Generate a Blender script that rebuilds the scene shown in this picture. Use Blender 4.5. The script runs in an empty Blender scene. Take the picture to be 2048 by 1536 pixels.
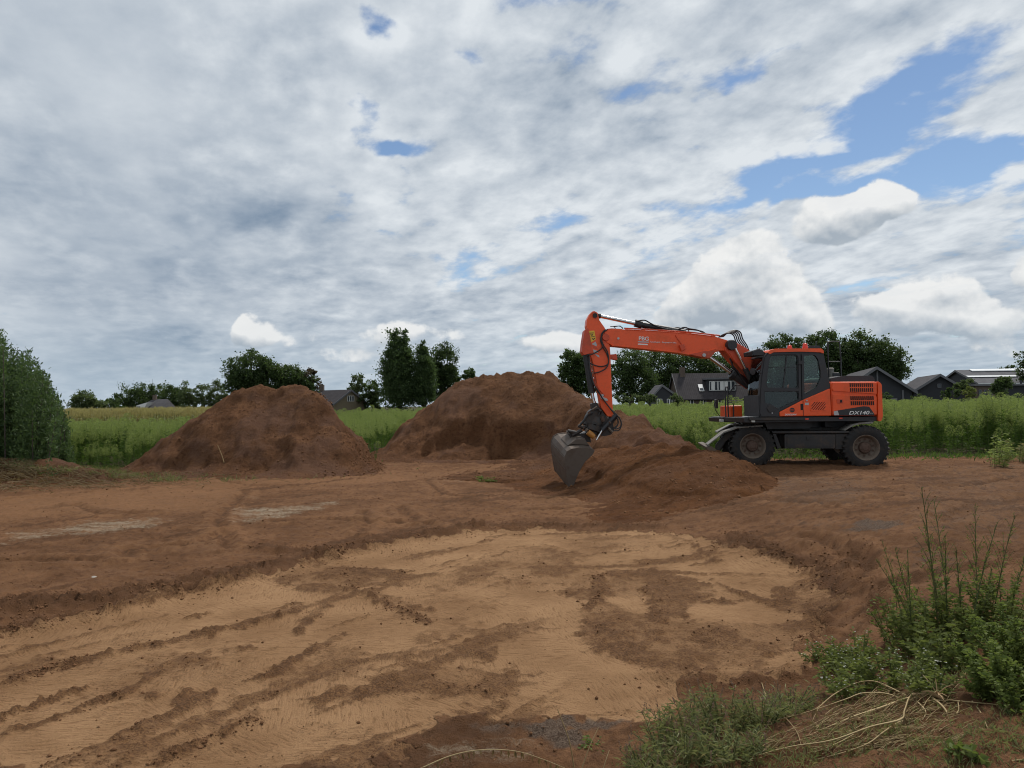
import bpy, bmesh, math, random
import numpy as np
from mathutils import Vector, Matrix, Euler
from mathutils.geometry import tessellate_polygon

random.seed(7)
rng = np.random.default_rng(11)
SC = bpy.context.scene
COL = SC.collection
RAD = math.radians

# ------------------------------------------------------------------ camera, light, exposure
F = 1490.0                      # focal length in pixels of a 2048 px wide picture
CAMH = 1.6
cam_data = bpy.data.cameras.new('camera')
cam_data.sensor_width = 36.0
cam_data.lens = F * 36.0 / 2048.0
cam_data.clip_start = 0.05
cam_data.clip_end = 9000.0
cam = bpy.data.objects.new('camera', cam_data)
cam.location = (0, 0, CAMH)
PITCH, ROLL = 1.65, 0.6
CAM_R = Matrix.Rotation(RAD(90 + PITCH), 3, 'X') @ Matrix.Rotation(RAD(-ROLL), 3, 'Z')
cam.rotation_euler = CAM_R.to_euler()
COL.objects.link(cam)
SC.camera = cam
SC.view_settings.view_transform = 'Standard'
SC.view_settings.look = 'None'
SC.view_settings.exposure = 0.0
SC.view_settings.gamma = 1.0
SC.view_settings.use_curve_mapping = False
SC.render.engine = 'CYCLES'
SC.cycles.use_denoising = True
SC.cycles.pixel_filter_type = 'BLACKMAN_HARRIS'
SC.cycles.filter_width = 1.05
SC.cycles.max_bounces = 6
SC.cycles.diffuse_bounces = 3
SC.cycles.transparent_max_bounces = 12
SC.cycles.sample_clamp_indirect = 6.0

SUN_EL, SUN_AZ = 56.0, 28.0      # azimuth clockwise from +Y (the view direction)
sun_data = bpy.data.lights.new('sun', 'SUN')
sun_data.energy = 2.8
sun_data.angle = RAD(8)
sun_data.color = (1.0, 0.94, 0.86)
sun = bpy.data.objects.new('sun', sun_data)
sun_dir = Vector((math.sin(RAD(SUN_AZ)) * math.cos(RAD(SUN_EL)), math.cos(RAD(SUN_AZ)) * math.cos(RAD(SUN_EL)), math.sin(RAD(SUN_EL))))
sun.rotation_euler = sun_dir.to_track_quat('Z', 'Y').to_euler()
sun.location = (0, 0, 60)
COL.objects.link(sun)


def ray(px, py):
    d = CAM_R @ Vector(((px - 1024) / F, -(py - 768) / F, -1.0))
    return d


def at_z(px, py, z):
    d = ray(px, py)
    t = (z - CAMH) / d.z
    return Vector((d.x * t, d.y * t, z))


def at_y(px, py, Y):
    d = ray(px, py)
    t = Y / d.y
    return Vector((d.x * t, Y, CAMH + d.z * t))


class Nodes:
    """small helper to write node trees as expressions"""
    def __init__(self, tree):
        self.t = tree
        tree.nodes.clear()

    def n(self, typ, **kw):
        nd = self.t.nodes.new(typ)
        for k, v in kw.items():
            setattr(nd, k, v)
        return nd

    def put(self, sock, v):
        if isinstance(v, bpy.types.NodeSocket):
            self.t.links.new(v, sock)
        elif v is not None:
            if sock.type in ('RGBA',) and len(v) == 3:
                v = (*v, 1)
            sock.default_value = v

    def m(self, op, a, b=None, c=None, clamp=False):
        nd = self.n('ShaderNodeMath', operation=op, use_clamp=clamp)
        for i, v in enumerate((a, b, c)):
            if v is not None:
                self.put(nd.inputs[i], v)
        return nd.outputs[0]

    def add(self, *v):
        r = v[0]
        for q in v[1:]:
            r = self.m('ADD', r, q)
        return r

    def mul(self, *v):
        r = v[0]
        for q in v[1:]:
            r = self.m('MULTIPLY', r, q)
        return r

    def sub(self, a, b):
        return self.m('SUBTRACT', a, b)

    def vm(self, op, a, b=None):
        nd = self.n('ShaderNodeVectorMath', operation=op)
        self.put(nd.inputs[0], a)
        if b is not None:
            self.put(nd.inputs[1], b)
        return nd.outputs['Value'] if op in ('DOT_PRODUCT', 'LENGTH', 'DISTANCE') else nd.outputs[0]

    def xyz(self, x, y, z=0.0):
        nd = self.n('ShaderNodeCombineXYZ')
        for i, v in enumerate((x, y, z)):
            self.put(nd.inputs[i], v)
        return nd.outputs[0]

    def sep(self, v):
        nd = self.n('ShaderNodeSeparateXYZ')
        self.put(nd.inputs[0], v)
        return nd.outputs

    def noise(self, vec, scale=5.0, detail=4.0, rough=0.5, dist=0.0, lac=2.0):
        nd = self.n('ShaderNodeTexNoise')
        if vec is not None:
            self.put(nd.inputs['Vector'], vec)
        for k, v in (('Scale', scale), ('Detail', detail), ('Roughness', rough), ('Distortion', dist), ('Lacunarity', lac)):
            nd.inputs[k].default_value = v
        return nd.outputs[0]

    def step(self, v, lo, hi, o0=0.0, o1=1.0):
        nd = self.n('ShaderNodeMapRange', interpolation_type='SMOOTHSTEP')
        for i, q in enumerate((v, lo, hi, o0, o1)):
            self.put(nd.inputs[i], q)
        return nd.outputs[0]

    def lin(self, v, lo, hi, o0=0.0, o1=1.0):
        nd = self.n('ShaderNodeMapRange')
        for i, q in enumerate((v, lo, hi, o0, o1)):
            self.put(nd.inputs[i], q)
        return nd.outputs[0]

    def mix(self, fac, a, b, blend='MIX'):
        nd = self.n('ShaderNodeMix', data_type='RGBA', blend_type=blend)
        self.put(nd.inputs[0], fac)
        self.put(nd.inputs[6], a)
        self.put(nd.inputs[7], b)
        return nd.outputs[2]

    def attr(self, name):
        return self.n('ShaderNodeAttribute', attribute_name=name)

    def bump(self, height, strength=0.5, dist=0.02):
        nd = self.n('ShaderNodeBump')
        nd.inputs['Strength'].default_value = strength
        nd.inputs['Distance'].default_value = dist
        self.put(nd.inputs['Height'], height)
        return nd.outputs[0]

    def pos(self):
        return self.n('ShaderNodeNewGeometry').outputs['Position']

    def obj(self):
        return self.n('ShaderNodeTexCoord').outputs['Object']


# ------------------------------------------------------------------ sky: physical sky with cloud layers (all in world directions)
def build_world():
    w = bpy.data.worlds.new('World')
    SC.world = w
    w.use_nodes = True
    w.cycles.sampling_method = 'MANUAL'
    w.cycles.sample_map_resolution = 512
    N = Nodes(w.node_tree)
    d = N.n('ShaderNodeTexCoord').outputs['Generated']
    x, y, z = N.sep(d)[:3]
    zc = N.add(N.m('MAXIMUM', z, 0.0), 0.17)
    u, v = N.m('DIVIDE', x, zc), N.m('DIVIDE', y, zc)
    a = N.add(N.mul(u, -0.36), N.mul(v, 0.93))
    b = N.add(N.mul(u, 0.93), N.mul(v, 0.36))
    yy = N.m('MAXIMUM', y, 0.06)
    q = N.xyz(N.m('DIVIDE', x, yy), N.m('DIVIDE', z, yy), 0.0)
    # warp so that no blob has a clean edge
    wn = N.n('ShaderNodeTexNoise')
    N.put(wn.inputs['Vector'], N.vm('MULTIPLY', q, (1, 1.5, 1)))
    wn.inputs['Scale'].default_value = 9.0
    wn.inputs['Detail'].default_value = 4.0
    wq = N.vm('ADD', q, N.vm('MULTIPLY', N.vm('SUBTRACT', wn.outputs[1], (0.5, 0.5, 0.5)), (0.15, 0.10, 0)))

    def blob(px, py, rx, ry, vec=None, rot=0.0):
        c = ((px - 1024) / F, (811 - py) / F, 0)
        e = N.vm('SUBTRACT', wq if vec is None else vec, c)
        if rot:
            rn = N.n('ShaderNodeVectorRotate', rotation_type='Z_AXIS')
            N.put(rn.inputs['Vector'], e)
            rn.inputs['Angle'].default_value = RAD(-rot)
            e = rn.outputs[0]
        e = N.vm('MULTIPLY', e, (F / rx, F / ry, 0))
        return N.m('POWER', 2.718, N.mul(N.vm('DOT_PRODUCT', e, e), -1.0))

    def blobs(lst, vec=None):
        r = None
        for it in lst:
            wgt = it[4] if len(it) > 4 else 1.0
            g = blob(*it[:4], vec=vec, rot=(it[5] if len(it) > 5 else 0))
            if wgt != 1.0:
                g = N.mul(g, wgt)
            r = g if r is None else N.add(r, g)
        return r

    # broken layer: puffs drawn out along the wind
    pl = N.xyz(N.mul(a, 0.72), b, 0.3)
    pw = N.n('ShaderNodeTexNoise')
    N.put(pw.inputs['Vector'], pl)
    pw.inputs['Scale'].default_value = 3.0
    pw.inputs['Detail'].default_value = 3.0
    plw = N.vm('ADD', pl, N.vm('MULTIPLY', N.vm('SUBTRACT', pw.outputs[1], (0.5, 0.5, 0.5)), (0.22, 0.22, 0)))
    n1 = N.noise(plw, 2.9, 7, 0.55, 0.0)
    n1s = N.noise(N.vm('ADD', plw, (0.03, 0.05, 0.0)), 2.9, 3, 0.5, 0.0)
    n0 = N.noise(N.xyz(a, b, 4.0), 0.75, 2, 0.5, 0.0)
    # rounded cells: small heaps of the layer
    vo = N.n('ShaderNodeTexVoronoi', feature='SMOOTH_F1')
    N.put(vo.inputs['Vector'], N.vm('ADD', plw, N.vm('MULTIPLY', N.vm('SUBTRACT', pw.outputs[1], (0.5, 0.5, 0.5)), (0.25, 0.25, 0))))
    vo.inputs['Scale'].default_value = 6.5
    vo.inputs['Smoothness'].default_value = 0.6
    cell = N.lin(vo.outputs['Distance'], 0.05, 0.75, 0.5, -0.5)
    n2 = N.noise(N.xyz(N.mul(a, 0.85), b, 8.0), 11.0, 6, 0.58, 0.0)
    clear = blobs([(745, 60, 70, 45, 1.1), (715, 195, 45, 60, .85), (765, 275, 70, 22, .85), (945, 100, 40, 20, .4),
                   (1960, 325, 125, 58, 1.15, 14), (1890, 140, 190, 40, .62, 26), (1690, 310, 300, 26, .65, 22), (1590, 100, 110, 26, .6, 30),
                   (1500, 365, 210, 20, .55, 18), (1440, 175, 60, 22, .5, 25), (1620, 400, 210, 20, .75, 17), (1400, 0, 150, 14, .35),
                   (1960, 40, 80, 30, .45, 30), (1130, 5, 60, 16, .3), (870, 560, 90, 20, .2), (1780, 245, 80, 40, .45), (1480, 270, 220, 14, .35, 18), (1750, 220, 430, 190, .34), (1040, 115, 130, 70, -.55), (1080, 20, 150, 40, -.3), (1400, 185, 70, 40, -.35), (820, 460, 90, 40, -.3)])
    cov = N.add(N.mul(N.sub(n1, 0.5), 1.9), N.mul(N.sub(n0, 0.5), 0.35), N.mul(N.sub(n2, 0.5), 0.75), N.mul(cell, .46), 0.75)
    cov = N.add(cov, N.lin(N.sep(q)[0], -0.05, -0.35, 0.0, 0.30))        # closed cover on the left
    cov = N.sub(cov, N.mul(clear, 0.66))
    dens = N.step(cov, 0.12, 0.52)
    thick = N.step(cov, 0.45, 1.1)
    dark = blobs([(300, 440, 320, 120, .85, -8), (70, 280, 170, 150, .45), (560, 430, 190, 50, .6, -10), (270, 690, 240, 50, .9), (640, 400, 120, 70, .35),
                  (1200, 185, 110, 50, .4), (1280, 275, 90, 40, .4), (1660, 600, 130, 60, .3), (150, 580, 280, 50, .45), (760, 640, 260, 50, .25), (1650, 730, 400, 60, .45), (30, 60, 200, 150, .3)])
    soft = N.lin(N.sep(q)[0], -0.55, 0.05, 0.45, 1.0)      # the cloud is smoother towards the left
    relief = N.mul(N.sub(n1, n1s), 2.2, soft)
    sh = N.add(0.82, N.mul(thick, -0.16), N.mul(dark, -0.42), relief, N.mul(N.sub(n2, 0.5), 1.25, soft), N.mul(cell, .40, soft), N.mul(N.sub(n0, 0.5), -0.35))
    sh = N.m('MINIMUM', N.m('MAXIMUM', sh, 0.0), 1.0)
    ccol = N.mix(sh, (0.22, 0.295, 0.395), (0.74, 0.785, 0.825))
    # low air near the horizon
    low = N.step(z, 0.0, 0.15, 1.0, 0.0)
    hcol = N.mix(N.noise(N.vm('MULTIPLY', d, (3, 3, 20)), 1.6, 4, 0.5), (0.27, 0.385, 0.50), (0.54, 0.63, 0.70))
    ccol = N.mix(N.mul(low, 0.62), ccol, hcol)
    dens = N.m('MAXIMUM', dens, N.mul(low, 0.85))
    # heaped clouds
    nc = N.noise(N.vm('MULTIPLY', d, (1, 1, 1.15)), 15.0, 6, 0.55, 0.0)
    ncs = N.noise(N.vm('ADD', N.vm('MULTIPLY', d, (1, 1, 1.15)), (0.003, 0.0, 0.010)), 15.0, 3, 0.5, 0.0)
    CL = [(1715, 425, 85, 48, 1.0), (1790, 405, 60, 34, .85), (1655, 455, 45, 36, .7), (1850, 420, 60, 24, .35),
          (1525, 520, 62, 60, .95), (1435, 545, 70, 48, .85), (1490, 615, 150, 60, .95), (1590, 655, 75, 40, .85), (1400, 610, 80, 50, .6),
          (1775, 600, 52, 40, .95), (1905, 575, 70, 32, .9), (1850, 630, 130, 42, .9), (1970, 655, 90, 36, .7), (1790, 660, 80, 30, .5),
          (500, 655, 60, 30, .72), (490, 632, 24, 20, .6), (580, 675, 80, 20, .45), (790, 665, 90, 26, .62), (1080, 675, 90, 24, .52), (900, 672, 60, 20, .4), (690, 708, 80, 16, .55), (1990, 705, 80, 24, .5), (2060, 560, 30, 50, .7), (1130, 700, 120, 20, .5)]
    wc = N.vm('ADD', q, N.vm('MULTIPLY', N.vm('SUBTRACT', wn.outputs[1], (0.5, 0.5, 0.5)), (0.07, 0.055, 0)))
    g = blobs(CL, wc)
    gs = blobs(CL, N.vm('ADD', wc, (0.004, 0.016, 0)))
    f = N.add(g, N.mul(N.sub(nc, 0.5), 2.0, N.step(g, .08, .45)))
    dc = N.step(f, 0.38, 0.62)
    lit = N.add(0.60, N.mul(N.sub(g, gs), 1.3), N.mul(N.sub(nc, ncs), 2.4), N.mul(N.sub(nc, .5), .5), N.mul(N.step(g, .7, 1.6), -.25))
    kcol = N.mix(N.m('MINIMUM', N.m('MAXIMUM', lit, 0.0), 1.0), (0.36, 0.42, 0.485), (0.90, 0.90, 0.885))
    body = N.step(f, 0.5, 1.1)
    kcol = N.mix(N.mul(low, 0.25), kcol, hcol)
    col = N.mix(N.mul(dc, 0.85), ccol, kcol)
    total = N.m('MAXIMUM', dens, N.mul(dc, 0.97))

    sky = N.n('ShaderNodeTexSky', sky_type='NISHITA')
    sky.sun_disc = False
    sky.sun_elevation = RAD(SUN_EL)
    sky.sun_rotation = RAD(SUN_AZ)
    sky.air_density = 1.0
    sky.dust_density = 0.1
    sky.ozone_density = 2.5
    bg1 = N.n('ShaderNodeBackground')
    N.put(bg1.inputs[0], sky.outputs[0])
    bg1.inputs[1].default_value = 0.095
    bg2 = N.n('ShaderNodeBackground')
    N.put(bg2.inputs[0], col)
    bg2.inputs[1].default_value = 1.0
    mx = N.n('ShaderNodeMixShader')
    N.put(mx.inputs[0], total)
    N.put(mx.inputs[1], bg1.outputs[0])
    N.put(mx.inputs[2], bg2.outputs[0])
    out = N.n('ShaderNodeOutputWorld')
    N.put(out.inputs[0], mx.outputs[0])


build_world()


# ------------------------------------------------------------------ mesh helpers
def tag(o, label=None, cat=None, group=None, kind=None):
    for k, v in (('label', label), ('category', cat), ('group', group), ('kind', kind)):
        if v:
            o[k] = v
    return o


def link(name, me, mat=None, parent=None):
    o = bpy.data.objects.new(name, me)
    COL.objects.link(o)
    if mat is not None:
        for mm in (mat if isinstance(mat, (list, tuple)) else [mat]):
            me.materials.append(mm)
    if parent is not None:
        o.parent = parent
        if me is not None and parent.type == 'EMPTY':
            o.matrix_parent_inverse = Matrix.Identity(4)
    return o


def np_mesh(name, V, Fc, k, smooth=False, attrs=None, matidx=None):
    """mesh from numpy: V (n,3), Fc (m,k) faces of k corners each"""
    me = bpy.data.meshes.new(name)
    V = np.ascontiguousarray(V, dtype=np.float32)
    Fc = np.ascontiguousarray(Fc, dtype=np.int32)
    m = len(Fc)
    me.vertices.add(len(V))
    me.vertices.foreach_set('co', V.ravel())
    me.loops.add(m * k)
    me.loops.foreach_set('vertex_index', Fc.ravel())
    me.polygons.add(m)
    me.polygons.foreach_set('loop_start', np.arange(0, m * k, k, dtype=np.int32))
    if smooth:
        me.polygons.foreach_set('use_smooth', np.ones(m, dtype=bool))
    if matidx is not None:
        me.polygons.foreach_set('material_index', np.asarray(matidx, dtype=np.int32))
    if attrs:
        for an, av in attrs.items():
            av = np.asarray(av, dtype=np.float32)
            if av.ndim == 2:
                at = me.attributes.new(an, 'FLOAT_COLOR', 'POINT')
                at.data.foreach_set('color', av.ravel())
            else:
                at = me.attributes.new(an, 'FLOAT', 'POINT')
                at.data.foreach_set('value', av)
    me.update(calc_edges=True)
    me.validate()
    return me


def _hash(ix, iy, seed):
    h = (ix.astype(np.int64) * 374761393 + iy.astype(np.int64) * 668265263 + seed * 974634541) & 0x7fffffff
    h = ((h ^ (h >> 13)) * 1274126177) & 0x7fffffff
    h = (h ^ (h >> 16)) & 0xffff
    return h / 65535.0


def vnoise(x, y, seed=0):
    xi, yi = np.floor(x), np.floor(y)
    fx, fy = x - xi, y - yi
    fx = fx * fx * fx * (fx * (fx * 6 - 15) + 10)
    fy = fy * fy * fy * (fy * (fy * 6 - 15) + 10)
    xi, yi = xi.astype(np.int64), yi.astype(np.int64)
    a, b = _hash(xi, yi, seed), _hash(xi + 1, yi, seed)
    c, d = _hash(xi, yi + 1, seed), _hash(xi + 1, yi + 1, seed)
    return (a + (b - a) * fx) * (1 - fy) + (c + (d - c) * fx) * fy - 0.5


def fbm(x, y, scale=1.0, octv=4, seed=0, gain=0.5):
    r = np.zeros_like(x)
    amp, f = 1.0, scale
    for o in range(octv):
        r += amp * vnoise(x * f + 17.3 * o, y * f - 9.1 * o, seed + o * 7)
        amp *= gain
        f *= 2.03
    return r


def sstep(v, lo, hi):
    t = np.clip((v - lo) / (hi - lo), 0, 1)
    return t * t * (3 - 2 * t)


def seg_dist(x, y, pts):
    """distance of many points to a polyline, and the position along it"""
    best = np.full(x.shape, 1e9)
    for (ax, ay), (bx, by) in zip(pts[:-1], pts[1:]):
        dx, dy = bx - ax, by - ay
        L = dx * dx + dy * dy + 1e-9
        t = np.clip(((x - ax) * dx + (y - ay) * dy) / L, 0, 1)
        best = np.minimum(best, np.hypot(x - ax - t * dx, y - ay - t * dy))
    return best


def poly_sd(x, y, pts):
    """signed distance to a polygon, positive inside"""
    P = list(pts) + [pts[0]]
    d = seg_dist(x, y, P)
    ins = np.zeros(x.shape, dtype=bool)
    for (ax, ay), (bx, by) in zip(P[:-1], P[1:]):
        c = ((ay > y) != (by > y))
        with np.errstate(divide='ignore', invalid='ignore'):
            xx = (bx - ax) * (y - ay) / (by - ay + 1e-12) + ax
        ins ^= c & (x < xx)
    return np.where(ins, d, -d)


# ------------------------------------------------------------------ terrain height: smooth surface through measured spots
SPOTS = [(0, 1536, -.5), (300, 1500, -.5), (700, 1500, -.5), (0, 1300, -.5), (400, 1250, -.5), (800, 1300, -.5), (1200, 1350, -.5), (1480, 1250, -.5), (1300, 1110, -.5), (1000, 1110, -.5), (600, 1160, -.5), (1550, 1180, -.5),
         (0, 1150, -.43), (300, 1080, -.42), (700, 1030, -.42), (0, 1020, -.38), (400, 985, -.38), (800, 975, -.38), (1050, 1000, -.5), (1140, 978, -.62), (1170, 990, -.6), (1100, 965, -.58), (1250, 1040, -.5),
         (0, 955, -.3), (200, 930, -.35), (730, 940, -.36), (950, 930, -.36),
         (1560, 942, 0), (1500, 938, 0), (1735, 939, 0), (2000, 945, 0), (1400, 930, -.12), (1700, 1000, -.03), (1900, 1000, -.02), (1650, 1050, -.14), (1800, 1080, -.10), (2000, 1080, -.04), (1720, 1130, -.28), (1660, 1130, -.37), (1690, 1190, -.41), (1650, 1250, -.49),
         (1740, 1180, -.34), (1700, 1260, -.42), (1790, 1250, -.29), (1900, 1250, -.14), (1700, 1330, -.38), (1800, 1350, -.24), (2000, 1380, -.10), (1500, 1440, -.36), (1620, 1400, -.33), (1350, 1500, -.42), (1600, 1500, -.26), (1900, 1500, -.12), (1250, 1530, -.46), (1080, 1530, -.5), (1380, 1400, -.48)]


class Terrain:
    def __init__(self):
        P = [at_z(*s) for s in SPOTS]
        pts = [(p.x, p.y, p.z) for p in P]
        pts += [(-60, 60, -.4), (-25, 40, -.38), (0, 60, -.2), (25, 40, 0), (60, 60, 0), (0, 120, -.2), (-80, 140, -.6), (90, 140, 0), (-25, 8, -.5), (-14, 3, -.5), (14, 8, .0), (10, 3, .0), (5, 2, -.1), (0, 1.5, -.4), (-4, 1, -.5), (0, -6, 0), (-20, -6, -.3), (20, -6, .1), (20, 18, .02), (-25, 20, -.3)]
        A = np.array(pts)
        self.c = A[:, :2]
        n = len(A)
        K = self._phi(np.hypot(self.c[:, None, 0] - self.c[None, :, 0], self.c[:, None, 1] - self.c[None, :, 1]))
        K -= np.eye(n) * 0.12
        Pm = np.hstack([np.ones((n, 1)), self.c])
        M = np.block([[K, Pm], [Pm.T, np.zeros((3, 3))]])
        self.w = np.linalg.solve(M, np.concatenate([A[:, 2], np.zeros(3)]))

    @staticmethod
    def _phi(r):
        return np.sqrt(r * r + 0.5)                # smooth kernel

    def __call__(self, x, y):
        x, y = np.asarray(x, float), np.asarray(y, float)
        sh = x.shape
        x, y = x.ravel(), y.ravel()
        n = len(self.c)
        r = self.w[n] + self.w[n + 1] * x + self.w[n + 2] * y
        for i in range(n):
            r = r + self.w[i] * np.hypot(x - self.c[i, 0], y - self.c[i, 1])
        far = sstep(np.hypot(x, y), 120, 260)
        r = np.clip(r, -0.8, 0.25) * (1 - far) - 0.4 * far
        return r.reshape(sh)


TER = Terrain()


def hit(px, py):
    """world point where the view line through a pixel of the photograph meets the terrain"""
    z = -0.3
    for _ in range(12):
        p = at_z(px, py, z)
        z = 0.5 * z + 0.5 * float(TER(p.x, p.y))
    return at_z(px, py, z)


def W(pts):
    return [tuple(hit(*p)[:2]) for p in pts]


def ZA(*f):                                        # tracing of the left half, x2 enlarged
    return W([(f[i] / 2, 900 + f[i + 1] / 2) for i in range(0, len(f), 2)])


def ZB(*f):                                        # tracing of the right half
    return W([(1024 + f[i] / 2, 900 + f[i + 1] / 2) for i in range(0, len(f), 2)])


SAND_AREA = ZA(-700, 1000, 0, 750, 240, 692, 420, 657, 640, 602, 830, 556, 1060, 505, 1260, 452, 1600, 372, 1900, 332) + \
    ZB(100, 320, 380, 325, 600, 335, 740, 345, 900, 392, 1100, 452, 1190, 492, 1260, 550, 1290, 600, 1240, 680, 1250, 700, 1225, 760, 1180, 810, 1290, 838, 1100, 905, 900, 925, 720, 922, 700, 1005, 560, 1085, 0, 1082) + \
    ZA(1800, 1065, 1660, 1180, 1480, 1290, -900, 1290)
# darker soil left lying on the sand: (strength, edge, outline)
PATCH = [
    (.75, .10, ZA(1060, 520, 1260, 450, 1380, 470, 1690, 510, 1700, 545, 1400, 560, 1340, 600, 1180, 560)),
    (1.0, .05, ZA(1350, 470, 1560, 482, 1700, 515, 1620, 535, 1480, 510)),
    (1.0, .04, ZA(1360, 615, 1320, 600, 1200, 680, 1165, 742, 1215, 748, 1240, 695)),
    (1.0, .04, ZA(1330, 738, 1290, 768, 1120, 860, 980, 932, 1040, 940, 1150, 885, 1290, 800, 1400, 745)),
    (.55, .12, ZA(1330, 740, 1480, 750, 1450, 800, 1500, 880, 1350, 920, 1150, 940, 1060, 938, 1250, 860, 1270, 800)),
    (.9, .05, ZA(930, 800, 1010, 780, 1050, 800, 940, 815)),
    (.7, .10, ZA(520, 815, 800, 800, 900, 812, 830, 860, 650, 900, 580, 900, 540, 860)),
    (.9, .04, ZA(660, 890, 560, 965, 280, 1062, 130, 1112, 0, 1142, 0, 1128, 270, 1048, 540, 935, 600, 890)),
    (.85, .06, ZA(500, 1000, 590, 960, 700, 985, 760, 955, 800, 1000, 640, 1010)),
    (1.0, .04, ZA(880, 958, 740, 955, 640, 1060, 480, 1128, 380, 1190, 290, 1285, 400, 1285, 520, 1202, 640, 1122, 780, 1032, 870, 982)),
    (.9, .05, ZA(1020, 1018, 1100, 1040, 1000, 1092, 868, 1188, 960, 1085)),
    (.7, .12, ZA(1560, 818, 1720, 830, 1760, 870, 2048, 880, 2130, 905, 2048, 990, 1700, 990, 1640, 980, 1480, 1002, 1240, 1022, 1330, 955, 1560, 905, 1590, 870)),
    (1.0, .04, ZA(1600, 905, 1500, 930, 1340, 965, 1240, 1020, 1420, 1000, 1560, 965, 1640, 970)),
    (.85, .05, ZA(1370, 558, 1600, 595, 1690, 635, 1750, 608, 1730, 650, 1640, 650, 1560, 610)),
    (.6, .14, ZA(2048, 395, 1860, 450, 1720, 540, 1720, 600, 2048, 480)),
    (.5, .14, ZA(1700, 700, 1800, 650, 2048, 560, 2048, 605, 1850, 680, 1760, 760, 1690, 832, 1680, 780)),
    (.95, .05, ZA(1990, 770, 1860, 800, 1780, 840, 1960, 855)),
    (.6, .15, ZA(1500, 1190, 1640, 1160, 1690, 1210, 1600, 1285, 1180, 1285, 1300, 1210)),
    (.4, .2, ZA(1150, 1140, 1400, 1100, 1500, 1160, 1300, 1190)),
    (.62, .14, ZB(-60, 395, 130, 378, 310, 420, 230, 470, 360, 500, 300, 545, -60, 545, -120, 470)),
    (.55, .10, ZB(130, 330, 600, 340, 560, 400, 300, 400)),
    (.8, .10, ZB(230, 530, 350, 490, 560, 470, 750, 520, 850, 560, 740, 620, 700, 680, 900, 690, 1180, 690, 1260, 680, 1230, 760, 1150, 800, 1000, 850, 850, 870, 700, 890, 560, 880, 450, 850, 300, 810, 270, 740, 250, 690, 300, 610, 210, 590)),
    (1.0, .08, ZB(262, 690, 400, 672, 560, 820, 450, 842, 300, 805, 262, 740)),
    (.9, .06, ZB(570, 330, 690, 350, 850, 455, 720, 460, 790, 440, 680, 370)),
    (1.0, .06, ZB(860, 350, 1040, 415, 1200, 458, 1290, 520, 1330, 580, 1300, 610, 1230, 535, 1170, 492, 1000, 425)),
    (1.0, .04, ZB(780, 515, 960, 575, 1110, 625, 1180, 690, 1080, 660, 900, 585)),
    (.95, .07, ZB(1040, 550, 1200, 545, 1270, 598, 1340, 590, 1290, 665, 1180, 690, 1060, 640)),
    (1.0, .03, ZB(750, 605, 850, 603, 945, 620, 760, 624)),
    (.7, .04, ZB(270, 465, 400, 475, 900, 488, 1190, 498, 1180, 510, 900, 500, 400, 490)),
    (1.0, .05, ZB(700, 885, 850, 850, 830, 902, 720, 910)),
    (.8, .04, ZB(560, 1000, 700, 930, 1000, 925, 1150, 905, 1000, 945, 720, 940)),
    (.8, .05, ZB(960, 860, 1020, 840, 1010, 900, 930, 880)),
    (.5, .12, ZB(520, 850, 760, 880, 720, 920, 600, 930)),
]
HOLES = [(.8, .06, ZB(370, 590, 530, 590, 575, 640, 570, 672, 480, 645, 390, 620)), (.6, .08, ZB(1130, 555, 1230, 560, 1260, 600, 1150, 610)),
         (.7, .06, ZB(740, 620, 900, 628, 1060, 650, 1190, 680, 900, 692, 760, 672))]
ROWS = [(.05, ZA(-40, 950, 170, 890, 520, 805, 940, 712, 1180, 655)), (.03, ZA(0, 1075, 150, 1020, 360, 955)), (.03, ZA(230, 1070, 560, 960)),
        (.05, ZA(430, 660, 640, 605, 1000, 515)), (.04, ZA(1400, 560, 1700, 690)), (.03, ZA(780, 670, 850, 655)), (.03, ZA(640, 1250, 1000, 1090)),
        (.05, ZB(300, 640, 350, 590, 360, 510)), (.05, ZB(590, 690, 570, 600, 540, 560))]
RIDGES = [(.07, .28, ZA(-60, 640, 240, 620, 480, 600, 760, 545, 1060, 480, 1300, 430, 1600, 360, 1900, 318)), (.06, .22, ZB(-100, 318, 100, 308, 380, 312, 560, 320)),
          (.05, .14, ZA(-40, 745, 240, 690, 420, 655, 640, 600, 1000, 520)), (.06, .20, ZA(1060, 400, 1200, 420, 1340, 440)),
          (.05, .18, ZB(880, 350, 1040, 410, 1190, 455, 1300, 520, 1340, 585)), (.035, .15, ZB(1130, 395, 1330, 400, 1420, 440, 1410, 500)), (.06, .12, ZB(1460, 600, 1470, 660, 1440, 720)),
          (.05, .1, ZB(1270, 700, 1200, 780)), (.04, .12, ZB(600, 925, 1000, 905, 1300, 835)), (.03, .08, ZB(720, 940, 1000, 925, 1180, 895))]
GREY = [(1.0, .08, ZB(0, 1085, 520, 1092, 450, 1130, 200, 1182, 100, 1172, 60, 1110)), (.7, .1, ZB(-280, 1070, 0, 1085, 60, 1130, -60, 1170, -220, 1120)),
        (.8, .12, ZB(1330, 312, 1400, 278, 1570, 300, 1500, 335, 1340, 335)), (.45, .3, ZB(960, 275, 1340, 290, 1560, 330, 1300, 330, 1000, 310)), (.5, .3, ZB(1500, 380, 1900, 420, 1900, 560, 1540, 520)), (.42, .4, ZB(700, 1100, 1300, 870, 2100, 800, 2100, 1300, 300, 1300)), (.40, .5, ZB(1450, 60, 2300, 60, 2300, 420, 1500, 380)),
        (.48, .4, ZB(980, 120, 1500, 120, 1500, 260, 980, 240))]
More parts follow.
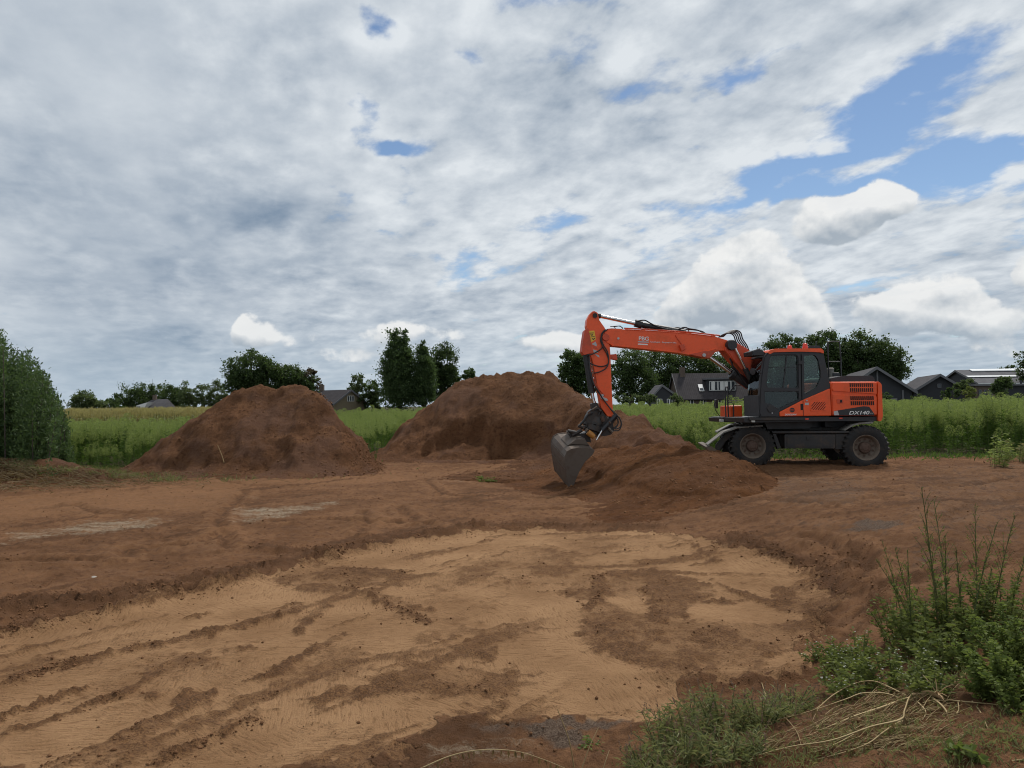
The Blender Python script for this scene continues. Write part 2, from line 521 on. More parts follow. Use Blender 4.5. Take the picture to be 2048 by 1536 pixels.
WHITE = [(.8, .06, ZA(1670, 1185, 1850, 1160, 2060, 1128, 2200, 1200, 2120, 1290, 1690, 1290)),
         (.95, .30, ZA(880, 250, 1000, 240, 1180, 232, 1420, 195, 1390, 232, 1180, 282, 1040, 312, 900, 325, 905, 285)),
         (.95, .30, ZA(190, 330, 360, 290, 600, 285, 740, 288, 620, 332, 400, 362, 200, 372, 100, 392, -20, 420, -20, 345)),
         (.5, .05, ZA(950, 200, 1080, 195, 1060, 215, 950, 215)), (.5, .06, ZA(1740, 128, 1860, 130, 1840, 150, 1760, 155)), (.4, .06, ZB(100, 180, 170, 180, 160, 195, 120, 195)), (.4, .06, ZB(330, 200, 410, 198, 400, 215, 340, 215))]
ORANGE = [(.8, .3, ZA(-60, 200, 500, 160, 980, 120, 1000, 180, 860, 260, 300, 260, -60, 320)), (.6, .3, ZA(480, 60, 1200, 130, 2048, 60, 2048, 110, 1400, 150, 900, 150)), (.7, .25, ZA(-40, 460, 160, 480, 120, 580, -40, 590)),
          (.7, .15, ZB(1250, 360, 1420, 370, 1360, 420, 1290, 410)), (.6, .15, ZB(1290, 640, 1470, 590, 1480, 700, 1290, 800, 1200, 800))]
TRACKS = [ZB(1420, 55, 1700, 92, 2060, 100), ZB(1500, 80, 1750, 108, 2060, 128), ZB(1700, 280, 1900, 230, 2060, 200), ZB(1720, 300, 1900, 255, 2060, 225)]


FURROWS = [ZA(290, 235, 420, 270, 620, 262), ZA(860, 125, 1000, 150, 1230, 158), ZA(0, 210, 300, 185, 560, 165), ZA(1700, 130, 1780, 190, 1900, 200), ZA(880, 330, 870, 290, 980, 180), ZA(1440, 330, 1480, 290, 1460, 260),
           ZA(1600, 240, 1660, 290, 1800, 330), ZA(1100, 300, 1300, 290, 1700, 300), ZA(500, 440, 520, 410, 720, 395), ZA(720, 400, 900, 345, 905, 400), ZA(0, 470, 200, 455, 430, 450), ZB(60, 250, 300, 240, 520, 230), ZB(200, 210, 500, 190, 640, 120),
           ZB(0, 200, 260, 210, 560, 260), ZB(980, 130, 1300, 140, 1560, 120), ZB(1040, 210, 1300, 230, 1560, 200), ZB(1500, 170, 1800, 160, 2048, 120), ZB(1180, 360, 1320, 380, 1410, 450, 1420, 520), ZB(1230, 380, 1360, 410, 1440, 480), ZB(1440, 600, 1470, 650, 1460, 700),
           ZB(1240, 690, 1340, 660, 1480, 640), ZB(1260, 740, 1380, 690, 1500, 660), ZB(1270, 780, 1400, 720, 1480, 700), ZB(1500, 560, 1700, 500, 2000, 470)]


def paint_ground(x, y, near):
    """soil kinds on the ground; the outlines come from where the soils lie"""
    n = len(x)
    w1 = fbm(x, y, 3.0, 4, 31) * 0.20
    w2 = fbm(x, y, 3.0, 4, 57) * 0.20
    f1 = fbm(x, y, 14.0, 3, 5)
    X, Y = x + w1, y + w2
    sd = poly_sd(X, Y, SAND_AREA)
    sand = sstep(sd + f1 * .14 + fbm(x, y, 5.0, 3, 15) * .12, -.12, .10)
    cover = np.zeros(n)
    mott = .5 + .5 * sstep(fbm(x, y, 2.2, 4, 151) + f1 * .35, -.28, .22)
    for s, e, p in PATCH:
        d = poly_sd(x + w1 * .28, y + w2 * .28, p)
        cover = np.maximum(cover, s * sstep(d + f1 * e * 1.8, -e * .8, e * .8) * mott)
    for s, e, p in HOLES:
        d = poly_sd(x + w1 * .5, y + w2 * .5, p)
        cover *= 1 - s * sstep(d + f1 * e * 2, -e, e)
    for wd, p in ROWS:
        d = seg_dist(x + w1 * .3, y + w2 * .3, p)
        cover = np.maximum(cover, .95 * sstep(wd * 1.5 + f1 * wd * 2.5 - d, -wd, wd))
    big = fbm(x, y, .9, 4, 77)
    cover = np.maximum(cover, .35 * sstep(big + f1 * .3, .25, .6))
    # long scrape bands; their course turns slowly from left to right
    for lo, hi, c, sn, sd_ in ((-9, .2, .60, .80, 120), (-.4, 9, .985, .17, 140)):
        al, ac = x * c + y * sn, -x * sn + y * c
        bd = fbm(al * .36 + w1 * .6, ac * 2.6 + w2 * .6, 1.0, 4, sd_, .6)
        wgt = sstep(x, lo - .8, lo + .4) * (1 - sstep(x, hi - .4, hi + .8))
        cover = np.maximum(cover, wgt * .68 * sstep(bd + f1 * .22, .21, .46))
    edge_in = sand * (1 - sstep(sd, -.05, .4)) * (y > 6)
    cover = np.maximum(cover, edge_in * .4 * sstep(f1 + big, -.35, .35))
    lane = np.zeros(n)
    for p in FURROWS + TRACKS:
        d = seg_dist(x + w1 * .35, y + w2 * .35, p)
        cover = np.maximum(cover, .85 * np.exp(-(d / .09) ** 2) * sstep(f1, -.45, .2))
        lane = np.maximum(lane, .8 * np.exp(-((d - .24) / .11) ** 2) * sstep(w1 + f1, -.4, .3))
    for q, wd, p in RIDGES:
        d = seg_dist(x + w1 * .5, y + w2 * .5, p)
        cover = np.maximum(cover, min(.85, q * 11) * np.exp(-(d / (wd * 1.1)) ** 2))
    grey, white, orange = (np.zeros(n) for _ in range(3))
    for arr, lst in ((grey, GREY), (white, WHITE), (orange, ORANGE)):
        for s, e, p in lst:
            d = poly_sd(X, Y, p)
            np.maximum(arr, s * sstep(d + f1 * e, -e, e * 1.5), out=arr)
    orange = np.maximum(orange, lane)
    return sand, cover, grey, white, orange


def ground_height(x, y, masks, detail=True):
    sand, cover, grey, white, orange = masks
    h = TER(x, y)
    dist = np.hypot(x, y)
    nf = 1 - sstep(dist, 22, 40)
    clod = fbm(x, y, 9.0, 4, 3, .62)
    fine = fbm(x, y, 26.0, 2, 9, .6)
    brown = np.clip(1 - sand + cover, 0, 1)
    h = h + nf * (0.012 * cover * (1 + 1.2 * clod) + brown * (clod * .020 + fine * .011) + fine * .004 + fbm(x, y, .8, 3, 21) * .03 * (1 - sand * .6) + brown * (np.abs(fbm(x, y, 6.0, 3, 33, .6)) * .030 + np.maximum(fbm(x, y, 17.0, 2, 35, .6), 0.05) * .030))
    for a, wd, p in RIDGES:
        d = seg_dist(x + fbm(x, y, 2.5, 3, 41) * .25, y, p)
        h = h + .9 * a * np.exp(-(d / wd) ** 2) * (1 + .7 * clod + .35 * fine)
    for wd, p in ROWS:
        d = seg_dist(x, y, p)
        h = h + .016 * np.exp(-(d / (wd * 1.3)) ** 2) * (1 + 1.0 * clod)
    for p in FURROWS:
        d = seg_dist(x + fbm(x, y, 1.5, 2, 44) * .12, y + fbm(x, y, 1.5, 2, 45) * .12, p)
        h = h - nf * .035 * np.exp(-(d / .10) ** 2) + nf * .03 * np.exp(-((d - .2) / .10) ** 2)
    for p in TRACKS:
        d = seg_dist(x, y, p)
        h = h - .06 * np.exp(-(d / .18) ** 2) + .04 * np.exp(-((d - .32) / .14) ** 2)
    # step down into the scraped area
    sd = poly_sd(x, y, SAND_AREA)
    h = h + nf * (1 - sstep(sd, -.25, .12)) * .05 * (1 - sstep(sd, -3.5, -.5))
    # bucket scrapes: low parallel ribs across the floor
    sc = vnoise((x * .75 + y * .66) * 1.1, (y * .75 - x * .66) * 9.0, 91)
    h = h + nf * sand * sc * .012
    return h


FIELD_EDGE = [(-60, 22), (-14, 23.5), (-9, 24), (-5.2, 25), (-4.4, 27.5), (-3.6, 31), (2.4, 31), (3.2, 26), (3.7, 23), (4.4, 21.5), (6.5, 21.4), (9.0, 21.2), (11.5, 20.9), (14, 20.6), (22, 20.6), (60, 21)]


def field_edge(x):
    return np.interp(x, [p[0] for p in FIELD_EDGE], [p[1] for p in FIELD_EDGE])


def build_ground():
    ts = [2.2]
    while ts[-1] < 6000:
        t = ts[-1]
        ts.append(t * (1.0042 if t < 34 else 1.03))
    T = np.array(ts)
    S = np.concatenate([np.linspace(-4.0, -.86, 40)[:-1], np.linspace(-.86, .82, 840), np.linspace(.82, 4.0, 40)[1:]])
    tt, ss = np.meshgrid(T, S, indexing='ij')
    x, y = (tt * ss).ravel(), (tt - 4.0).ravel()
    masks = paint_ground(x, y, None)
    z = ground_height(x, y, masks)
    nr, nc = len(T), len(S)
    idx = np.arange(nr * nc).reshape(nr, nc)
    Fc = np.stack([idx[:-1, :-1], idx[:-1, 1:], idx[1:, 1:], idx[1:, :-1]], -1).reshape(-1, 4)
    sand, cover, grey, white, orange = masks
    fe = sstep(y - field_edge(x) + fbm(x, y, 1.2, 3, 66) * 1.2, -.9, .4)
    ca = np.stack([sand, grey, white, np.ones_like(x)], -1)
    cb = np.stack([orange, fe, cover, np.ones_like(x)], -1)
    me = np_mesh('ground', np.stack([x, y, z], -1), Fc, 4, True, {'soil_a': ca, 'soil_b': cb})
    o = link('ground', me, soil_material('ground_soil'))
    return tag(o, kind='structure')


BROWN = (0.118, 0.056, 0.030)


def soil_material(name, heap=False, tone=(1, 1, 1)):
    m = bpy.data.materials.new(name)
    m.use_nodes = True
    N = Nodes(m.node_tree)
    p = N.pos()
    nb = N.noise(p, 1.3, 5, 0.6)
    nm = N.noise(p, 9.0, 5, 0.62)
    nf = N.noise(p, 60.0, 4, 0.65)
    ng = N.noise(p, 220.0, 2, 0.6)
    brown = N.mix(N.step(nb, .3, .7), (0.150, 0.072, 0.033), (0.262, 0.132, 0.064))
    brown = N.mix(N.step(nm, .46, .74), brown, (0.108, 0.051, 0.026))
    if heap:
        dry = N.step(N.noise(p, 0.55, 5, 0.65), .47, .62)
        brown = N.mix(N.mul(dry, .7), brown, (0.205, 0.115, 0.074))
        col = N.mix(N.mul(N.step(nf, .56, .72), .5), brown, (0.066, 0.033, 0.020))
        col = N.mix(1.0, col, tone, 'MULTIPLY')
        hgt = N.add(N.mul(nm, .9), N.mul(nf, .6), N.mul(ng, .2))
        bmp = N.bump(hgt, 1.0, 0.11)
    else:
        A, B = N.attr('soil_a'), N.attr('soil_b')
        sand, grey, white = N.sep(A.outputs['Vector'])[:3]
        orange, field, cover = N.sep(B.outputs['Vector'])[:3]
        # fine broken streaks that the bucket teeth leave
        sts = []
        for ang in (36, 78, -6):
            rot = N.n('ShaderNodeVectorRotate', rotation_type='Z_AXIS')
            N.put(rot.inputs['Vector'], p)
            rot.inputs['Angle'].default_value = RAD(ang)
            sts.append(N.noise(N.vm('MULTIPLY', rot.outputs[0], (5.5, 27, 1)), 1.5, 4, 0.62))
        nq = N.noise(N.vm('MULTIPLY', p, (1, 1.3, 0)), .8, 2, .4)
        sw = N.sep(N.mix(N.step(nq, .49, .51), N.xyz(sts[0], 0, 0), N.xyz(sts[1], 0, 0)))[0]
        st = N.sep(N.mix(N.step(N.noise(p, .55, 1, .4), .52, .54), N.xyz(sw, 0, 0), N.xyz(sts[2], 0, 0)))[0]
        sandc = N.mix(N.step(nb, .3, .7), (0.285, 0.158, 0.076), (0.41, 0.240, 0.122))
        sandc = N.mix(N.mul(N.step(st, .52, .66), .62), sandc, (0.200, 0.102, 0.046))
        sandc = N.mix(N.mul(N.step(cover, .1, .8), .8), sandc, N.mix(N.step(nm, .4, .65), (0.135, 0.066, 0.029), (0.225, 0.116, 0.052)))
        sandc = N.mix(N.mul(N.step(N.add(nf, N.mul(cover, .17)), .57, .73), .75), sandc, (0.098, 0.050, 0.027))
        brown = N.mix(N.mul(orange, .75), brown, (0.30, 0.155, 0.075))
        st2 = N.noise(N.vm('MULTIPLY', p, (1.2, 7.5, 1)), 1.1, 6, 0.62)
        brown = N.mix(N.mul(N.step(st2, .50, .68), .55), brown, (0.215, 0.115, 0.064))
        brown = N.mix(N.mul(N.step(cover, .1, .9), .75), brown, N.mix(N.step(nm, .4, .65), (0.075, 0.037, 0.019), (0.135, 0.066, 0.032)))
        brown = N.mix(N.mul(N.step(nf, .55, .72), .5), brown, (0.070, 0.036, 0.021))
        msk = N.step(N.add(sand, N.mul(N.sub(nf, .5), .55), N.mul(N.sub(nm, .5), .5)), .36, .60)
        col = N.mix(msk, brown, sandc)
        gcol = N.mix(N.step(nf, .4, .65), (0.088, 0.062, 0.046), (0.195, 0.148, 0.112))
        col = N.mix(N.mul(N.step(N.add(grey, N.mul(N.sub(nm, .5), .7), N.mul(N.sub(nb, .5), .5)), .25, .85), .85), col, gcol)
        cr = N.noise(N.vm('ADD', N.vm('MULTIPLY', p, (1.1, 5.5, 1)), N.xyz(N.mul(nm, .8), N.mul(nb, 2.5), 0)), 1.0, 8, 0.7)
        wm = N.step(N.add(N.mul(white, 1.0), N.mul(N.sub(cr, .5), 2.2), N.mul(N.sub(nf, .5), 1.0)), .58, 1.45)
        col = N.mix(N.mul(wm, .85), col, (0.42, 0.345, 0.245))
        fcol = N.mix(N.step(nm, .4, .65), (0.042, 0.050, 0.018), (0.085, 0.062, 0.034))
        col = N.mix(N.step(N.add(field, N.mul(N.sub(nm, .5), .8)), .3, .7), col, fcol)
        amt = N.lin(msk, 0, 1, 1.0, .45)
        hgt = N.add(N.mul(nm, .6, amt), N.mul(nf, .7, amt), N.mul(ng, .2), N.mul(st, N.mul(msk, -.55)))
        bmp = N.bump(hgt, 1.0, 0.06)
    bs = N.n('ShaderNodeBsdfPrincipled')
    N.put(bs.inputs['Base Color'], col)
    bs.inputs['Roughness'].default_value = 0.95
    bs.inputs['Specular IOR Level'].default_value = 0.12
    N.put(bs.inputs['Normal'], bmp)
    out = N.n('ShaderNodeOutputMaterial')
    N.put(out.inputs[0], bs.outputs[0])
    return m


build_ground()


# ------------------------------------------------------------------ heaps of dug-out soil: slopes of repose below a traced ridge
HEAPS = []


def build_heap(name, label, ridge, slopes, base, seed, box, step=.07, rough=1.0, gully=1.0, cuts=(), streak=0.0, mat=None):
    """ridge: 3-D points; slopes: (dx-left, dx-right, front, back) fall per metre"""
    R = []
    for a, b in zip(ridge[:-1], ridge[1:]):
        k = max(2, int((Vector(b) - Vector(a)).length / .18))
        for i in range(k):
            R.append(Vector(a).lerp(Vector(b), i / k))
    R.append(Vector(ridge[-1]))
    x0, x1, y0, y1 = box
    nx, ny = int((x1 - x0) / step) + 1, int((y1 - y0) / step) + 1
    gx, gy = np.meshgrid(np.linspace(x0, x1, nx), np.linspace(y0, y1, ny))
    wx = gx + fbm(gx, gy, .7, 3, seed) * .55 * rough
    wy = gy + fbm(gx, gy, .7, 3, seed + 5) * .55 * rough
    H = np.full(gx.shape, -9.0)
    sl, sr, sf, sb = slopes
    for r in R:
        dx, dy = wx - r.x, wy - r.y
        dd = np.hypot(np.where(dx < 0, dx * sl, dx * sr), np.where(dy < 0, dy * sf, dy * sb))
        hh = r.z - (np.sqrt(dd * dd + .05) - .22)
        # straight flanks run out into a softer toe
        H = np.maximum(H, hh)
    rel = np.clip(H - base, -2, 9)
    toe = sstep(rel, -.1, .8)
    H = np.where(rel < .5, base + .5 * np.exp((rel - .5) / .5) - .06, H)
    # run-out of lumps, erosion runnels down the slope, small slips
    gul = vnoise(gx * 2.2 + fbm(gx, gy, 1.5, 2, seed + 3), gy * .55, seed + 8) + .5 * vnoise(gx * 5.1, gy * 1.1, seed + 9)
    H = H + toe * (gul * .13 * gully + fbm(gx, gy, 1.0, 3, seed + 2, .45) * .30 * rough + np.abs(fbm(gx, gy, 3.6, 4, seed + 12, .6)) * .13 * rough + np.maximum(fbm(gx * .8, gy, 2.3, 4, seed + 33, .6), 0) * .20 * rough)
    H = H + (fbm(gx, gy, 9.0, 3, seed + 4, .65) * .05 + np.abs(fbm(gx, gy, 5.0, 3, seed + 14, .6)) * .07) * rough
    for (cx, cy, rx, ry, dep) in cuts:                # bites taken by the bucket
        q = ((gx - cx) / rx + fbm(gx, gy, 1.2, 3, seed + 70) * .8) ** 2 + ((gy - cy) / ry) ** 2
        H = H - dep * sstep(1.25 - q, 0, .55) * toe
    if streak:                                        # drag marks of the bucket running down towards the pit
        sa = fbm(gx, gy, .5, 2, seed + 51) * .8
        H = H + streak * toe * (vnoise((gx * .82 + gy * .57) * .45 + sa, (gy * .82 - gx * .57) * 3.6 + sa, seed + 52) + .6 * vnoise((gx * .82 + gy * .57) * .8, (gy * .82 - gx * .57) * 9.0 + sa * 2, seed + 53))
    edge = np.minimum(np.minimum(gx - x0, x1 - gx), np.minimum(gy - y0, y1 - gy))
    H = np.where(edge < .3, np.minimum(H, base - .25), H)
    H = np.maximum(H, base - .3)
    idx = np.arange(nx * ny).reshape(ny, nx)
    Fc = np.stack([idx[:-1, :-1], idx[:-1, 1:], idx[1:, 1:], idx[1:, :-1]], -1).reshape(-1, 4)
    c = Vector(((x0 + x1) / 2, (y0 + y1) / 2, base))
    V = np.stack([gx.ravel() - c.x, gy.ravel() - c.y, H.ravel() - c.z], -1)
    # drop faces that lie wholly under the ground
    hz = H.ravel() - TER(gx.ravel(), gy.ravel())
    Fc = Fc[(hz[Fc] > -.22).any(1)]
    o = link(name, np_mesh(name, V, Fc, 4, True), mat or HEAP_MAT)
    o.location = c
    tag(o, label, 'sand heap', 'heaps of dug soil')
    HEAPS.append((x0, x1, y0, y1, gx[0], gy[:, 0], H))
    return o


def heap_height(x, y):
    r = np.full(np.shape(x), -9.0)
    for (x0, x1, y0, y1, ax, ay, H) in HEAPS:
        i = np.clip(((x - x0) / (x1 - x0) * (len(ax) - 1)).astype(int), 0, len(ax) - 1)
        j = np.clip(((y - y0) / (y1 - y0) * (len(ay) - 1)).astype(int), 0, len(ay) - 1)
        ok = (x > x0) & (x < x1) & (y > y0) & (y < y1)
        r = np.where(ok, np.maximum(r, H[j, i]), r)
    return r


HEAP_MAT = soil_material('heap_soil', True, (.84, .80, .80))
FRESH_MAT = soil_material('fresh_soil', True, (.82, .70, .56))


def rdg(lst):
    return [tuple(at_y(*p)) for p in lst]


build_heap('sand_heap', 'rounded reddish brown sand heap with a flat top, standing alone on the left',
           rdg([(345, 900, 22.4), (400, 852, 22.9), (440, 818, 23.3), (472, 797, 23.6), (500, 786, 23.8), (560, 781, 23.8), (603, 779, 23.6), (628, 788, 23.4), (655, 812, 23.1), (682, 842, 22.8), (704, 882, 22.4)]),
           (.72, 1.7, .80, .8), -.36, 3, (-13.2, -3.4, 17.6, 29.0), gully=1.1, rough=.8, cuts=[(-6.8, 20.6, .7, 1.0, .18), (-9.4, 20.5, .9, 1.1, .15)])
build_heap('sand_heap', 'tallest reddish brown sand heap with a pointed top, behind the digger bucket',
           rdg([(785, 905, 26.6), (855, 850, 28.0), (915, 788, 29.0), (945, 760, 29.4), (975, 750, 29.4), (1005, 749, 29.4), (1060, 747, 29.2), (1092, 755, 29.0), (1125, 773, 28.2), (1165, 798, 26.8), (1205, 822, 25.2), (1250, 840, 23.8), (1300, 866, 22.6), (1350, 892, 21.4)]),
           (.8, .8, .78, .8), -.36, 23, (-6.5, 8.0, 20.0, 36.5), step=.085, gully=1.4, rough=.85, cuts=[(-1.9, 25.9, 1.5, 1.1, .55), (.3, 25.4, 1.3, 1.0, .5), (2.0, 24.6, .9, .9, .3)])
build_heap('sand_heap', 'low loose heap of fresh dark soil spread before the front wheel of the digger',
           rdg([(1215, 900, 21.6), (1262, 900, 20.6), (1315, 900, 19.4), (1360, 900, 18.2), (1392, 899, 17.5), (1425, 925, 16.9), (1450, 950, 16.2)]),
           (.40, .55, .235, .6), -.60, 47, (-1.2, 7.2, 11.6, 22.5), step=.055, rough=.42, gully=.5, streak=.13, mat=FRESH_MAT)


def build_clods():
    """loose crumbs of dark soil lying about: too many to count, one mesh"""
    g = np.random.default_rng(61)
    n = 170000
    y = 4.0 + 20 * g.random(n) ** 1.5
    x = (g.random(n) * 1.5 - .76) * (y + 1.0)
    masks = paint_ground(x, y, None)
    sand, cover = masks[0], masks[1]
    edge = np.zeros(n)
    for a, wd, p in RIDGES:
        edge = np.maximum(edge, np.exp(-(seg_dist(x, y, p) / (wd * 1.6)) ** 2))
    for wd, p in ROWS:
        edge = np.maximum(edge, .9 * np.exp(-(seg_dist(x, y, p) / (wd * 2.5)) ** 2))
    clu = sstep(fbm(x, y, 2.4, 3, 13), -.05, .4)
    pr = np.clip(.004 + .34 * sand * cover ** 2 * clu + .75 * edge * (.25 + clu) + .05 * (1 - sand) * clu, 0, 1)
    k = g.random(n) < pr
    x, y = x[k], y[k]
    m = [q[k] for q in masks]
    z = np.maximum(ground_height(x, y, m), heap_height(x, y))
    n = len(x)
    r = .0035 + .013 * g.random(n) ** 7.0 + .00055 * y
    base = np.array([(1, 0, 0), (-1, 0, 0), (0, 1, 0), (0, -1, 0), (0, 0, .8), (0, 0, -.8)], float)
    V = base[None] * (.65 + .7 * g.random((n, 6, 1)))
    a = g.random(n) * 6.283
    ca, sa = np.cos(a)[:, None], np.sin(a)[:, None]
    V = np.stack([V[..., 0] * ca - V[..., 1] * sa, V[..., 0] * sa + V[..., 1] * ca, V[..., 2]], -1) * r[:, None, None]
    V += np.stack([x, y, z + r * .3], 1)[:, None, :]
    f = np.array([(0, 2, 4), (2, 1, 4), (1, 3, 4), (3, 0, 4), (2, 0, 5), (1, 2, 5), (3, 1, 5), (0, 3, 5)])
    Fc = (np.arange(n) * 6)[:, None, None] + f[None]
    hv, hf, off = [V.reshape(-1, 3)], [Fc.reshape(-1, 3)], n * 6
    for (x0, x1, y0, y1, ax, ay, H) in HEAPS:
        m = 26000
        hx, hy = x0 + (x1 - x0) * g.random(m), y0 + (y1 - y0) * .62 * g.random(m)
        hh = heap_height(hx, hy)
        gz_ = TER(hx, hy)
        k = (hh > gz_ - .04) & (g.random(m) < (1.0 if x0 < -3 else .45)) & (g.random(m) < .12 + .5 * sstep(fbm(hx, hy, 1.3, 3, 19), -.1, .4) + .3 * (hh < gz_ + .45))
        hx, hy, hh = hx[k], hy[k], hh[k]
        m = len(hx)
        r = .009 + .030 * g.random(m) ** 9.0
        q = base[None] * (.65 + .7 * g.random((m, 6, 1))) * r[:, None, None] + np.stack([hx, hy, hh + r * .15], 1)[:, None, :]
        hv.append(q.reshape(-1, 3))
        hf.append(((np.arange(m) * 6)[:, None, None] + f[None]).reshape(-1, 3) + off)
        off += m * 6
    V, Fc = np.concatenate(hv), np.concatenate(hf)
    o = link('soil_crumbs', np_mesh('soil_crumbs', V.reshape(-1, 3), Fc.reshape(-1, 3), 3, False), CRUMB_MAT)
    tag(o, kind='stuff')


def crumb_material():
    m = bpy.data.materials.new('crumb_soil')
    m.use_nodes = True
    N = Nodes(m.node_tree)
    nz = N.noise(N.pos(), 14.0, 3, .6)
    bs = N.n('ShaderNodeBsdfPrincipled')
    N.put(bs.inputs['Base Color'], N.mix(N.step(nz, .35, .68), (0.125, 0.063, 0.031), (0.235, 0.122, 0.062)))
    bs.inputs['Roughness'].default_value = .95
    bs.inputs['Specular IOR Level'].default_value = .1
    N.put(N.n('ShaderNodeOutputMaterial').inputs[0], bs.outputs[0])
    return m


CRUMB_MAT = crumb_material()
build_clods()


# ------------------------------------------------------------------ solid building helpers
class MB:
    """collects solids with world coordinates and links them as ONE mesh object"""
    def __init__(self):
        self.v, self.f, self.marks = [], [], []

    def addv(self, pts):
        i = len(self.v)
        self.v += [tuple(p) for p in pts]
        return i

    def prism(self, loops, off):
        """loops: outer outline and holes as 3-D points; swept by the vector off"""
        self.marks.append((len(self.v), len(self.f)))
        off = Vector(off)
        loops = [[Vector(p) for p in lp] for lp in loops]
        flat = [p for lp in loops for p in lp]
        n = len(flat)
        i0 = self.addv(flat)
        self.addv([p + off for p in flat])
        tris = tessellate_polygon(loops)
        for t in tris:
            self.f.append(tuple(i0 + k for k in t))
            self.f.append(tuple(i0 + n + k for k in reversed(t)))
        k = 0
        for lp in loops:
            L = len(lp)
            for q in range(L):
                a, b = k + q, k + (q + 1) % L
                self.f.append((i0 + a, i0 + b, i0 + n + b, i0 + n + a))
            k += L
        return self

    def box(self, c, ex, ey, ez):
        """centre and three half-edge vectors"""
        c, ex, ey, ez = Vector(c), Vector(ex), Vector(ey), Vector(ez)
        P = [c - ex - ey - ez, c + ex - ey - ez, c + ex + ey - ez, c - ex + ey - ez]
        return self.prism([P], ez * 2)

    def tube(self, pts, r, n=8, cap=True):
        self.marks.append((len(self.v), len(self.f)))
        pts = [Vector(p) for p in pts]
        rs = r if isinstance(r, (list, tuple)) else [r] * len(pts)
        up = None
        rings = []
        for i, p in enumerate(pts):
            t = (pts[min(i + 1, len(pts) - 1)] - pts[max(i - 1, 0)]).normalized()
            if up is None:
                up = t.orthogonal().normalized()
            up = (up - t * up.dot(t))
            up = up.normalized() if up.length > 1e-6 else t.orthogonal().normalized()
            s = t.cross(up)
            rings.append(self.addv([p + (up * math.cos(2 * math.pi * k / n) + s * math.sin(2 * math.pi * k / n)) * rs[i] for k in range(n)]))
        for a, b in zip(rings[:-1], rings[1:]):
            for k in range(n):
                self.f.append((a + k, a + (k + 1) % n, b + (k + 1) % n, b + k))
        if cap:
            self.f.append(tuple(rings[0] + k for k in reversed(range(n))))
            self.f.append(tuple(rings[-1] + k for k in range(n)))
        return self

    def cyl(self, a, b, r, n=16, r1=None):
        return self.tube([a, b], [r, r if r1 is None else r1], n)

    def lathe(self, c, ax, prof, n=32):
        """profile of (offset along the axis, radius)"""
        self.marks.append((len(self.v), len(self.f)))
        ax = Vector(ax).normalized()
        u = ax.orthogonal().normalized()
        s = ax.cross(u)
        rings = [self.addv([Vector(c) + ax * t + (u * math.cos(2 * math.pi * k / n) + s * math.sin(2 * math.pi * k / n)) * r for k in range(n)]) for t, r in prof]
        for a, b in zip(rings[:-1], rings[1:]):
            for k in range(n):
                self.f.append((a + k, a + (k + 1) % n, b + (k + 1) % n, b + k))
        return self

    def build(self, name, mat, parent=None, bevel=0.0, smooth=False, seg=2):
        o0 = Vector((0, 0, 0))
        pr = parent
        while pr is not None:
            o0 = o0 + pr.location
            pr = pr.parent
        me = bpy.data.meshes.new(name)
        me.from_pydata([tuple(Vector(p) - o0) for p in self.v], [], self.f)
        me.update()
        bm = bmesh.new()
        bm.from_mesh(me)
        bmesh.ops.recalc_face_normals(bm, faces=bm.faces)
        bm.to_mesh(me)
        bm.free()
        if smooth:
            for p in me.polygons:
                p.use_smooth = True
            me.set_sharp_from_angle(angle=RAD(38))
        o = link(name, me, mat, parent)
        if bevel:
            b = o.modifiers.new('edge', 'BEVEL')
            b.width = bevel
            b.segments = seg
            b.limit_method = 'ANGLE'
            b.angle_limit = RAD(40)
        return o


def curve_pts(pts, k=6):
    """smooth line through points"""
    P = [Vector(p) for p in pts]
    P = [P[0] * 2 - P[1]] + P + [P[-1] * 2 - P[-2]]
    out = []
    for i in range(1, len(P) - 2):
        for j in range(k):
            t = j / k
            a, b, c, d = P[i - 1], P[i], P[i + 1], P[i + 2]
            out.append(0.5 * ((2 * b) + (c - a) * t + (2 * a - 5 * b + 4 * c - d) * t * t + (3 * b - a - 3 * c + d) * t ** 3))
    out.append(P[-2])
    return out


def paint(name, col, rough=.5, dirt=None, damt=.5, dscale=6.0, metal=0.0, spec=.5, low=None):
    m = bpy.data.materials.new(name)
    m.use_nodes = True
    N = Nodes(m.node_tree)
    p = N.pos()
    nz = N.noise(p, dscale, 6, .65)
    n2 = N.noise(p, dscale * 7, 4, .6)
    c = N.mix(N.lin(n2, .3, .7, 0.0, .12), col, tuple(q * .75 for q in col))
    r = N.add(rough, N.mul(N.sub(nz, .5), .35))
    if dirt:
        k = N.mul(N.step(N.add(nz, N.mul(N.sub(n2, .5), .35)), .44, .72), damt)
        if low:
            k = N.m('MINIMUM', N.add(k, N.mul(N.step(N.sep(p)[2], low[0], low[1], 1.0, 0.0), N.lin(nz, .25, .65, .2, low[2]))), 1.0)
        c = N.mix(k, c, dirt)
        r = N.mix(k, N.xyz(r, r, r), (.92, .92, .92))
        r = N.sep(r)[0]
    bs = N.n('ShaderNodeBsdfPrincipled')
    N.put(bs.inputs['Base Color'], c)
    N.put(bs.inputs['Roughness'], r)
    bs.inputs['Metallic'].default_value = metal
    bs.inputs['Specular IOR Level'].default_value = spec
    N.put(bs.inputs['Normal'], N.bump(N.add(nz, N.mul(n2, .5)), .08, .02))
    N.put(N.n('ShaderNodeOutputMaterial').inputs[0], bs.outputs[0])
    return m


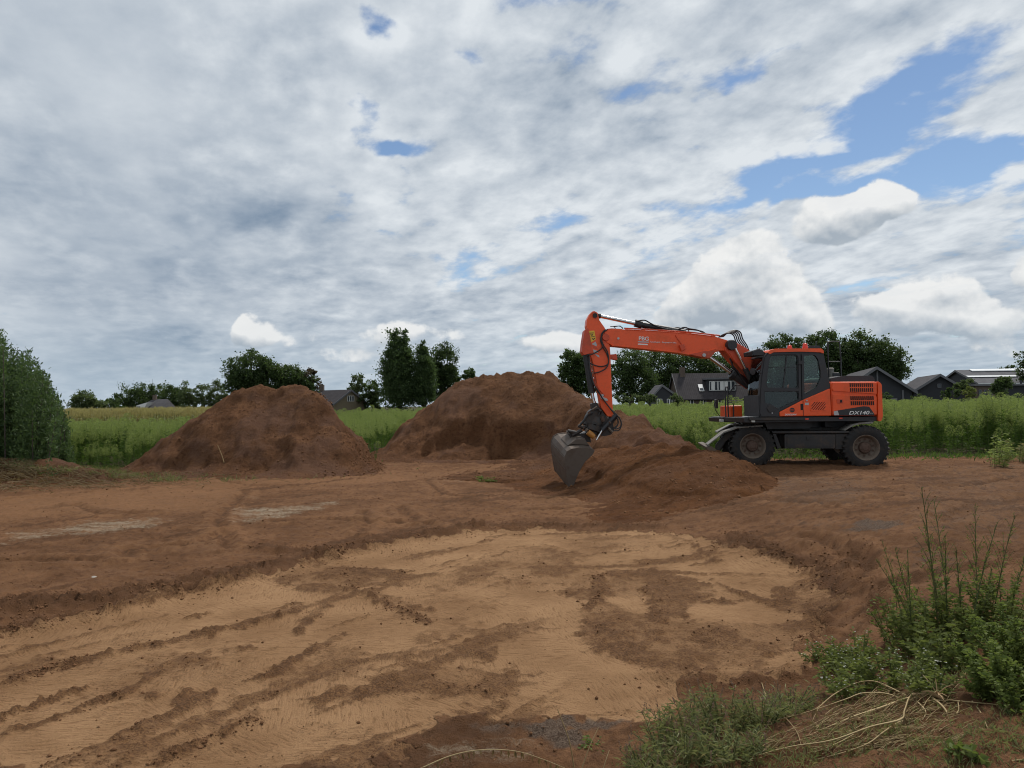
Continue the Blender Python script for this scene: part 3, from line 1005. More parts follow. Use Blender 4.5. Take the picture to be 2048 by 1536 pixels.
def glass_mat(name, tint, refl=.9):
    m = bpy.data.materials.new(name)
    m.use_nodes = True
    N = Nodes(m.node_tree)
    tr = N.n('ShaderNodeBsdfTransparent')
    tr.inputs[0].default_value = (*tint, 1)
    gl = N.n('ShaderNodeBsdfGlossy')
    gl.inputs['Roughness'].default_value = .04
    gl.inputs[0].default_value = (refl, refl, refl, 1)
    fr = N.n('ShaderNodeFresnel')
    fr.inputs[0].default_value = 1.5
    mx = N.n('ShaderNodeMixShader')
    N.put(mx.inputs[0], fr.outputs[0])
    N.put(mx.inputs[1], tr.outputs[0])
    N.put(mx.inputs[2], gl.outputs[0])
    N.put(N.n('ShaderNodeOutputMaterial').inputs[0], mx.outputs[0])
    return m


DUST = (.16, .095, .06)
M_OR = paint('orange_paint', (.82, .092, .011), .36, (.30, .10, .05), .32, 2.2)
M_RED = paint('weathered_red_orange_paint', (.58, .068, .020), .5, (.24, .09, .06), .5, 3.0)
M_BLK = paint('black_coated_steel', (.015, .016, .019), .45, (.075, .062, .052), .35, 4.0)
M_GRY = paint('charcoal_plastic', (.021, .022, .026), .5, (.07, .058, .048), .25, 4.0)
M_FRM = paint('dusty_frame_steel', (.022, .021, .021), .6, (.085, .060, .044), .7, 3.0)
M_FEN = paint('pale_worn_fender_steel', (.20, .195, .175), .65, (.15, .105, .07), .7, 5.0)
M_TYR = paint('tyre_rubber', (.014, .0135, .0135), .85, (.060, .043, .032), .6, 7.0, low=(-.1, .28, .6))
M_RIM = paint('dusty_rim_steel', (.16, .125, .095), .7, (.12, .072, .045), .8, 8.0)
M_HUB = paint('rusty_hub_iron', (.10, .058, .04), .75, (.06, .04, .03), .6, 14.0)
M_CHR = paint('chromed_rod_steel', (.62, .62, .62), .16, metal=1.0)
M_HOS = paint('hose_rubber', (.017, .017, .018), .5, (.07, .055, .045), .3, 9.0)
M_STL = paint('bare_bucket_steel', (.105, .080, .062), .6, (.10, .062, .042), .55, 2.5, metal=.35)
M_TLT = paint('greasy_coupler_iron', (.030, .026, .024), .5, (.11, .065, .04), .5, 9.0, metal=.2)
M_OCH = paint('ochre_motor_paint', (.45, .19, .035), .5, (.12, .07, .04), .5, 12.0)
M_YEL = paint('yellow_sticker', (.75, .46, .04), .5)
M_WHT = paint('white_print', (.74, .74, .72), .5)
M_LGY = paint('light_grey_print', (.42, .42, .42), .5)
M_SLT = paint('dark_slot', (.010, .009, .009), .8)
M_BCN = paint('red_beacon_plastic', (.62, .05, .02), .25)
M_LMP = paint('lamp_lens', (.55, .55, .50), .15)
M_SEA = paint('seat_fabric', (.030, .031, .034), .9)
M_GLS = glass_mat('cab_glass', (.66, .74, .70))
M_GLD = glass_mat('dark_cab_glass', (.22, .25, .26))

# the machine stands slightly turned: chassis and slewed upper part have frames of their own
SLEW = Vector((7.42, 19.15, 0.0))


class Frame:
    def __init__(self, theta, origin=SLEW):
        t = RAD(theta)
        self.o = Vector(origin)
        self.fwd = Vector((-math.cos(t), math.sin(t), 0))
        self.n = Vector((math.sin(t), math.cos(t), 0))       # towards the far side

    def px(self, x, y, w):
        """point on the upright plane w metres beyond the centre line, under a pixel of the photograph"""
        d = ray(x, y)
        c = Vector((0, 0, CAMH))
        t = (w - (c - self.o).dot(self.n)) / d.dot(self.n)
        return c + d * t

    def poly(self, z, pts, w):
        return [self.px(*z(pts[i], pts[i + 1]), w) for i in range(0, len(pts), 2)]

    def pr(self, mb, z, pts, w0, w1, holes=()):
        mb.prism([self.poly(z, pts, w0)] + [self.poly(z, h, w0) for h in holes], self.n * (w1 - w0))
        return mb


UP, CH = Frame(-4.0), Frame(9.0)


def Z1(x, y): return 1380 + x / 4.6545, 640 + y / 4.6545
def Z2(x, y): return 1080 + x / 4.452, 600 + y / 4.452
def Z3(x, y): return 1060 + x / 6.4, 760 + y / 6.4
def Z6(x, y): return 1160 + x / 13.96, 610 + y / 13.96
def Z7(x, y): return 1440 + x / 9.035, 690 + y / 9.035
def Z8(x, y): return 1220 + x / 6.827, 640 + y / 6.827


def rnd(pts, r=18, k=3):
    """rounds the corners of a traced outline"""
    P = [Vector((pts[i], pts[i + 1])) for i in range(0, len(pts), 2)]
    out = []
    for i, p in enumerate(P):
        a, b = P[i - 1], P[(i + 1) % len(P)]
        u, v = (a - p), (b - p)
        ru, rv = min(r, u.length * .45), min(r, v.length * .45)
        s, e = p + u.normalized() * ru, p + v.normalized() * rv
        for j in range(k + 1):
            t = j / k
            q = s * (1 - t) ** 2 + p * 2 * t * (1 - t) + e * t * t
            out += [q.x, q.y]
    return out


def text_part(body, frame, z, x, y, w, height_px, mat, parent, name='lettering', bold=0.0, shear=0.0, width=None, tilt=0.0):
    cu = bpy.data.curves.new(name, 'FONT')
    cu.body = body
    a, b = frame.px(*z(x, y), w), frame.px(*z(x, y - height_px), w)
    hgt = (b - a).length
    cu.size = hgt / 0.70
    cu.offset = bold * hgt
    cu.shear = shear
    cu.extrude = 0.002
    tmp = bpy.data.objects.new(name, cu)
    COL.objects.link(tmp)
    bpy.context.view_layer.update()
    dg = bpy.context.evaluated_depsgraph_get()
    me = bpy.data.meshes.new_from_object(tmp.evaluated_get(dg))
    me.name = name
    bpy.data.objects.remove(tmp)
    sx = 1.0
    if width is not None:
        xs = [v.co.x for v in me.vertices]
        sx = (frame.px(*z(x + width, y), w) - a).length / (max(xs) - min(xs))
    R = Matrix((-frame.fwd, Vector((0, 0, 1)), -frame.n)).transposed()
    tl = Matrix.Rotation(RAD(tilt), 3, 'Z')
    for v in me.vertices:
        v.co = R @ (tl @ Vector((v.co.x * sx, v.co.y, v.co.z)))
    o = link(name, me, mat, parent)
    par, off = parent, Vector((0, 0, 0))
    while par is not None:
        off += par.location
        par = par.parent
    o.location = a - frame.n * .006 - off
    return o


APART = {'side_plate', 'step', 'blade_arm', 'piston_rod', 'lift_cylinder', 'hose', 'hydraulic_pipe', 'pipe_clamp', 'visor_rib', 'window_pane', 'flange', 'bracket', 'pivot_pin', 'hanger', 'front_frame', 'hinge', 'window_divider', 'hose_fitting', 'seam', 'sticker_print', 'quick_hitch', 'cutting_edge', 'boom_lamp', 'console', 'boss', 'lettering'}


def build_machine():
    root = bpy.data.objects.new('wheeled_excavator', None)
    COL.objects.link(root)
    root.location = SLEW
    tag(root, 'orange and black wheeled excavator with raised boom and grey bucket touching the sand', 'excavator')

    def P(name, mb, mat, par=root, **k):
        if name in APART and len(mb.marks) > 1:          # every rod, hose, rib and pane is a part of its own
            ends = mb.marks[1:] + [(len(mb.v), len(mb.f))]
            for (v0, f0), (v1, f1) in zip(mb.marks, ends):
                q = MB()
                q.v = mb.v[v0:v1]
                q.f = [tuple(i - v0 for i in f) for f in mb.f[f0:f1]]
                o = q.build(name, mat, par, **k)
            return o
        return mb.build(name, mat, par, **k)

    # ---- chassis ---------------------------------------------------------
    mb = MB()
    CH.pr(mb, Z1, [700, 1000, 1500, 985, 1480, 1100, 1400, 1190, 840, 1195, 760, 1090], -.45, .45)
    CH.pr(mb, Z1, [760, 1034, 1486, 1034, 1478, 1056, 770, 1058], -1.12, 1.12)
    ch = P('chassis', mb, M_FRM, bevel=.015)
    mb = MB()
    CH.pr(mb, Z1, rnd([880, 1066, 1352, 1066, 1350, 1196, 882, 1196], 10), -1.14, -.45)
    tb = P('toolbox', mb, M_FRM, ch, bevel=.012)
    mb = MB()
    CH.pr(mb, Z1, rnd([905, 1085, 1325, 1085, 1325, 1180, 905, 1180], 8), -1.155, -1.135)
    CH.pr(mb, Z1, [1085, 1086, 1120, 1086, 1115, 1115, 1090, 1115], -1.175, -1.15)
    P('lid', mb, M_FRM, ch, bevel=.006)
    mb = MB()
    CH.pr(mb, Z1, [770, 1060, 800, 1060, 850, 1190, 815, 1205, 790, 1130], -1.10, -.9)
    CH.pr(mb, Z1, [1352, 1060, 1470, 1060, 1420, 1205, 1352, 1205], -1.08, -.95)
    P('step', mb, M_FRM, ch, bevel=.01)
    mb = MB()
    cc = SLEW
    mb.lathe(cc + Vector((0, 0, .98)), (0, 0, 1), [(0, 0), (0, .62), (.30, .62), (.30, .70), (.46, .70), (.46, 0)], 36)
    P('slewing_ring', mb, M_BLK, ch, smooth=True)
    # axles, wheels
    def hubpt(zx, zy, w): return CH.px(*Z1(zx, zy), w)
    fa, ra = hubpt(588, 1236, -1.2), hubpt(1645, 1198, -1.2)
    r = .535
    fa.z = float(TER(fa.x, fa.y)) + r - .03
    ra.z = float(TER(ra.x, ra.y)) + r - .03
    wheels = []
    proto = None
    for c in (fa, ra):
        mb = MB()
        mb.tube([c + CH.n * .2, c + CH.n * .7, c + CH.n * 1.2, c + CH.n * 1.7, c + CH.n * 2.2], [.16, .13, .2, .13, .16], 12)
        P('axle', mb, M_FRM, ch, smooth=True)
    for ci, c in enumerate((fa, ra)):
        for side in (0, 1):
            cen = c + CH.n * (.24 + side * 1.92)
            ax = -CH.n if side == 0 else CH.n
            w = bpy.data.objects.new('wheel', None)
            COL.objects.link(w)
            w.parent = root
            w.location = cen - SLEW
            w.rotation_euler = (0, 0, math.atan2(ax.y, ax.x))
            if proto is None:
                # local: axle along +X, outer face at +X
                T = MB()
                T.lathe((0, 0, 0), (1, 0, 0), [(.17, .285), (.215, .30), (.235, .34), (.235, .42), (.205, .485), (.16, .505), (-.16, .505), (-.205, .485), (-.235, .42), (-.235, .30), (-.17, .285)], 48)
                nl = 26
                for k in range(nl):
                    for sgn in (1, -1):
                        a = 2 * math.pi * (k + (0 if sgn > 0 else .5)) / nl
                        def at(x, da, rr): return Vector((x, rr * math.cos(a + da), rr * math.sin(a + da)))
                        pts = [at(sgn * .01, -.05 + .10, .505), at(sgn * .01, .05 + .10, .505), at(sgn * .215, .055, .478), at(sgn * .215, -.06, .478)]
                        tip = [at(sgn * .01, -.035 + .10, .538), at(sgn * .01, .035 + .10, .538), at(sgn * .205, .042, .530), at(sgn * .205, -.046, .530)]
                        lo = [at(sgn * .242, .04, .40), at(sgn * .242, -.04, .40)]
                        i = T.addv(pts + tip + lo)
                        T.f += [(i + 4, i + 5, i + 6, i + 7), (i, i + 1, i + 5, i + 4), (i + 1, i + 2, i + 6, i + 5), (i + 3, i, i + 4, i + 7), (i + 7, i + 6, i + 8, i + 9), (i + 2, i + 8, i + 6), (i + 3, i + 7, i + 9)]
                R_ = MB()
                R_.lathe((0, 0, 0), (1, 0, 0), [(.215, .315), (.225, .30), (.20, .275), (.12, .255), (.075, .235), (.06, .15), (.06, .02), (-.1, .02), (-.2, .29)], 40)
                B_ = MB()
                for k in range(10):
                    a = 2 * math.pi * k / 10
                    B_.lathe((.06, .195 * math.cos(a), .195 * math.sin(a)), (1, 0, 0), [(0, .022), (.035, .022), (.035, 0)], 8)
                H_ = MB()
                H_.lathe((0, 0, 0), (1, 0, 0), [(.04, .145), (.12, .14), (.15, .12), (.16, .06), (.165, .055), (.165, 0)], 24)
                for k in range(6):
                    a = 2 * math.pi * (k + .5) / 6
                    H_.lathe((.145, .09 * math.cos(a), .09 * math.sin(a)), (1, 0, 0), [(0, .014), (.025, .014), (.025, 0)], 6)
                rm = R_.build('rim', M_RIM, None, smooth=True)
                proto = [T.build('tyre', M_TYR, None, smooth=True), rm, B_.build('wheel_nuts', M_HUB, None), H_.build('hub', M_HUB, None, smooth=True)]
                proto[2]['kind'] = 'stuff'
                parts = proto
            else:
                parts = []
                for q in proto:
                    cq = q.copy()
                    COL.objects.link(cq)
                    parts.append(cq)
            for q in parts:
                q.parent = w
                q.location = (0, 0, 0)
            for q in parts:
                q.rotation_euler = (0.9 * ci + .4 * side, 0, 0)
    # fenders and blade
    def plate(name, zf, pts, w0, w1, th, mat, par):
        A = CH.poly(zf, pts, w0)
        mb = MB()
        up = Vector((0, 0, th))
        for a, b in zip(A[:-1], A[1:]):
            mb.prism([[a, b, b + up, a + up]], CH.n * (w1 - w0))
        return P(name, mb, mat, par, bevel=.006)
    plate('fender', Z1, [165, 1172, 318, 1052, 440, 1010, 680, 990], -1.18, -.62, .035, M_FEN, ch)
    plate('fender', Z1, [255, 1052, 385, 985, 600, 972, 690, 975], .55, 1.15, .035, M_FEN, ch)
    plate('fender', Z1, [1440, 1032, 1520, 985, 1600, 968, 1705, 962], -1.12, -.58, .03, M_FEN, ch)
    mb = MB()
    CH.pr(mb, Z1, [240, 1165, 320, 1065, 420, 1020, 420, 1060, 330, 1130, 260, 1240, 235, 1290], -.95, -.80)
    CH.pr(mb, Z1, [250, 1150, 330, 1060, 430, 1015, 430, 1060, 340, 1130, 270, 1240, 245, 1290], .65, .80)
    P('blade_arm', mb, M_FRM, ch, bevel=.01)
    mb = MB()
    CH.pr(mb, Z1, [150, 1182, 200, 1176, 258, 1215, 262, 1340, 240, 1340, 228, 1245, 160, 1205], -1.15, 1.15)
    P('dozer_blade', mb, paint('muddy_blade_steel', (.10, .08, .06), .7, (.15, .085, .05), .8, 4.0), ch, bevel=.01)

    # ---- upper structure ----------------------------------------------------
    mb = MB()
    UP.pr(mb, Z1, [500, 912, 640, 908, 1765, 898, 1768, 940, 1150, 945, 700, 955, 510, 955], -1.18, 1.18)
    UP.pr(mb, Z1, [282, 912, 500, 908, 500, 955, 290, 950], .22, 1.15)
    UP.pr(mb, Z1, [690, 945, 1150, 940, 1120, 1010, 720, 1015], -.75, .75)
    UP.pr(mb, Z1, [1255, 945, 1720, 940, 1690, 965, 1260, 1000], -.7, .7)
    deck = P('deck', mb, M_BLK, bevel=.012)
    mb = MB()
    UP.pr(mb, Z1, [560, 908, 1090, 908, 1085, 932, 560, 934], -1.26, -1.1)
    P('side_step', mb, M_FRM, deck, bevel=.008)
    mb = MB()
    for zx, zy in ((300, 935), (590, 940)):
        UP.pr(mb, Z1, rnd([zx - 16, zy - 12, zx + 16, zy - 12, zx + 16, zy + 12, zx - 16, zy + 12], 5), -1.23 if zx > 400 else .19, -1.0 if zx > 400 else .3)
        P('work_lamp', mb, M_LMP, deck, bevel=.006)
        mb = MB()
    for zx, zy in ((1090, 922), (1405, 915)):
        UP.pr(mb, Z1, [zx - 16, zy - 7, zx + 16, zy - 7, zx + 16, zy + 7, zx - 16, zy + 7], -1.275 if zx < 1200 else -1.20, -1.15)
        P('reflector', mb, M_BCN, deck, bevel=.004)
        mb = MB()
    # engine cover
    mb = MB()
    UP.pr(mb, Z1, [1306, 574, 1742, 572, 1744, 892, 1322, 892, 1312, 640], -1.22, 1.22)
    hood = P('engine_cover', mb, M_OR, bevel=.05, seg=3)
    mb = MB()
    UP.pr(mb, Z1, [1330, 580, 1742, 578, 1742, 690, 1330, 660, 1322, 640], -1.245, -1.2)
    UP.pr(mb, Z1, [1332, 690, 1742, 712, 1742, 882, 1332, 882], -1.24, -1.2)
    P('side_door', mb, M_OR, hood, bevel=.025, seg=3)
    for (y0, y1, x0) in ((588, 622, 1486), (634, 668, 1490), (709, 745, 1494), (756, 792, 1498)):
        mb = MB()
        for k in range(12):
            x = x0 + k * 18.6
            UP.pr(mb, Z1, [x, y0, x + 10, y0, x + 13, y1, x + 3, y1], -1.252, -1.23)
        v = P('vent_slots', mb, M_SLT, hood)
        v['kind'] = 'stuff'
    mb = MB()
    UP.pr(mb, Z1, rnd([1366, 735, 1428, 737, 1426, 775, 1368, 776], 8), -1.248, -1.23)
    P('latch', mb, M_RED, hood, bevel=.004)
    mb = MB()
    UP.pr(mb, Z1, [1398, 744, 1416, 744, 1416, 768, 1398, 768], -1.254, -1.23)
    P('latch_pull', mb, M_SLT, hood)
    mb = MB()
    UP.pr(mb, Z1, rnd([1340, 848, 1610, 803, 1668, 806, 1712, 868, 1720, 888, 1342, 888], 10), -1.247, -1.235)
    P('name_panel', mb, M_BLK, hood)
    mb = MB()
    UP.pr(mb, Z1, [1340, 850, 1376, 844, 1388, 886, 1342, 886], -1.251, -1.235)
    P('name_panel', mb, M_LGY, hood)
    text_part('DX140', UP, Z1, 1475, 880, -1.252, 32, M_WHT, hood, bold=.02, shear=.25, width=192)
    text_part('W', UP, Z1, 1672, 876, -1.252, 13, M_LGY, hood, bold=.01, shear=.25, width=32)
    # counterweight
    mb = MB()
    UP.pr(mb, Z1, rnd([1749, 572, 1762, 574, 1786, 600, 1796, 900, 1782, 942, 1752, 942], 16, 3), -1.24, 1.24)
    P('counterweight', mb, M_OR, bevel=.07, seg=4)
    # black top cover, exhaust, rail
    mb = MB()
    UP.pr(mb, Z1, rnd([1304, 572, 1312, 540, 1420, 520, 1690, 517, 1716, 538, 1722, 570], 14), -.95, .8)
    P('top_cover', mb, M_GRY, hood, bevel=.05, seg=3)
    mb = MB()
    a = UP.px(*Z1(1310, 545), -.2)
    mb.cyl(a, a + Vector((0, 0, .22)), .075, 14)
    mb.lathe(a + Vector((0, 0, .22)), (0, 0, 1), [(0, .085), (.03, .085), (.06, .05), (.06, 0)], 14)
    P('exhaust', mb, M_FEN, hood, smooth=True)
    mb = MB()
    UP.pr(mb, Z1, [1330, 490, 1398, 488, 1398, 545, 1330, 545], -.3, .3)
    P('air_filter_box', mb, M_GRY, hood, bevel=.03)
    mb = MB()
    wr = -.55
    R1 = [(1294, 548), (1287, 400), (1284, 225), (1296, 203), (1380, 203), (1394, 225), (1404, 400), (1408, 548)]
    mb.tube(curve_pts([UP.px(*Z1(*p), wr) for p in R1], 4), .017, 8)
    mb.tube([UP.px(*Z1(1286, 388), wr), UP.px(*Z1(1404, 388), wr)], .014, 8)
    P('handrail', mb, M_BLK, smooth=True)

    # orange flank below the cab
    mb = MB()
    UP.pr(mb, Z1, [838, 898, 834, 858, 1050, 746, 1304, 637, 1318, 892], -1.235, -.3)
    flank = P('side_panel', mb, M_OR, bevel=.018)
    mb = MB()
    UP.pr(mb, Z1, [1050, 750, 1055, 748, 1058, 896, 1053, 896], -1.2385, -1.22)
    UP.pr(mb, Z1, [1028, 782, 1052, 779, 1054, 838, 1030, 840], -1.2375, -1.22)
    P('seam', mb, M_SLT, flank)
    mb = MB()
    UP.pr(mb, Z1, rnd([1118, 772, 1262, 734, 1268, 842, 1122, 850], 10), -1.243, -1.22)
    vp = P('vent_panel', mb, M_OR, flank, bevel=.006)
    mb = MB()
    def clipx(x): return max(1130, min(1256, x))
    for k in range(9):
        x0 = 1100 + k * 22
        yb, yt = 836, 762 - 0.22 * (x0 + 52 - 1118) * .0
        pts = []
        for t in (0, 1):
            yy = yb + (yt - yb) * t
            pts.append((x0 + 62 * t, yy))
        # keep the slot inside the panel
        def cut(p, q):
            (ax, ay), (bx, by) = p, q
            lo, hi = 0.0, 1.0
            for xx, sgn in ((1128, 1), (1258, -1)):
                fa_, fb_ = (ax - xx) * sgn, (bx - xx) * sgn
                if fa_ < 0 and fb_ < 0:
                    return None
                if fa_ < 0:
                    lo = max(lo, fa_ / (fa_ - fb_))
                if fb_ < 0:
                    hi = min(hi, fa_ / (fa_ - fb_))
            return (ax + (bx - ax) * lo, ay + (by - ay) * lo), (ax + (bx - ax) * hi, ay + (by - ay) * hi)
        s = cut(pts[0], pts[1])
        if s is None or abs(s[0][0] - s[1][0]) < 8:
            continue
        (ax, ay), (bx, by) = s
        UP.pr(mb, Z1, [ax, ay, bx, by, bx + 7, by, ax + 7, ay], -1.2465, -1.235)
    v = P('vent_slots', mb, M_SLT, flank)
    v['kind'] = 'stuff'
    mb = MB()
    c = UP.px(*Z1(1087, 750), -1.25)
    mb.lathe(c, -UP.n, [(-.03, .018), (.01, .018), (.01, 0)], 12)
    P('lock', mb, M_LGY, flank)
    mb = MB()
    UP.pr(mb, Z1, [1070, 770, 1106, 770, 1106, 792, 1070, 792], -1.2385, -1.23)
    P('sticker', mb, M_LGY, flank)
    # round emblem of three bars, and the maker's name
    mb = MB()
    cx, cy, rr = 952, 838, 24
    for y0, y1 in ((-24, -10), (-6, 6), (10, 24)):
        q = []
        for k in range(5):
            yy = y0 + (y1 - y0) * k / 4
            q.append((cx + math.sqrt(max(rr * rr - yy * yy, 30)), cy + yy * .9))
        for k in range(5):
            yy = y1 + (y0 - y1) * k / 4
            q.append((cx - math.sqrt(max(rr * rr - yy * yy, 30)), cy + yy * .9))
        UP.pr(mb, Z1, [t for p_ in q for t in p_], -1.2395, -1.23)
    P('emblem', mb, M_BLK, flank)
    text_part('DOOSAN', UP, Z1, 880, 888, -1.238, 15, M_WHT, flank, bold=.03, shear=.15, width=108)

    # ---- cab ------------------------------------------------------------------
    WN, WF = -1.20, -.24
    cab_out = [655, 902, 640, 872, 655, 560, 686, 345, 726, 296, 1240, 296, 1262, 400, 1282, 500, 1302, 600, 1304, 635, 1050, 744, 834, 856, 836, 902]
    doorwin = rnd([722, 628, 712, 600, 730, 440, 752, 332, 985, 330, 1000, 345, 1004, 620, 990, 630], 16)
    rearwin = rnd([1060, 328, 1165, 326, 1195, 370, 1216, 470, 1216, 545, 1180, 625, 1075, 692, 1066, 690], 16)
    lowwin = rnd([694, 668, 1004, 668, 1010, 738, 812, 832, 785, 800, 742, 780, 700, 772], 12)
    mb = MB()
    UP.pr(mb, Z1, cab_out, WN, WN + .07, [doorwin, rearwin, lowwin])
    UP.pr(mb, Z1, cab_out, WF - .07, WF, [doorwin, rearwin])
    # floor, rear wall, front sill and posts between the two sides
    UP.pr(mb, Z1, [660, 872, 1290, 872, 1290, 902, 660, 902], WN + .07, WF - .07)
    UP.pr(mb, Z1, [1230, 300, 1240, 296, 1304, 640, 1280, 900, 1255, 900, 1285, 640], WN + .07, WN + .2)
    UP.pr(mb, Z1, [1230, 300, 1240, 296, 1304, 640, 1280, 900, 1255, 900, 1285, 640], WF - .2, WF - .07)
    UP.pr(mb, Z1, [1282, 560, 1298, 560, 1304, 640, 1280, 900, 1255, 900, 1285, 640], WN + .2, WF - .2)
    UP.pr(mb, Z1, [648, 700, 660, 700, 672, 900, 650, 900], WN + .07, WF - .07)
    UP.pr(mb, Z1, [686, 345, 726, 296, 745, 310, 700, 350], WN + .07, WF - .07)
    cab = P('cab', mb, M_GRY, bevel=.012)
    mb = MB()
    for lp in (doorwin, lowwin):
        UP.pr(mb, Z1, lp, WN + .03, WN + .036)
    P('window_pane', mb, M_GLS, cab)
    mb = MB()
    UP.pr(mb, Z1, rearwin, WN + .03, WN + .036)
    P('window_pane', mb, M_GLS, cab)
    mb = MB()
    for lp in (doorwin, rearwin):
        UP.pr(mb, Z1, lp, WF - .04, WF - .034)
    P('window_pane', mb, M_GLS, cab)
    mb = MB()
    # front pane, sloped
    q = [UP.px(*Z1(655, 700), WN + .08), UP.px(*Z1(664, 560), WN + .08), UP.px(*Z1(694, 350), WN + .08)]
    off = UP.n * (WF - WN - .16)
    mb.prism([[q[0], q[1], q[2], q[2] + Vector((.006, 0, 0)), q[1] + Vector((.006, 0, 0)), q[0] + Vector((.006, 0, 0))]], off)
    P('windscreen', mb, M_GLS, cab)
    # door outline proud of the side
    mb = MB()
    dout = rnd([662, 894, 652, 860, 668, 560, 698, 350, 735, 312, 1016, 312, 1026, 330, 1034, 700, 1034, 738, 838, 842, 826, 860, 828, 894], 14)
    UP.pr(mb, Z1, dout, WN - .022, WN - .001, [rnd([712, 640, 702, 600, 722, 440, 746, 322, 992, 320, 1010, 345, 1014, 632, 1000, 642], 16), rnd([686, 660, 1012, 660, 1018, 742, 812, 842, 778, 806, 738, 788, 692, 780], 12)])
    P('door', mb, M_GRY, cab, bevel=.008)
    mb = MB()
    UP.pr(mb, Z1, [896, 330, 906, 330, 874, 632, 864, 632], WN + .018, WN + .045)
    UP.pr(mb, Z1, [722, 438, 1000, 436, 1000, 441, 722, 443], WN + .022, WN + .04)
    P('window_divider', mb, M_BLK, cab)
    mb = MB()
    UP.pr(mb, Z1, rnd([1040, 318, 1052, 316, 1060, 735, 1046, 742], 4), WN - .03, WN)
    UP.pr(mb, Z1, rnd([1010, 380, 1044, 380, 1044, 412, 1010, 412], 5), WN - .05, WN)
    P('hinge', mb, M_BLK, cab, bevel=.006)
    mb = MB()
    UP.pr(mb, Z1, rnd([738, 790, 790, 812, 800, 850, 740, 860, 715, 820], 8), WN - .04, WN)
    P('door_handle', mb, M_BLK, cab, bevel=.01)
    mb = MB()
    c = UP.px(*Z1(765, 866), WN - .03)
    mb.lathe(c, -UP.n, [(-.02, .016), (.006, .016), (.006, 0)], 10)
    P('lock', mb, M_LGY, cab)
    # roof
    mb = MB()
    UP.pr(mb, Z1, rnd([722, 304, 742, 282, 800, 266, 1222, 264, 1244, 282, 1247, 312, 1212, 300, 1030, 294, 780, 300, 745, 318], 8), WN - .035, WF + .035)
    P('roof', mb, M_OR, cab, bevel=.04, seg=3)
    # seat, console, wheel
    mb = MB()
    UP.pr(mb, Z1, rnd([945, 700, 1005, 660, 985, 470, 1015, 400, 1050, 405, 1040, 560, 1075, 700, 1060, 740, 950, 750], 18), WN + .28, WF - .2)
    UP.pr(mb, Z1, rnd([860, 720, 1060, 715, 1070, 770, 870, 775], 16), WN + .26, WF - .18)
    P('seat', mb, M_SEA, cab, bevel=.04, seg=3)
    mb = MB()
    UP.pr(mb, Z1, rnd([860, 780, 1080, 780, 1080, 880, 860, 880], 16), WN + .3, WF - .25)
    UP.pr(mb, Z1, rnd([850, 640, 1010, 640, 1010, 690, 870, 690], 10), WN + .14, WN + .26)
    P('console', mb, M_SEA, cab, bevel=.02)
    mb = MB()
    a, b = UP.px(*Z1(740, 860), WN + .48), UP.px(*Z1(785, 620), WN + .48)
    mb.cyl(a, b, .04, 10)
    mb.lathe(b, (b - a), [(0, .17), (.02, .19), (.04, .17), (.02, .15), (0, .17)], 24)
    P('steering_column', mb, M_SEA, cab, smooth=True)
    # front: lower black panel, wiper, far frame post
    mb = MB()
    fl = [UP.px(*Z1(652, 702), WN + .02), UP.px(*Z1(652, 900), WN + .02)]
    UP.pr(mb, Z1, [636, 700, 652, 700, 652, 898, 640, 898], WN + .02, WF - .02)
    P('front_panel', mb, M_GRY, cab, bevel=.01)
    mb = MB()
    fr = [(636, 880), (640, 690), (650, 560), (682, 345)]
    for wq in (WN + .05, WF - .05):
        A = [UP.px(*Z1(x, y), wq) for x, y in fr]
        mb.prism([A + [a - UP.fwd * .055 for a in reversed(A)]], UP.n * .06)
    for zx, zy, th in ((640, 702, .03), (658, 505, .022), (680, 352, .03)):
        a, b = UP.px(*Z1(zx, zy), WN + .11), UP.px(*Z1(zx, zy), WF - .05)
        mb.prism([[a, b, b + Vector((0, 0, th * 2)), a + Vector((0, 0, th * 2))]], -UP.fwd * .04)
    P('front_frame', mb, M_GRY, cab, bevel=.006)
    mb = MB()
    mb.tube([UP.px(*Z1(636, 720), WN + .3), UP.px(*Z1(650, 500), WN + .42), UP.px(*Z1(662, 420), WN + .34)], .012, 6)
    P('wiper', mb, M_BLK, cab)
    # rain guard with ribs over the windscreen
    mb = MB()
    g0 = UP.poly(Z1, [590, 330, 584, 292, 650, 268, 700, 300, 690, 330, 640, 330], WN + .08)
    mb.prism([g0], UP.n * .62)
    rg = P('visor', mb, M_BLK, cab, bevel=.015)
    mb = MB()
    for k in range(6):
        wq = WN + .10 + k * .10
        UP.pr(mb, Z1, [580, 334, 572, 290, 650, 262, 664, 268, 592, 302, 598, 334], wq, wq + .055)
    P('visor_rib', mb, M_GRY, cab, bevel=.008)
    # work lamps and grille box seen behind the glass top
    # beacons
    for zx, zy, wq, rr_, hh in ((928, 262, -.55, .06, .085), (1072, 262, -.85, .065, .13)):
        mb = MB()
        c = UP.px(*Z1(zx, zy), wq)
        mb.lathe(c - Vector((0, 0, .02)), (0, 0, 1), [(0, rr_), (hh * .45, rr_), (hh * .5, rr_ * .9), (hh * .95, rr_ * .8), (hh + .01, rr_ * .55), (hh + .02, 0)], 20)
        P('beacon', mb, M_BCN, cab, smooth=True)
    mb = MB()
    UP.pr(mb, Z1, rnd([1110, 240, 1210, 240, 1215, 262, 1105, 262], 8), -.8, -.5)
    UP.pr(mb, Z1, [1170, 200, 1178, 200, 1180, 245, 1172, 245], -.66, -.64)
    P('antenna', mb, M_BLK, cab, bevel=.01)
    # mirrors
    mb = MB()
    mb.tube(curve_pts([UP.px(*Z1(x, y), WN + .0) for x, y in ((662, 500), (625, 470), (592, 470))], 4), .012, 6)
    P('mirror_arm', mb, M_BLK, cab)
    mb = MB()
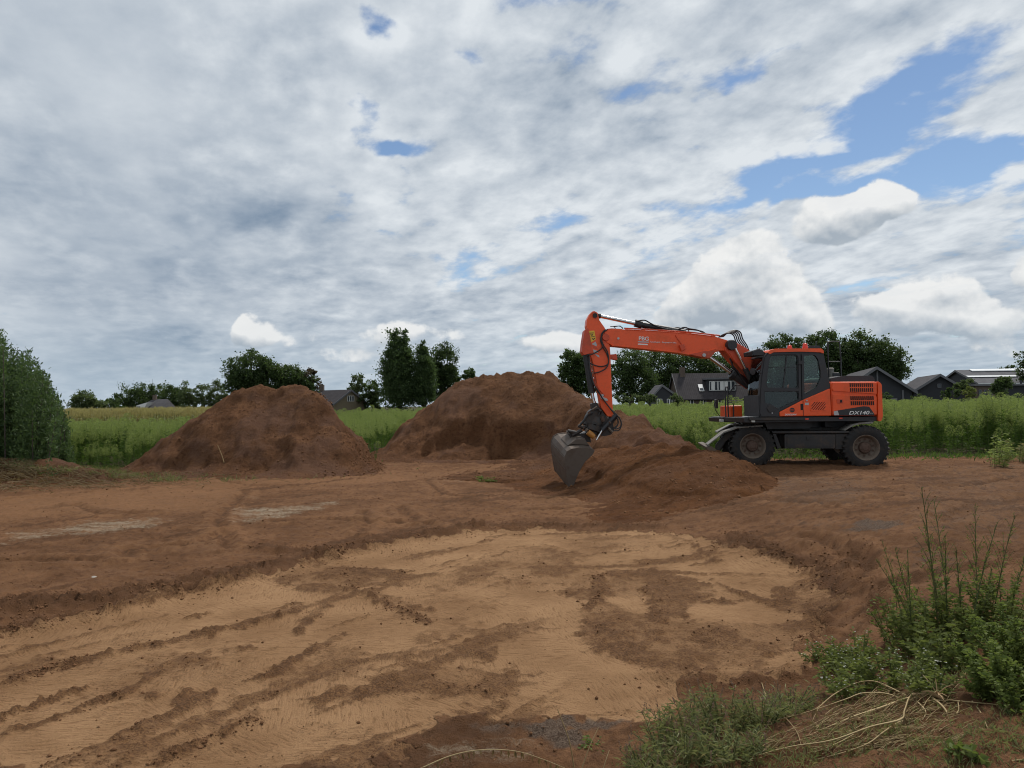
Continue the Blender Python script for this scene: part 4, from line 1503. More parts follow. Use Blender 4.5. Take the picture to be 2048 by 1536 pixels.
    c = UP.px(*Z1(588, 478), WN + .1)
    mb.lathe(c, UP.fwd + UP.n * -.5, [(-.02, 0), (-.02, .06), (0, .085), (.02, .085), (.025, 0)], 18)
    P('mirror', mb, M_BLK, cab, smooth=True)

    # ---- front right corner: tool box with rails ---------------------------------
    mb = MB()
    UP.pr(mb, Z1, [372, 800, 486, 796, 490, 908, 374, 908], .35, 1.1)
    sb = P('storage_box', mb, M_OR, bevel=.02)
    mb = MB()
    UP.pr(mb, Z1, [398, 806, 402, 806, 404, 906, 400, 906], .345, .36)
    P('seam', mb, M_SLT, sb)
    mb = MB()
    wq = .3
    mb.tube(curve_pts([UP.px(*Z1(x, y), wq) for x, y in ((334, 905), (330, 760), (331, 640), (342, 622), (354, 640), (352, 760), (358, 905))], 4), .018, 8)
    mb.tube(curve_pts([UP.px(*Z1(x, y), wq) for x, y in ((358, 695), (392, 640), (425, 606), (470, 606))], 4), .016, 8)
    mb.tube([UP.px(*Z1(355, 752), wq), UP.px(*Z1(490, 752), wq)], .010, 6)
    mb.tube(curve_pts([UP.px(*Z1(x, y), wq - .05) for x, y in ((358, 768), (385, 770), (405, 790), (408, 905))], 4), .013, 8)
    P('handrail', mb, M_BLK, smooth=True)
    mb = MB()
    mb.tube(curve_pts([UP.px(*Z1(x, y), .95) for x, y in ((280, 900), (240, 840), (226, 780), (240, 765))], 5), .010, 6)
    UP.pr(mb, Z1, rnd([242, 740, 260, 738, 262, 822, 246, 824], 6), .9, 1.05)
    P('mirror', mb, M_BLK, bevel=.01)

    # ---- boom ---------------------------------------------------------------
    mb = MB()
    UP.pr(mb, Z8, [1565, 415, 1590, 350, 1640, 310, 1700, 300, 1790, 340, 1880, 392, 1990, 520, 2100, 780, 2060, 900, 1960, 900, 1830, 690, 1690, 560], -.23, .23)
    base = P('lower_boom', mb, M_RED, bevel=.02)
    mb = MB()
    UP.pr(mb, Z8, [1610, 420, 1680, 380, 1850, 640, 1800, 680, 1700, 560], -.245, -.22)
    P('boom_plate', mb, M_RED, base, bevel=.008)
    mb = MB()
    c = UP.px(*Z8(1672, 340), -.33)
    mb.lathe(c, UP.n, [(0, 0), (0, .12), (.04, .135), (.62, .135), (.66, .12), (.66, 0)], 20)
    P('pivot_pin', mb, M_BLK, base, smooth=True)
    mb = MB()
    for wq in (-.29, .29):
        a, b = UP.px(*Z8(1690, 350), wq), UP.px(*Z8(1858, 690), wq)
        mb.cyl(a, a + (b - a) * 1.05, .032, 12)
    P('piston_rod', mb, M_CHR, base, smooth=True)
    mb = MB()
    for wq in (-.29, .29):
        a, b = UP.px(*Z8(1845, 665), wq), UP.px(*Z8(1990, 960), wq)
        mb.cyl(a, b, .07, 14)
    P('lift_cylinder', mb, M_BLK, base, smooth=True)

    # upper boom
    UB = [578, 285, 600, 266, 680, 258, 750, 262, 1000, 276, 1340, 300, 1560, 325, 1690, 365, 1730, 395, 1722, 432, 1640, 450, 1565, 462, 1512, 520, 1465, 515, 1390, 492, 1240, 468, 960, 436, 690, 408, 640, 404, 596, 380, 574, 340]
    mb = MB()
    UP.pr(mb, Z2, UB, -.17, .17)
    boom = P('upper_boom', mb, M_OR, bevel=.012)
    mb = MB()
    # flanges along the lower and the upper edge, and the lug plate
    lowe = [(640, 398), (690, 402), (960, 430), (1240, 462), (1330, 478), (1400, 470), (1560, 432), (1640, 440)]
    A = [UP.px(*Z2(x, y), -.185) for x, y in lowe]
    for a, b in zip(A[:-1], A[1:]):
        mb.prism([[a, b, b + Vector((0, 0, -.03)), a + Vector((0, 0, -.03))]], UP.n * .37)
    tope = [(760, 266), (1000, 279), (1340, 303), (1560, 328)]
    A = [UP.px(*Z2(x, y), -.185) for x, y in tope]
    for a, b in zip(A[:-1], A[1:]):
        mb.prism([[a, b, b + Vector((0, 0, .022)), a + Vector((0, 0, .022))]], UP.n * .37)
    P('flange', mb, M_OR, boom, bevel=.006)
    mb = MB()
    UP.pr(mb, Z2, rnd([1330, 484, 1460, 455, 1560, 452, 1512, 516, 1465, 512], 8), -.20, .20)
    P('cylinder_lug', mb, M_RED, boom, bevel=.01)
    mb = MB()
    c = UP.px(*Z2(1463, 490), -.23)
    mb.lathe(c, UP.n, [(0, 0), (0, .045), (.46, .045), (.46, 0)], 14)
    c = UP.px(*Z2(698, 342), -.19)
    mb.lathe(c, UP.n, [(0, 0), (0, .03), (.38, .03), (.38, 0)], 12)
    P('pivot_pin', mb, M_LGY, boom, smooth=True)
    mb = MB()
    UP.pr(mb, Z2, [1240, 400, 1285, 392, 1298, 438, 1262, 455], -.26, -.16)
    mb.tube(curve_pts([UP.px(*Z2(x, y), -.185) for x, y in ((1205, 310), (1225, 345), (1262, 395))], 4), .010, 6)
    P('boom_lamp', mb, M_RED, boom, bevel=.01)
    mb = MB()
    for wq in (-.13, -.06, .06, .13):
        mb.tube([UP.px(*Z2(x, y), wq) + Vector((0, 0, .03)) for x, y in ((750, 262), (900, 268), (1200, 288), (1340, 298), (1600, 326))], .018, 8)
    P('hydraulic_pipe', mb, M_RED, boom, smooth=True)
    mb = MB()
    for zx, zy in ((930, 270), (1205, 290), (1555, 320)):
        UP.pr(mb, Z2, [zx - 8, zy - 14, zx + 8, zy - 13, zx + 8, zy + 12, zx - 8, zy + 10], -.165, .165)
    P('pipe_clamp', mb, M_RED, boom, bevel=.004)
    mb = MB()
    UP.pr(mb, Z2, rnd([1285, 300, 1300, 282, 1335, 280, 1352, 300], 6), -.09, .09)
    UP.pr(mb, Z2, [590, 270, 600, 256, 640, 252, 735, 258, 735, 268], -.15, .15)
    P('bracket', mb, M_RED, boom, bevel=.006)
    mb = MB()
    mb.tube([UP.px(*Z2(x, y), -.1) for x, y in ((626, 236), (700, 232), (720, 236), (738, 256))], .010, 6)
    mb.tube([UP.px(*Z2(x, y), .05) for x, y in ((655, 240), (712, 230), (742, 252))], .009, 6)
    mb.tube([UP.px(*Z2(x, y), -.1) for x, y in ((660, 235), (672, 256))], .009, 6)
    P('hose', mb, M_HOS, boom)
    text_part('PBG', UP, Z2, 876, 358, -.172, 34, M_WHT, boom, bold=.018, width=88, tilt=-2.5)
    mb = MB()
    UP.pr(mb, Z2, [872, 366, 968, 371, 968, 381, 872, 376], -.174, -.165)
    P('strip', mb, M_LGY, boom)
    mb = MB()
    UP.pr(mb, Z2, [872, 387, 960, 392, 960, 402, 872, 397], -.174, -.165)
    P('strip', mb, M_WHT, boom)
    text_part('Grondwerk \u2022 Sloopwerk \u2022 Infra', UP, Z2, 980, 378, -.172, 13, M_WHT, boom, width=232, tilt=-2.5)
    # arm cylinder above the boom
    mb = MB()
    a, b = UP.px(*Z2(520, 140), 0), UP.px(*Z2(860, 212), 0)
    mb.cyl(a, b, .048, 14)
    P('piston_rod', mb, M_CHR, boom, smooth=True)
    mb = MB()
    c = UP.px(*Z2(1290, 290), 0)
    mb.cyl(UP.px(*Z2(845, 205), 0), UP.px(*Z2(905, 222), 0), .098, 16)
    mb.cyl(UP.px(*Z2(900, 220), 0), c, .078, 16)
    P('arm_cylinder', mb, M_BLK, boom, smooth=True)
    mb = MB()
    mb.cyl(UP.px(*Z2(490, 138), -.18), UP.px(*Z2(490, 138), .18), .06, 14)
    mb.cyl(UP.px(*Z2(505, 138), 0), UP.px(*Z2(540, 144), 0), .065, 14)
    P('pivot_pin', mb, M_BLK, boom, smooth=True)
    mb = MB()
    mb.tube(curve_pts([UP.px(*Z2(x, y), -.09) for x, y in ((860, 190), (930, 180), (985, 208), (1050, 238), (1150, 262), (1230, 262), (1280, 244), (1330, 256), (1400, 268), (1470, 300))], 5), .017, 8)
    mb.tube(curve_pts([UP.px(*Z2(x, y), .02) for x, y in ((1160, 258), (1225, 246), (1290, 262), (1350, 264), (1440, 278), (1480, 305))], 5), .015, 8)
    mb.tube(curve_pts([UP.px(*Z2(x, y), .08) for x, y in ((1260, 262), (1295, 243), (1320, 258), (1325, 290))], 5), .013, 8)
    P('hose', mb, M_HOS, boom, smooth=True)
    mb = MB()
    for k, wq in enumerate((-.14, -.07, 0, .07, .13)):
        dx, dy = k * 5, k * 6
        mb.tube(curve_pts([UP.px(*Z2(x, y), wq) for x, y in ((1590 + dx * 2, 332 - dy * .2), (1640 + dx * 2, 304 - dy * .8), (1690 + dx * 2.4, 296 - dy * 1.1), (1725 + dx * 3, 318 - dy * 1.2), (1745 + dx * 3, 372 - dy), (1785 + dx * 3, 425 - dy * .6), (1815 + dx * 3, 500))], 5), .017, 8)
    P('hose', mb, M_HOS, base, smooth=True)
    # adjusting cylinder
    mb = MB()
    a, b = UP.px(*Z2(1500, 505), 0), UP.px(*Z2(1730, 668), 0)
    mb.cyl(a, b, .05, 14)
    P('piston_rod', mb, M_CHR, base, smooth=True)
    mb = MB()
    a, b = UP.px(*Z2(1705, 650), 0), UP.px(*Z2(1860, 760), 0)
    mb.cyl(a, b, .12, 16)
    mb.lathe(a, (b - a), [(-.02, .09), (0, .15), (.09, .15), (.11, .12)], 16)
    P('adjusting_cylinder', mb, M_BLK, base, smooth=True)
    mb = MB()
    for k in range(3):
        mb.tube(curve_pts([UP.px(*Z2(x, y), -.16 + .05 * k) for x, y in ((1690 + 8 * k, 520), (1720, 590 + 10 * k), (1765, 640), (1800, 700), (1850, 760))], 5), .018, 8)
    P('hose', mb, M_HOS, base, smooth=True)

    # ---- arm -----------------------------------------------------------------
    mb = MB()
    UP.pr(mb, Z2, [487, 98, 512, 112, 530, 180, 578, 248, 600, 320, 622, 410, 628, 480, 640, 800, 652, 1015, 640, 1040, 600, 1035, 545, 960, 512, 770, 472, 560, 445, 480, 430, 300, 412, 230, 418, 175, 445, 125, 468, 100], -.14, .14)
    arm = P('arm', mb, M_OR, bevel=.014)
    mb = MB()
    UP.pr(mb, Z2, rnd([398, 270, 428, 246, 446, 320, 468, 470, 392, 490, 372, 460, 380, 380], 8), -.17, .17)
    P('cylinder_guard', mb, M_RED, arm, bevel=.02)
    mb = MB()
    UP.pr(mb, Z2, rnd([470, 108, 488, 100, 508, 115, 516, 150, 500, 165, 470, 150], 8), -.165, .165)
    c = UP.px(*Z2(588, 330), -.2)
    mb.lathe(c, UP.n, [(0, 0), (0, .09), (.4, .09), (.4, 0)], 18)
    P('boss', mb, M_RED, arm, bevel=.008)
    mb = MB()
    UP.pr(mb, Z2, [622, 485, 664, 482, 682, 476, 692, 530, 676, 534, 626, 524], -.08, .08)
    P('tube_stop', mb, M_RED, arm, bevel=.015)
    mb = MB()
    UP.pr(mb, Z2, [432, 275, 484, 272, 498, 350, 452, 378], -.143, -.137)
    st = P('warning_sticker', mb, M_YEL, arm)
    mb = MB()
    for pts in ([440, 292, 478, 290, 480, 296, 441, 298], [452, 300, 462, 312, 470, 300, 474, 306, 463, 322, 450, 308], [456, 326, 486, 322, 487, 327, 457, 331], [462, 336, 474, 346, 490, 334, 491, 343, 476, 356, 462, 346]):
        UP.pr(mb, Z2, pts, -.145, -.139)
    P('sticker_print', mb, M_BLK, st)
    for c0, mt in (([460, 392, 495, 370, 508, 402, 500, 412], M_LGY), ([466, 402, 500, 414, 520, 440, 476, 428], M_RED), ([472, 440, 520, 455, 516, 470, 480, 472], M_LGY), ([484, 478, 526, 492, 530, 512, 512, 505], M_LGY)):
        mb = MB()
        UP.pr(mb, Z2, c0, -.143, -.137)
        P('reflective_stripe', mb, mt, arm)
    # bucket cylinder on the front of the arm
    mb = MB()
    a, b = UP.px(*Z2(408, 470), 0), UP.px(*Z2(462, 830), 0)
    mb.cyl(a, b, .085, 16)
    P('bucket_cylinder', mb, M_BLK, arm, smooth=True)
    mb = MB()
    mb.cyl(b, UP.px(*Z2(490, 960), 0), .045, 12)
    P('piston_rod', mb, M_CHR, arm, smooth=True)
    mb = MB()
    H = [[(585, 262), (552, 300), (540, 360), (560, 420), (590, 470), (610, 530), (600, 575), (540, 592), (470, 575), (440, 558)],
         [(600, 262), (560, 295), (548, 350), (570, 410), (600, 460), (612, 540), (590, 605), (530, 640), (478, 652)],
         [(572, 270), (545, 310), (548, 360), (555, 410), (540, 440), (470, 480), (420, 492)],
         [(438, 500), (445, 600), (462, 700), (500, 790), (540, 850), (575, 900), (640, 980), (690, 1030), (720, 1080), (715, 1130), (670, 1150)],
         [(455, 640), (475, 740), (520, 810), (560, 880), (620, 960), (680, 1040), (695, 1100), (660, 1140)]]
    for k, h in enumerate(H):
        mb.tube(curve_pts([UP.px(*Z2(x, y), -.17 - .012 * k) for x, y in h], 5), .015, 8)
    P('hose', mb, M_HOS, arm, smooth=True)
    mb = MB()
    for k, h in enumerate([[(444, 490), (448, 580), (470, 690), (500, 780)], [(480, 660), (492, 740), (530, 800), (575, 850)]]):
        mb.tube([UP.px(*Z2(x, y), -.155) for x, y in h], .013, 8)
    P('hydraulic_pipe', mb, M_RED, arm, smooth=True)
    mb = MB()
    UP.pr(mb, Z2, [535, 845, 560, 838, 572, 850, 560, 862, 600, 880, 606, 896, 588, 898, 545, 880], -.19, -.14)
    UP.pr(mb, Z2, [462, 870, 478, 866, 484, 880, 468, 884], -.18, -.14)
    P('hose_fitting', mb, M_LGY, arm, bevel=.004)
    # link and tilt rotator
    mb = MB()
    UP.pr(mb, Z3, rnd([785, 300, 860, 290, 905, 380, 980, 470, 1010, 520, 940, 540, 850, 450, 800, 380], 14), -.12, .12)
    UP.pr(mb, Z3, rnd([720, 470, 760, 400, 830, 350, 920, 380, 960, 470, 1000, 500, 1080, 440, 1130, 470, 1060, 560, 1080, 640, 1040, 700, 950, 720, 860, 700, 790, 620, 700, 580], 18), -.15, .15)
    lk = P('coupler', mb, M_TLT, arm, bevel=.02)
    mb = MB()
    A = UP.px(*Z3(860, 500), 0)
    B = UP.px(*Z3(770, 770), 0)
    ax = (B - A).normalized()
    mb.lathe(A, ax, [(-.05, 0), (-.05, .17), (.05, .21), (.16, .21), (.18, .27), (.30, .27), (.33, .20), (.40, .20), (.40, 0)], 28)
    rot = P('tilt_rotator', mb, M_TLT, smooth=True)
    mb = MB()
    mb.tube(curve_pts([UP.px(*Z3(x, y), -.16) for x, y in ((645, 570), (690, 520), (740, 450), (800, 420))], 4), .03, 8)
    mb.tube(curve_pts([UP.px(*Z3(x, y), -.18) for x, y in ((720, 590), (760, 640), (850, 650), (920, 600))], 4), .018, 8)
    mb.tube(curve_pts([UP.px(*Z3(x, y), -.20) for x, y in ((830, 380), (870, 370), (895, 400), (880, 450))], 4), .02, 8)
    mb.tube(curve_pts([UP.px(*Z3(x, y), -.22) for x, y in ((1110, 470), (1130, 540), (1100, 610), (1040, 640))], 4), .014, 8)
    mb.tube(curve_pts([UP.px(*Z3(x, y), -.23) for x, y in ((1140, 470), (1172, 560), (1140, 640), (1060, 650))], 4), .014, 8)
    P('hose', mb, M_HOS, rot, smooth=True)
    mb = MB()
    a, b = UP.px(*Z3(1100, 450), -.2), UP.px(*Z3(920, 650), -.24)
    mb.cyl(a, b, .055, 12)
    P('tilt_cylinder', mb, M_BLK, rot, smooth=True)
    mb = MB()
    mb.cyl(b, UP.px(*Z3(850, 770), -.26), .028, 10)
    P('piston_rod', mb, M_CHR, rot, smooth=True)
    mb = MB()
    mb.lathe(UP.px(*Z3(740, 665), -.24), UP.px(*Z3(840, 745), -.24) - UP.px(*Z3(740, 665), -.24), [(0, 0), (0, .07), (.12, .075), (.2, .06), (.22, 0)], 16)
    P('motor', mb, M_OCH, rot, smooth=True)
    rg_ = np.random.default_rng(5)
    for k, (zx, zy) in enumerate(((700, 560), (760, 420), (830, 360), (900, 410), (690, 610), (740, 640), (960, 620), (1000, 560), (890, 690), (820, 560), (930, 500), (1030, 640))):
        mb = MB()
        c = UP.px(*Z3(zx, zy), -.17 - .05 * rg_.random())
        e1 = Vector(rg_.normal(size=3)).normalized()
        e2 = e1.orthogonal().normalized()
        e3 = e1.cross(e2)
        mb.box(c, e1 * (.03 + .06 * rg_.random()), e2 * (.015 + .025 * rg_.random()), e3 * (.012 + .02 * rg_.random()))
        P(('coupler_plate', 'hose_block', 'grease_cap')[k % 3], mb, (M_TLT, M_HUB, M_RIM)[k % 3], rot, bevel=.006)
    # bucket: side plate traced, shell swept across its width
    WV = Vector((-.27, 1.22, .33))
    c0 = UP.px(*Z3(520, 1405), 0)
    bf = Frame(-4.0, c0 + Vector((.0, -.62, 0)))
    bo = Vector((0, 0, 0))
    side = [545, 1400, 515, 1412, 495, 1395, 470, 1270, 440, 1060, 444, 980, 472, 915, 530, 880, 600, 868, 700, 868, 800, 882, 832, 905, 800, 960, 705, 1050, 630, 1180, 590, 1275]
    S = bf.poly(Z3, side, 0)
    mb = MB()
    mb.prism([S], WV.normalized() * .03)
    mb.prism([[p + WV for p in S]], -WV.normalized() * .03)
    bk = MB()
    shell = bf.poly(Z3, [528, 1410, 502, 1390, 476, 1270, 446, 1060, 450, 985, 478, 922, 535, 888, 602, 877, 700, 877, 800, 890, 826, 905], 0)
    th = .022
    for a, b in zip(shell[:-1], shell[1:]):
        d = (b - a).normalized()
        nn = d.cross(WV).normalized() * th
        if nn.dot(bf.px(*Z3(600, 1000), 0) - a) < 0:
            nn = -nn
        bk.prism([[a, b, b + nn, a + nn]], WV)
    bucket = P('bucket', bk, M_STL, bevel=.0)
    P('side_plate', mb, M_STL, bucket, bevel=.008)
    mb = MB()
    # wear strips along the back and the cutting edge
    for (x0, y0, x1, y1) in ((462, 1150, 484, 1262), (452, 1000, 455, 1080)):
        a, b = bf.px(*Z3(x0, y0), 0), bf.px(*Z3(x1, y1), 0)
        o_ = Vector((-.018, -.004, 0))
        mb.prism([[a, b, b + o_, a + o_]], WV)
    a, b = bf.px(*Z3(498, 1310), 0), bf.px(*Z3(530, 1418), 0)
    d = (b - a).normalized()
    nn = d.cross(WV).normalized() * .03
    mb.prism([[a - nn * .6, b - nn * .6, b + nn * .6, a + nn * .6]], WV)
    P('cutting_edge', mb, M_STL, bucket, bevel=.004)
    mb = MB()
    # hanger ears on top
    for t in (.28, .62):
        base_ = [bf.px(*Z3(x, y), 0) + WV * t for x, y in ((560, 880), (660, 755 + 40), (760, 800), (800, 885), (700, 872))]
        mb.prism([base_], WV.normalized() * .035)
    q = [bf.px(*Z3(x, y), 0) + WV * .22 for x, y in ((520, 885), (640, 800), (740, 800), (815, 890), (790, 880), (600, 868))]
    mb.prism([q], WV * .48)
    P('hanger', mb, M_STL, bucket, bevel=.01)
    mb = MB()
    for (x0, y0, x1, y1, t) in ((500, 660, 640, 690, .55), (560, 720, 690, 650, .4), (640, 590, 760, 640, .45)):
        a, b = bf.px(*Z3(x0, y0), 0) + Vector((0, .5, 0)), bf.px(*Z3(x1, y1), 0) + Vector((0, .5, 0))
        mb.cyl(a, b, .045, 10)
    a = bf.px(*Z3(505, 690), 0) + Vector((0, .55, 0))
    b = bf.px(*Z3(800, 700), 0) + Vector((0, .55, 0))
    mb.prism([[a, b, b + Vector((.02, 0, -.22)), a + Vector((.1, 0, -.2))]], Vector((-.02, .35, .05)))
    P('quick_hitch', mb, M_TLT, bucket, bevel=.01)
    return root


EXC = build_machine()


# ------------------------------------------------------------------ foliage
def leaf_mat(name, a, b, trans=.35, rough=.55, dead=None):
    m = bpy.data.materials.new(name)
    m.use_nodes = True
    N = Nodes(m.node_tree)
    at = N.attr('tint').outputs['Fac']
    oi = N.n('ShaderNodeObjectInfo').outputs['Random']
    c = N.mix(N.m('FRACT', N.add(at, N.mul(oi, .35))), a, b)
    if dead:
        c = N.mix(N.step(at, .86, .92), c, dead)
    d = N.n('ShaderNodeBsdfPrincipled')
    N.put(d.inputs['Base Color'], c)
    d.inputs['Roughness'].default_value = rough
    d.inputs['Specular IOR Level'].default_value = .25
    t = N.n('ShaderNodeBsdfTranslucent')
    N.put(t.inputs[0], N.mix(.5, c, (min(1, b[0] * 1.5), min(1, b[1] * 1.6), b[2]), 'MIX'))
    mx = N.n('ShaderNodeMixShader')
    mx.inputs[0].default_value = trans
    N.put(mx.inputs[1], d.outputs[0])
    N.put(mx.inputs[2], t.outputs[0])
    N.put(N.n('ShaderNodeOutputMaterial').inputs[0], mx.outputs[0])
    return m


def unit(v):
    return v / np.maximum(np.linalg.norm(v, axis=-1, keepdims=True), 1e-9)


def leaves(C, D, L, Wd, g, droop=0.0, fold=.25):
    """diamond leaves, two triangles each: base C, direction D, length L, width Wd (arrays)"""
    n = len(C)
    D = unit(D)
    S = unit(np.cross(D, unit(g.normal(size=(n, 3)))))
    Nn = np.cross(S, D)
    L, Wd = np.broadcast_to(L, n)[:, None], np.broadcast_to(Wd, n)[:, None]
    mid = C + D * L * .45
    V = np.stack([C, mid + S * Wd * .5 + Nn * Wd * fold, C + D * L - np.array([0, 0, 1.0]) * droop * L, mid - S * Wd * .5 + Nn * Wd * fold], 1).reshape(-1, 3)
    i = np.arange(n)[:, None] * 4
    Fc = np.concatenate([i + np.array([[0, 1, 2]]), i + np.array([[0, 2, 3]])], 1).reshape(-1, 3)
    return V, Fc


def leaf_object(name, V, Fc, mat, parent, g, loc=(0, 0, 0)):
    n = len(V) // 4
    tint = np.repeat(g.random(n), 4)
    me = np_mesh(name, V - np.array(loc), Fc, 3, False, {'tint': tint})
    return link(name, me, mat, parent)


M_BARK = paint('bark', (.075, .060, .047), .9, (.04, .035, .028), .5, 12.0)
M_TREE = [leaf_mat('oak_leaf', (.030, .052, .020), (.075, .112, .036), .4), leaf_mat('poplar_leaf', (.038, .066, .026), (.086, .130, .048), .4),
          leaf_mat('light_leaf', (.058, .082, .034), (.115, .150, .062), .4), leaf_mat('copper_leaf', (.052, .040, .028), (.10, .076, .05)),
          leaf_mat('willow_leaf', (.036, .066, .024), (.096, .148, .054)), leaf_mat('young_leaf', (.10, .13, .035), (.19, .21, .06))]


def tree(name, label, lobes, Y, n, leaf, mi, base=None, trunk=.25, group='trees along the horizon', clump=.27, seed=1, up=.0, cat='tree', hollow=.55):
    """lobes: outlines (centre and radii, pixels of the photograph) turned into rounded volumes at distance Y"""
    g = np.random.default_rng(seed)
    n = int(n * 1.9)
    k = Y / F
    cx = lobes[0][0]
    g0 = at_y(cx, 812, Y)
    gz = float(TER(g0.x, Y)) if base is None else base
    root = bpy.data.objects.new(name, None)
    COL.objects.link(root)
    root.location = (g0.x, Y, gz)
    tag(root, label, cat, group)
    Cs = []
    R = np.array([l[2] * l[3] for l in lobes], float)
    allC, allD = [], []
    cents = []
    for l, w in zip(lobes, R / R.sum()):
        c = at_y(l[0], l[1], Y)
        rx, rz = l[2] * k, l[3] * k
        ry = min(rx, rz) if rx < rz else rx * .8
        cents.append((c, rx, rz))
        # leaf clumps sit near the surface of the lobe, leaving gaps
        nc = max(10, int(w * n / 55))
        u = unit(g.normal(size=(nc, 3)))
        rad = hollow + (1.04 - hollow) * g.random((nc, 1)) ** .6
        rad *= 1 + .16 * np.sin(u[:, :1] * 6 + l[0]) * np.cos(u[:, 2:] * 5 + l[1]) + .10 * g.normal(size=(nc, 1))
        cc = np.array([c.x, c.y, c.z]) + u * rad * np.array([rx, ry, rz])
        m = max(8, int(w * n / nc))
        s = min(rx, rz) * clump * .62 * (.4 + 1.0 * g.random((nc, 1, 1)))
        pts = cc[:, None, :] + g.normal(size=(nc, m, 3)) * s * np.array([1, 1, .75])
        d = unit(u[:, None, :] * .7 + g.normal(size=(nc, m, 3)) * .8 + np.array([0, 0, up]))
        allC.append(pts.reshape(-1, 3))
        allD.append(d.reshape(-1, 3))
        Cs.append(cc)
    C, D = np.concatenate(allC), np.concatenate(allD)
    keep = C[:, 2] > gz + .1
    C, D = C[keep], D[keep]
    L = leaf * .62 * (.6 + .8 * g.random(len(C)))
    V, Fc = leaves(C, D, L, L * .9, g)
    leaf_object('crown', V, Fc, M_TREE[mi], root, g, root.location)
    # trunk and limbs
    mb = MB()
    b = Vector(root.location) + Vector((0, 0, -.15))
    top = cents[0][0]
    H = top.z - gz
    mb.tube([b, b + Vector((.02 * H, 0, H * .4)), Vector((top.x, top.y, gz + H * .95))], [trunk * 1.25, trunk, trunk * .5], 8)
    for c, rx, rz in cents:
        for q in range(4):
            e = c + Vector((g.normal() * rx * .5, g.normal() * rx * .4, g.normal() * rz * .45))
            st = b.lerp(Vector((top.x, top.y, gz + H)), .35 + .4 * g.random())
            mb.tube([st, st.lerp(e, .5) + Vector((0, 0, .04 * H)), e], [trunk * .45, trunk * .28, trunk * .1], 5)
    mb.build('trunk', M_BARK, root, smooth=True)
    return root


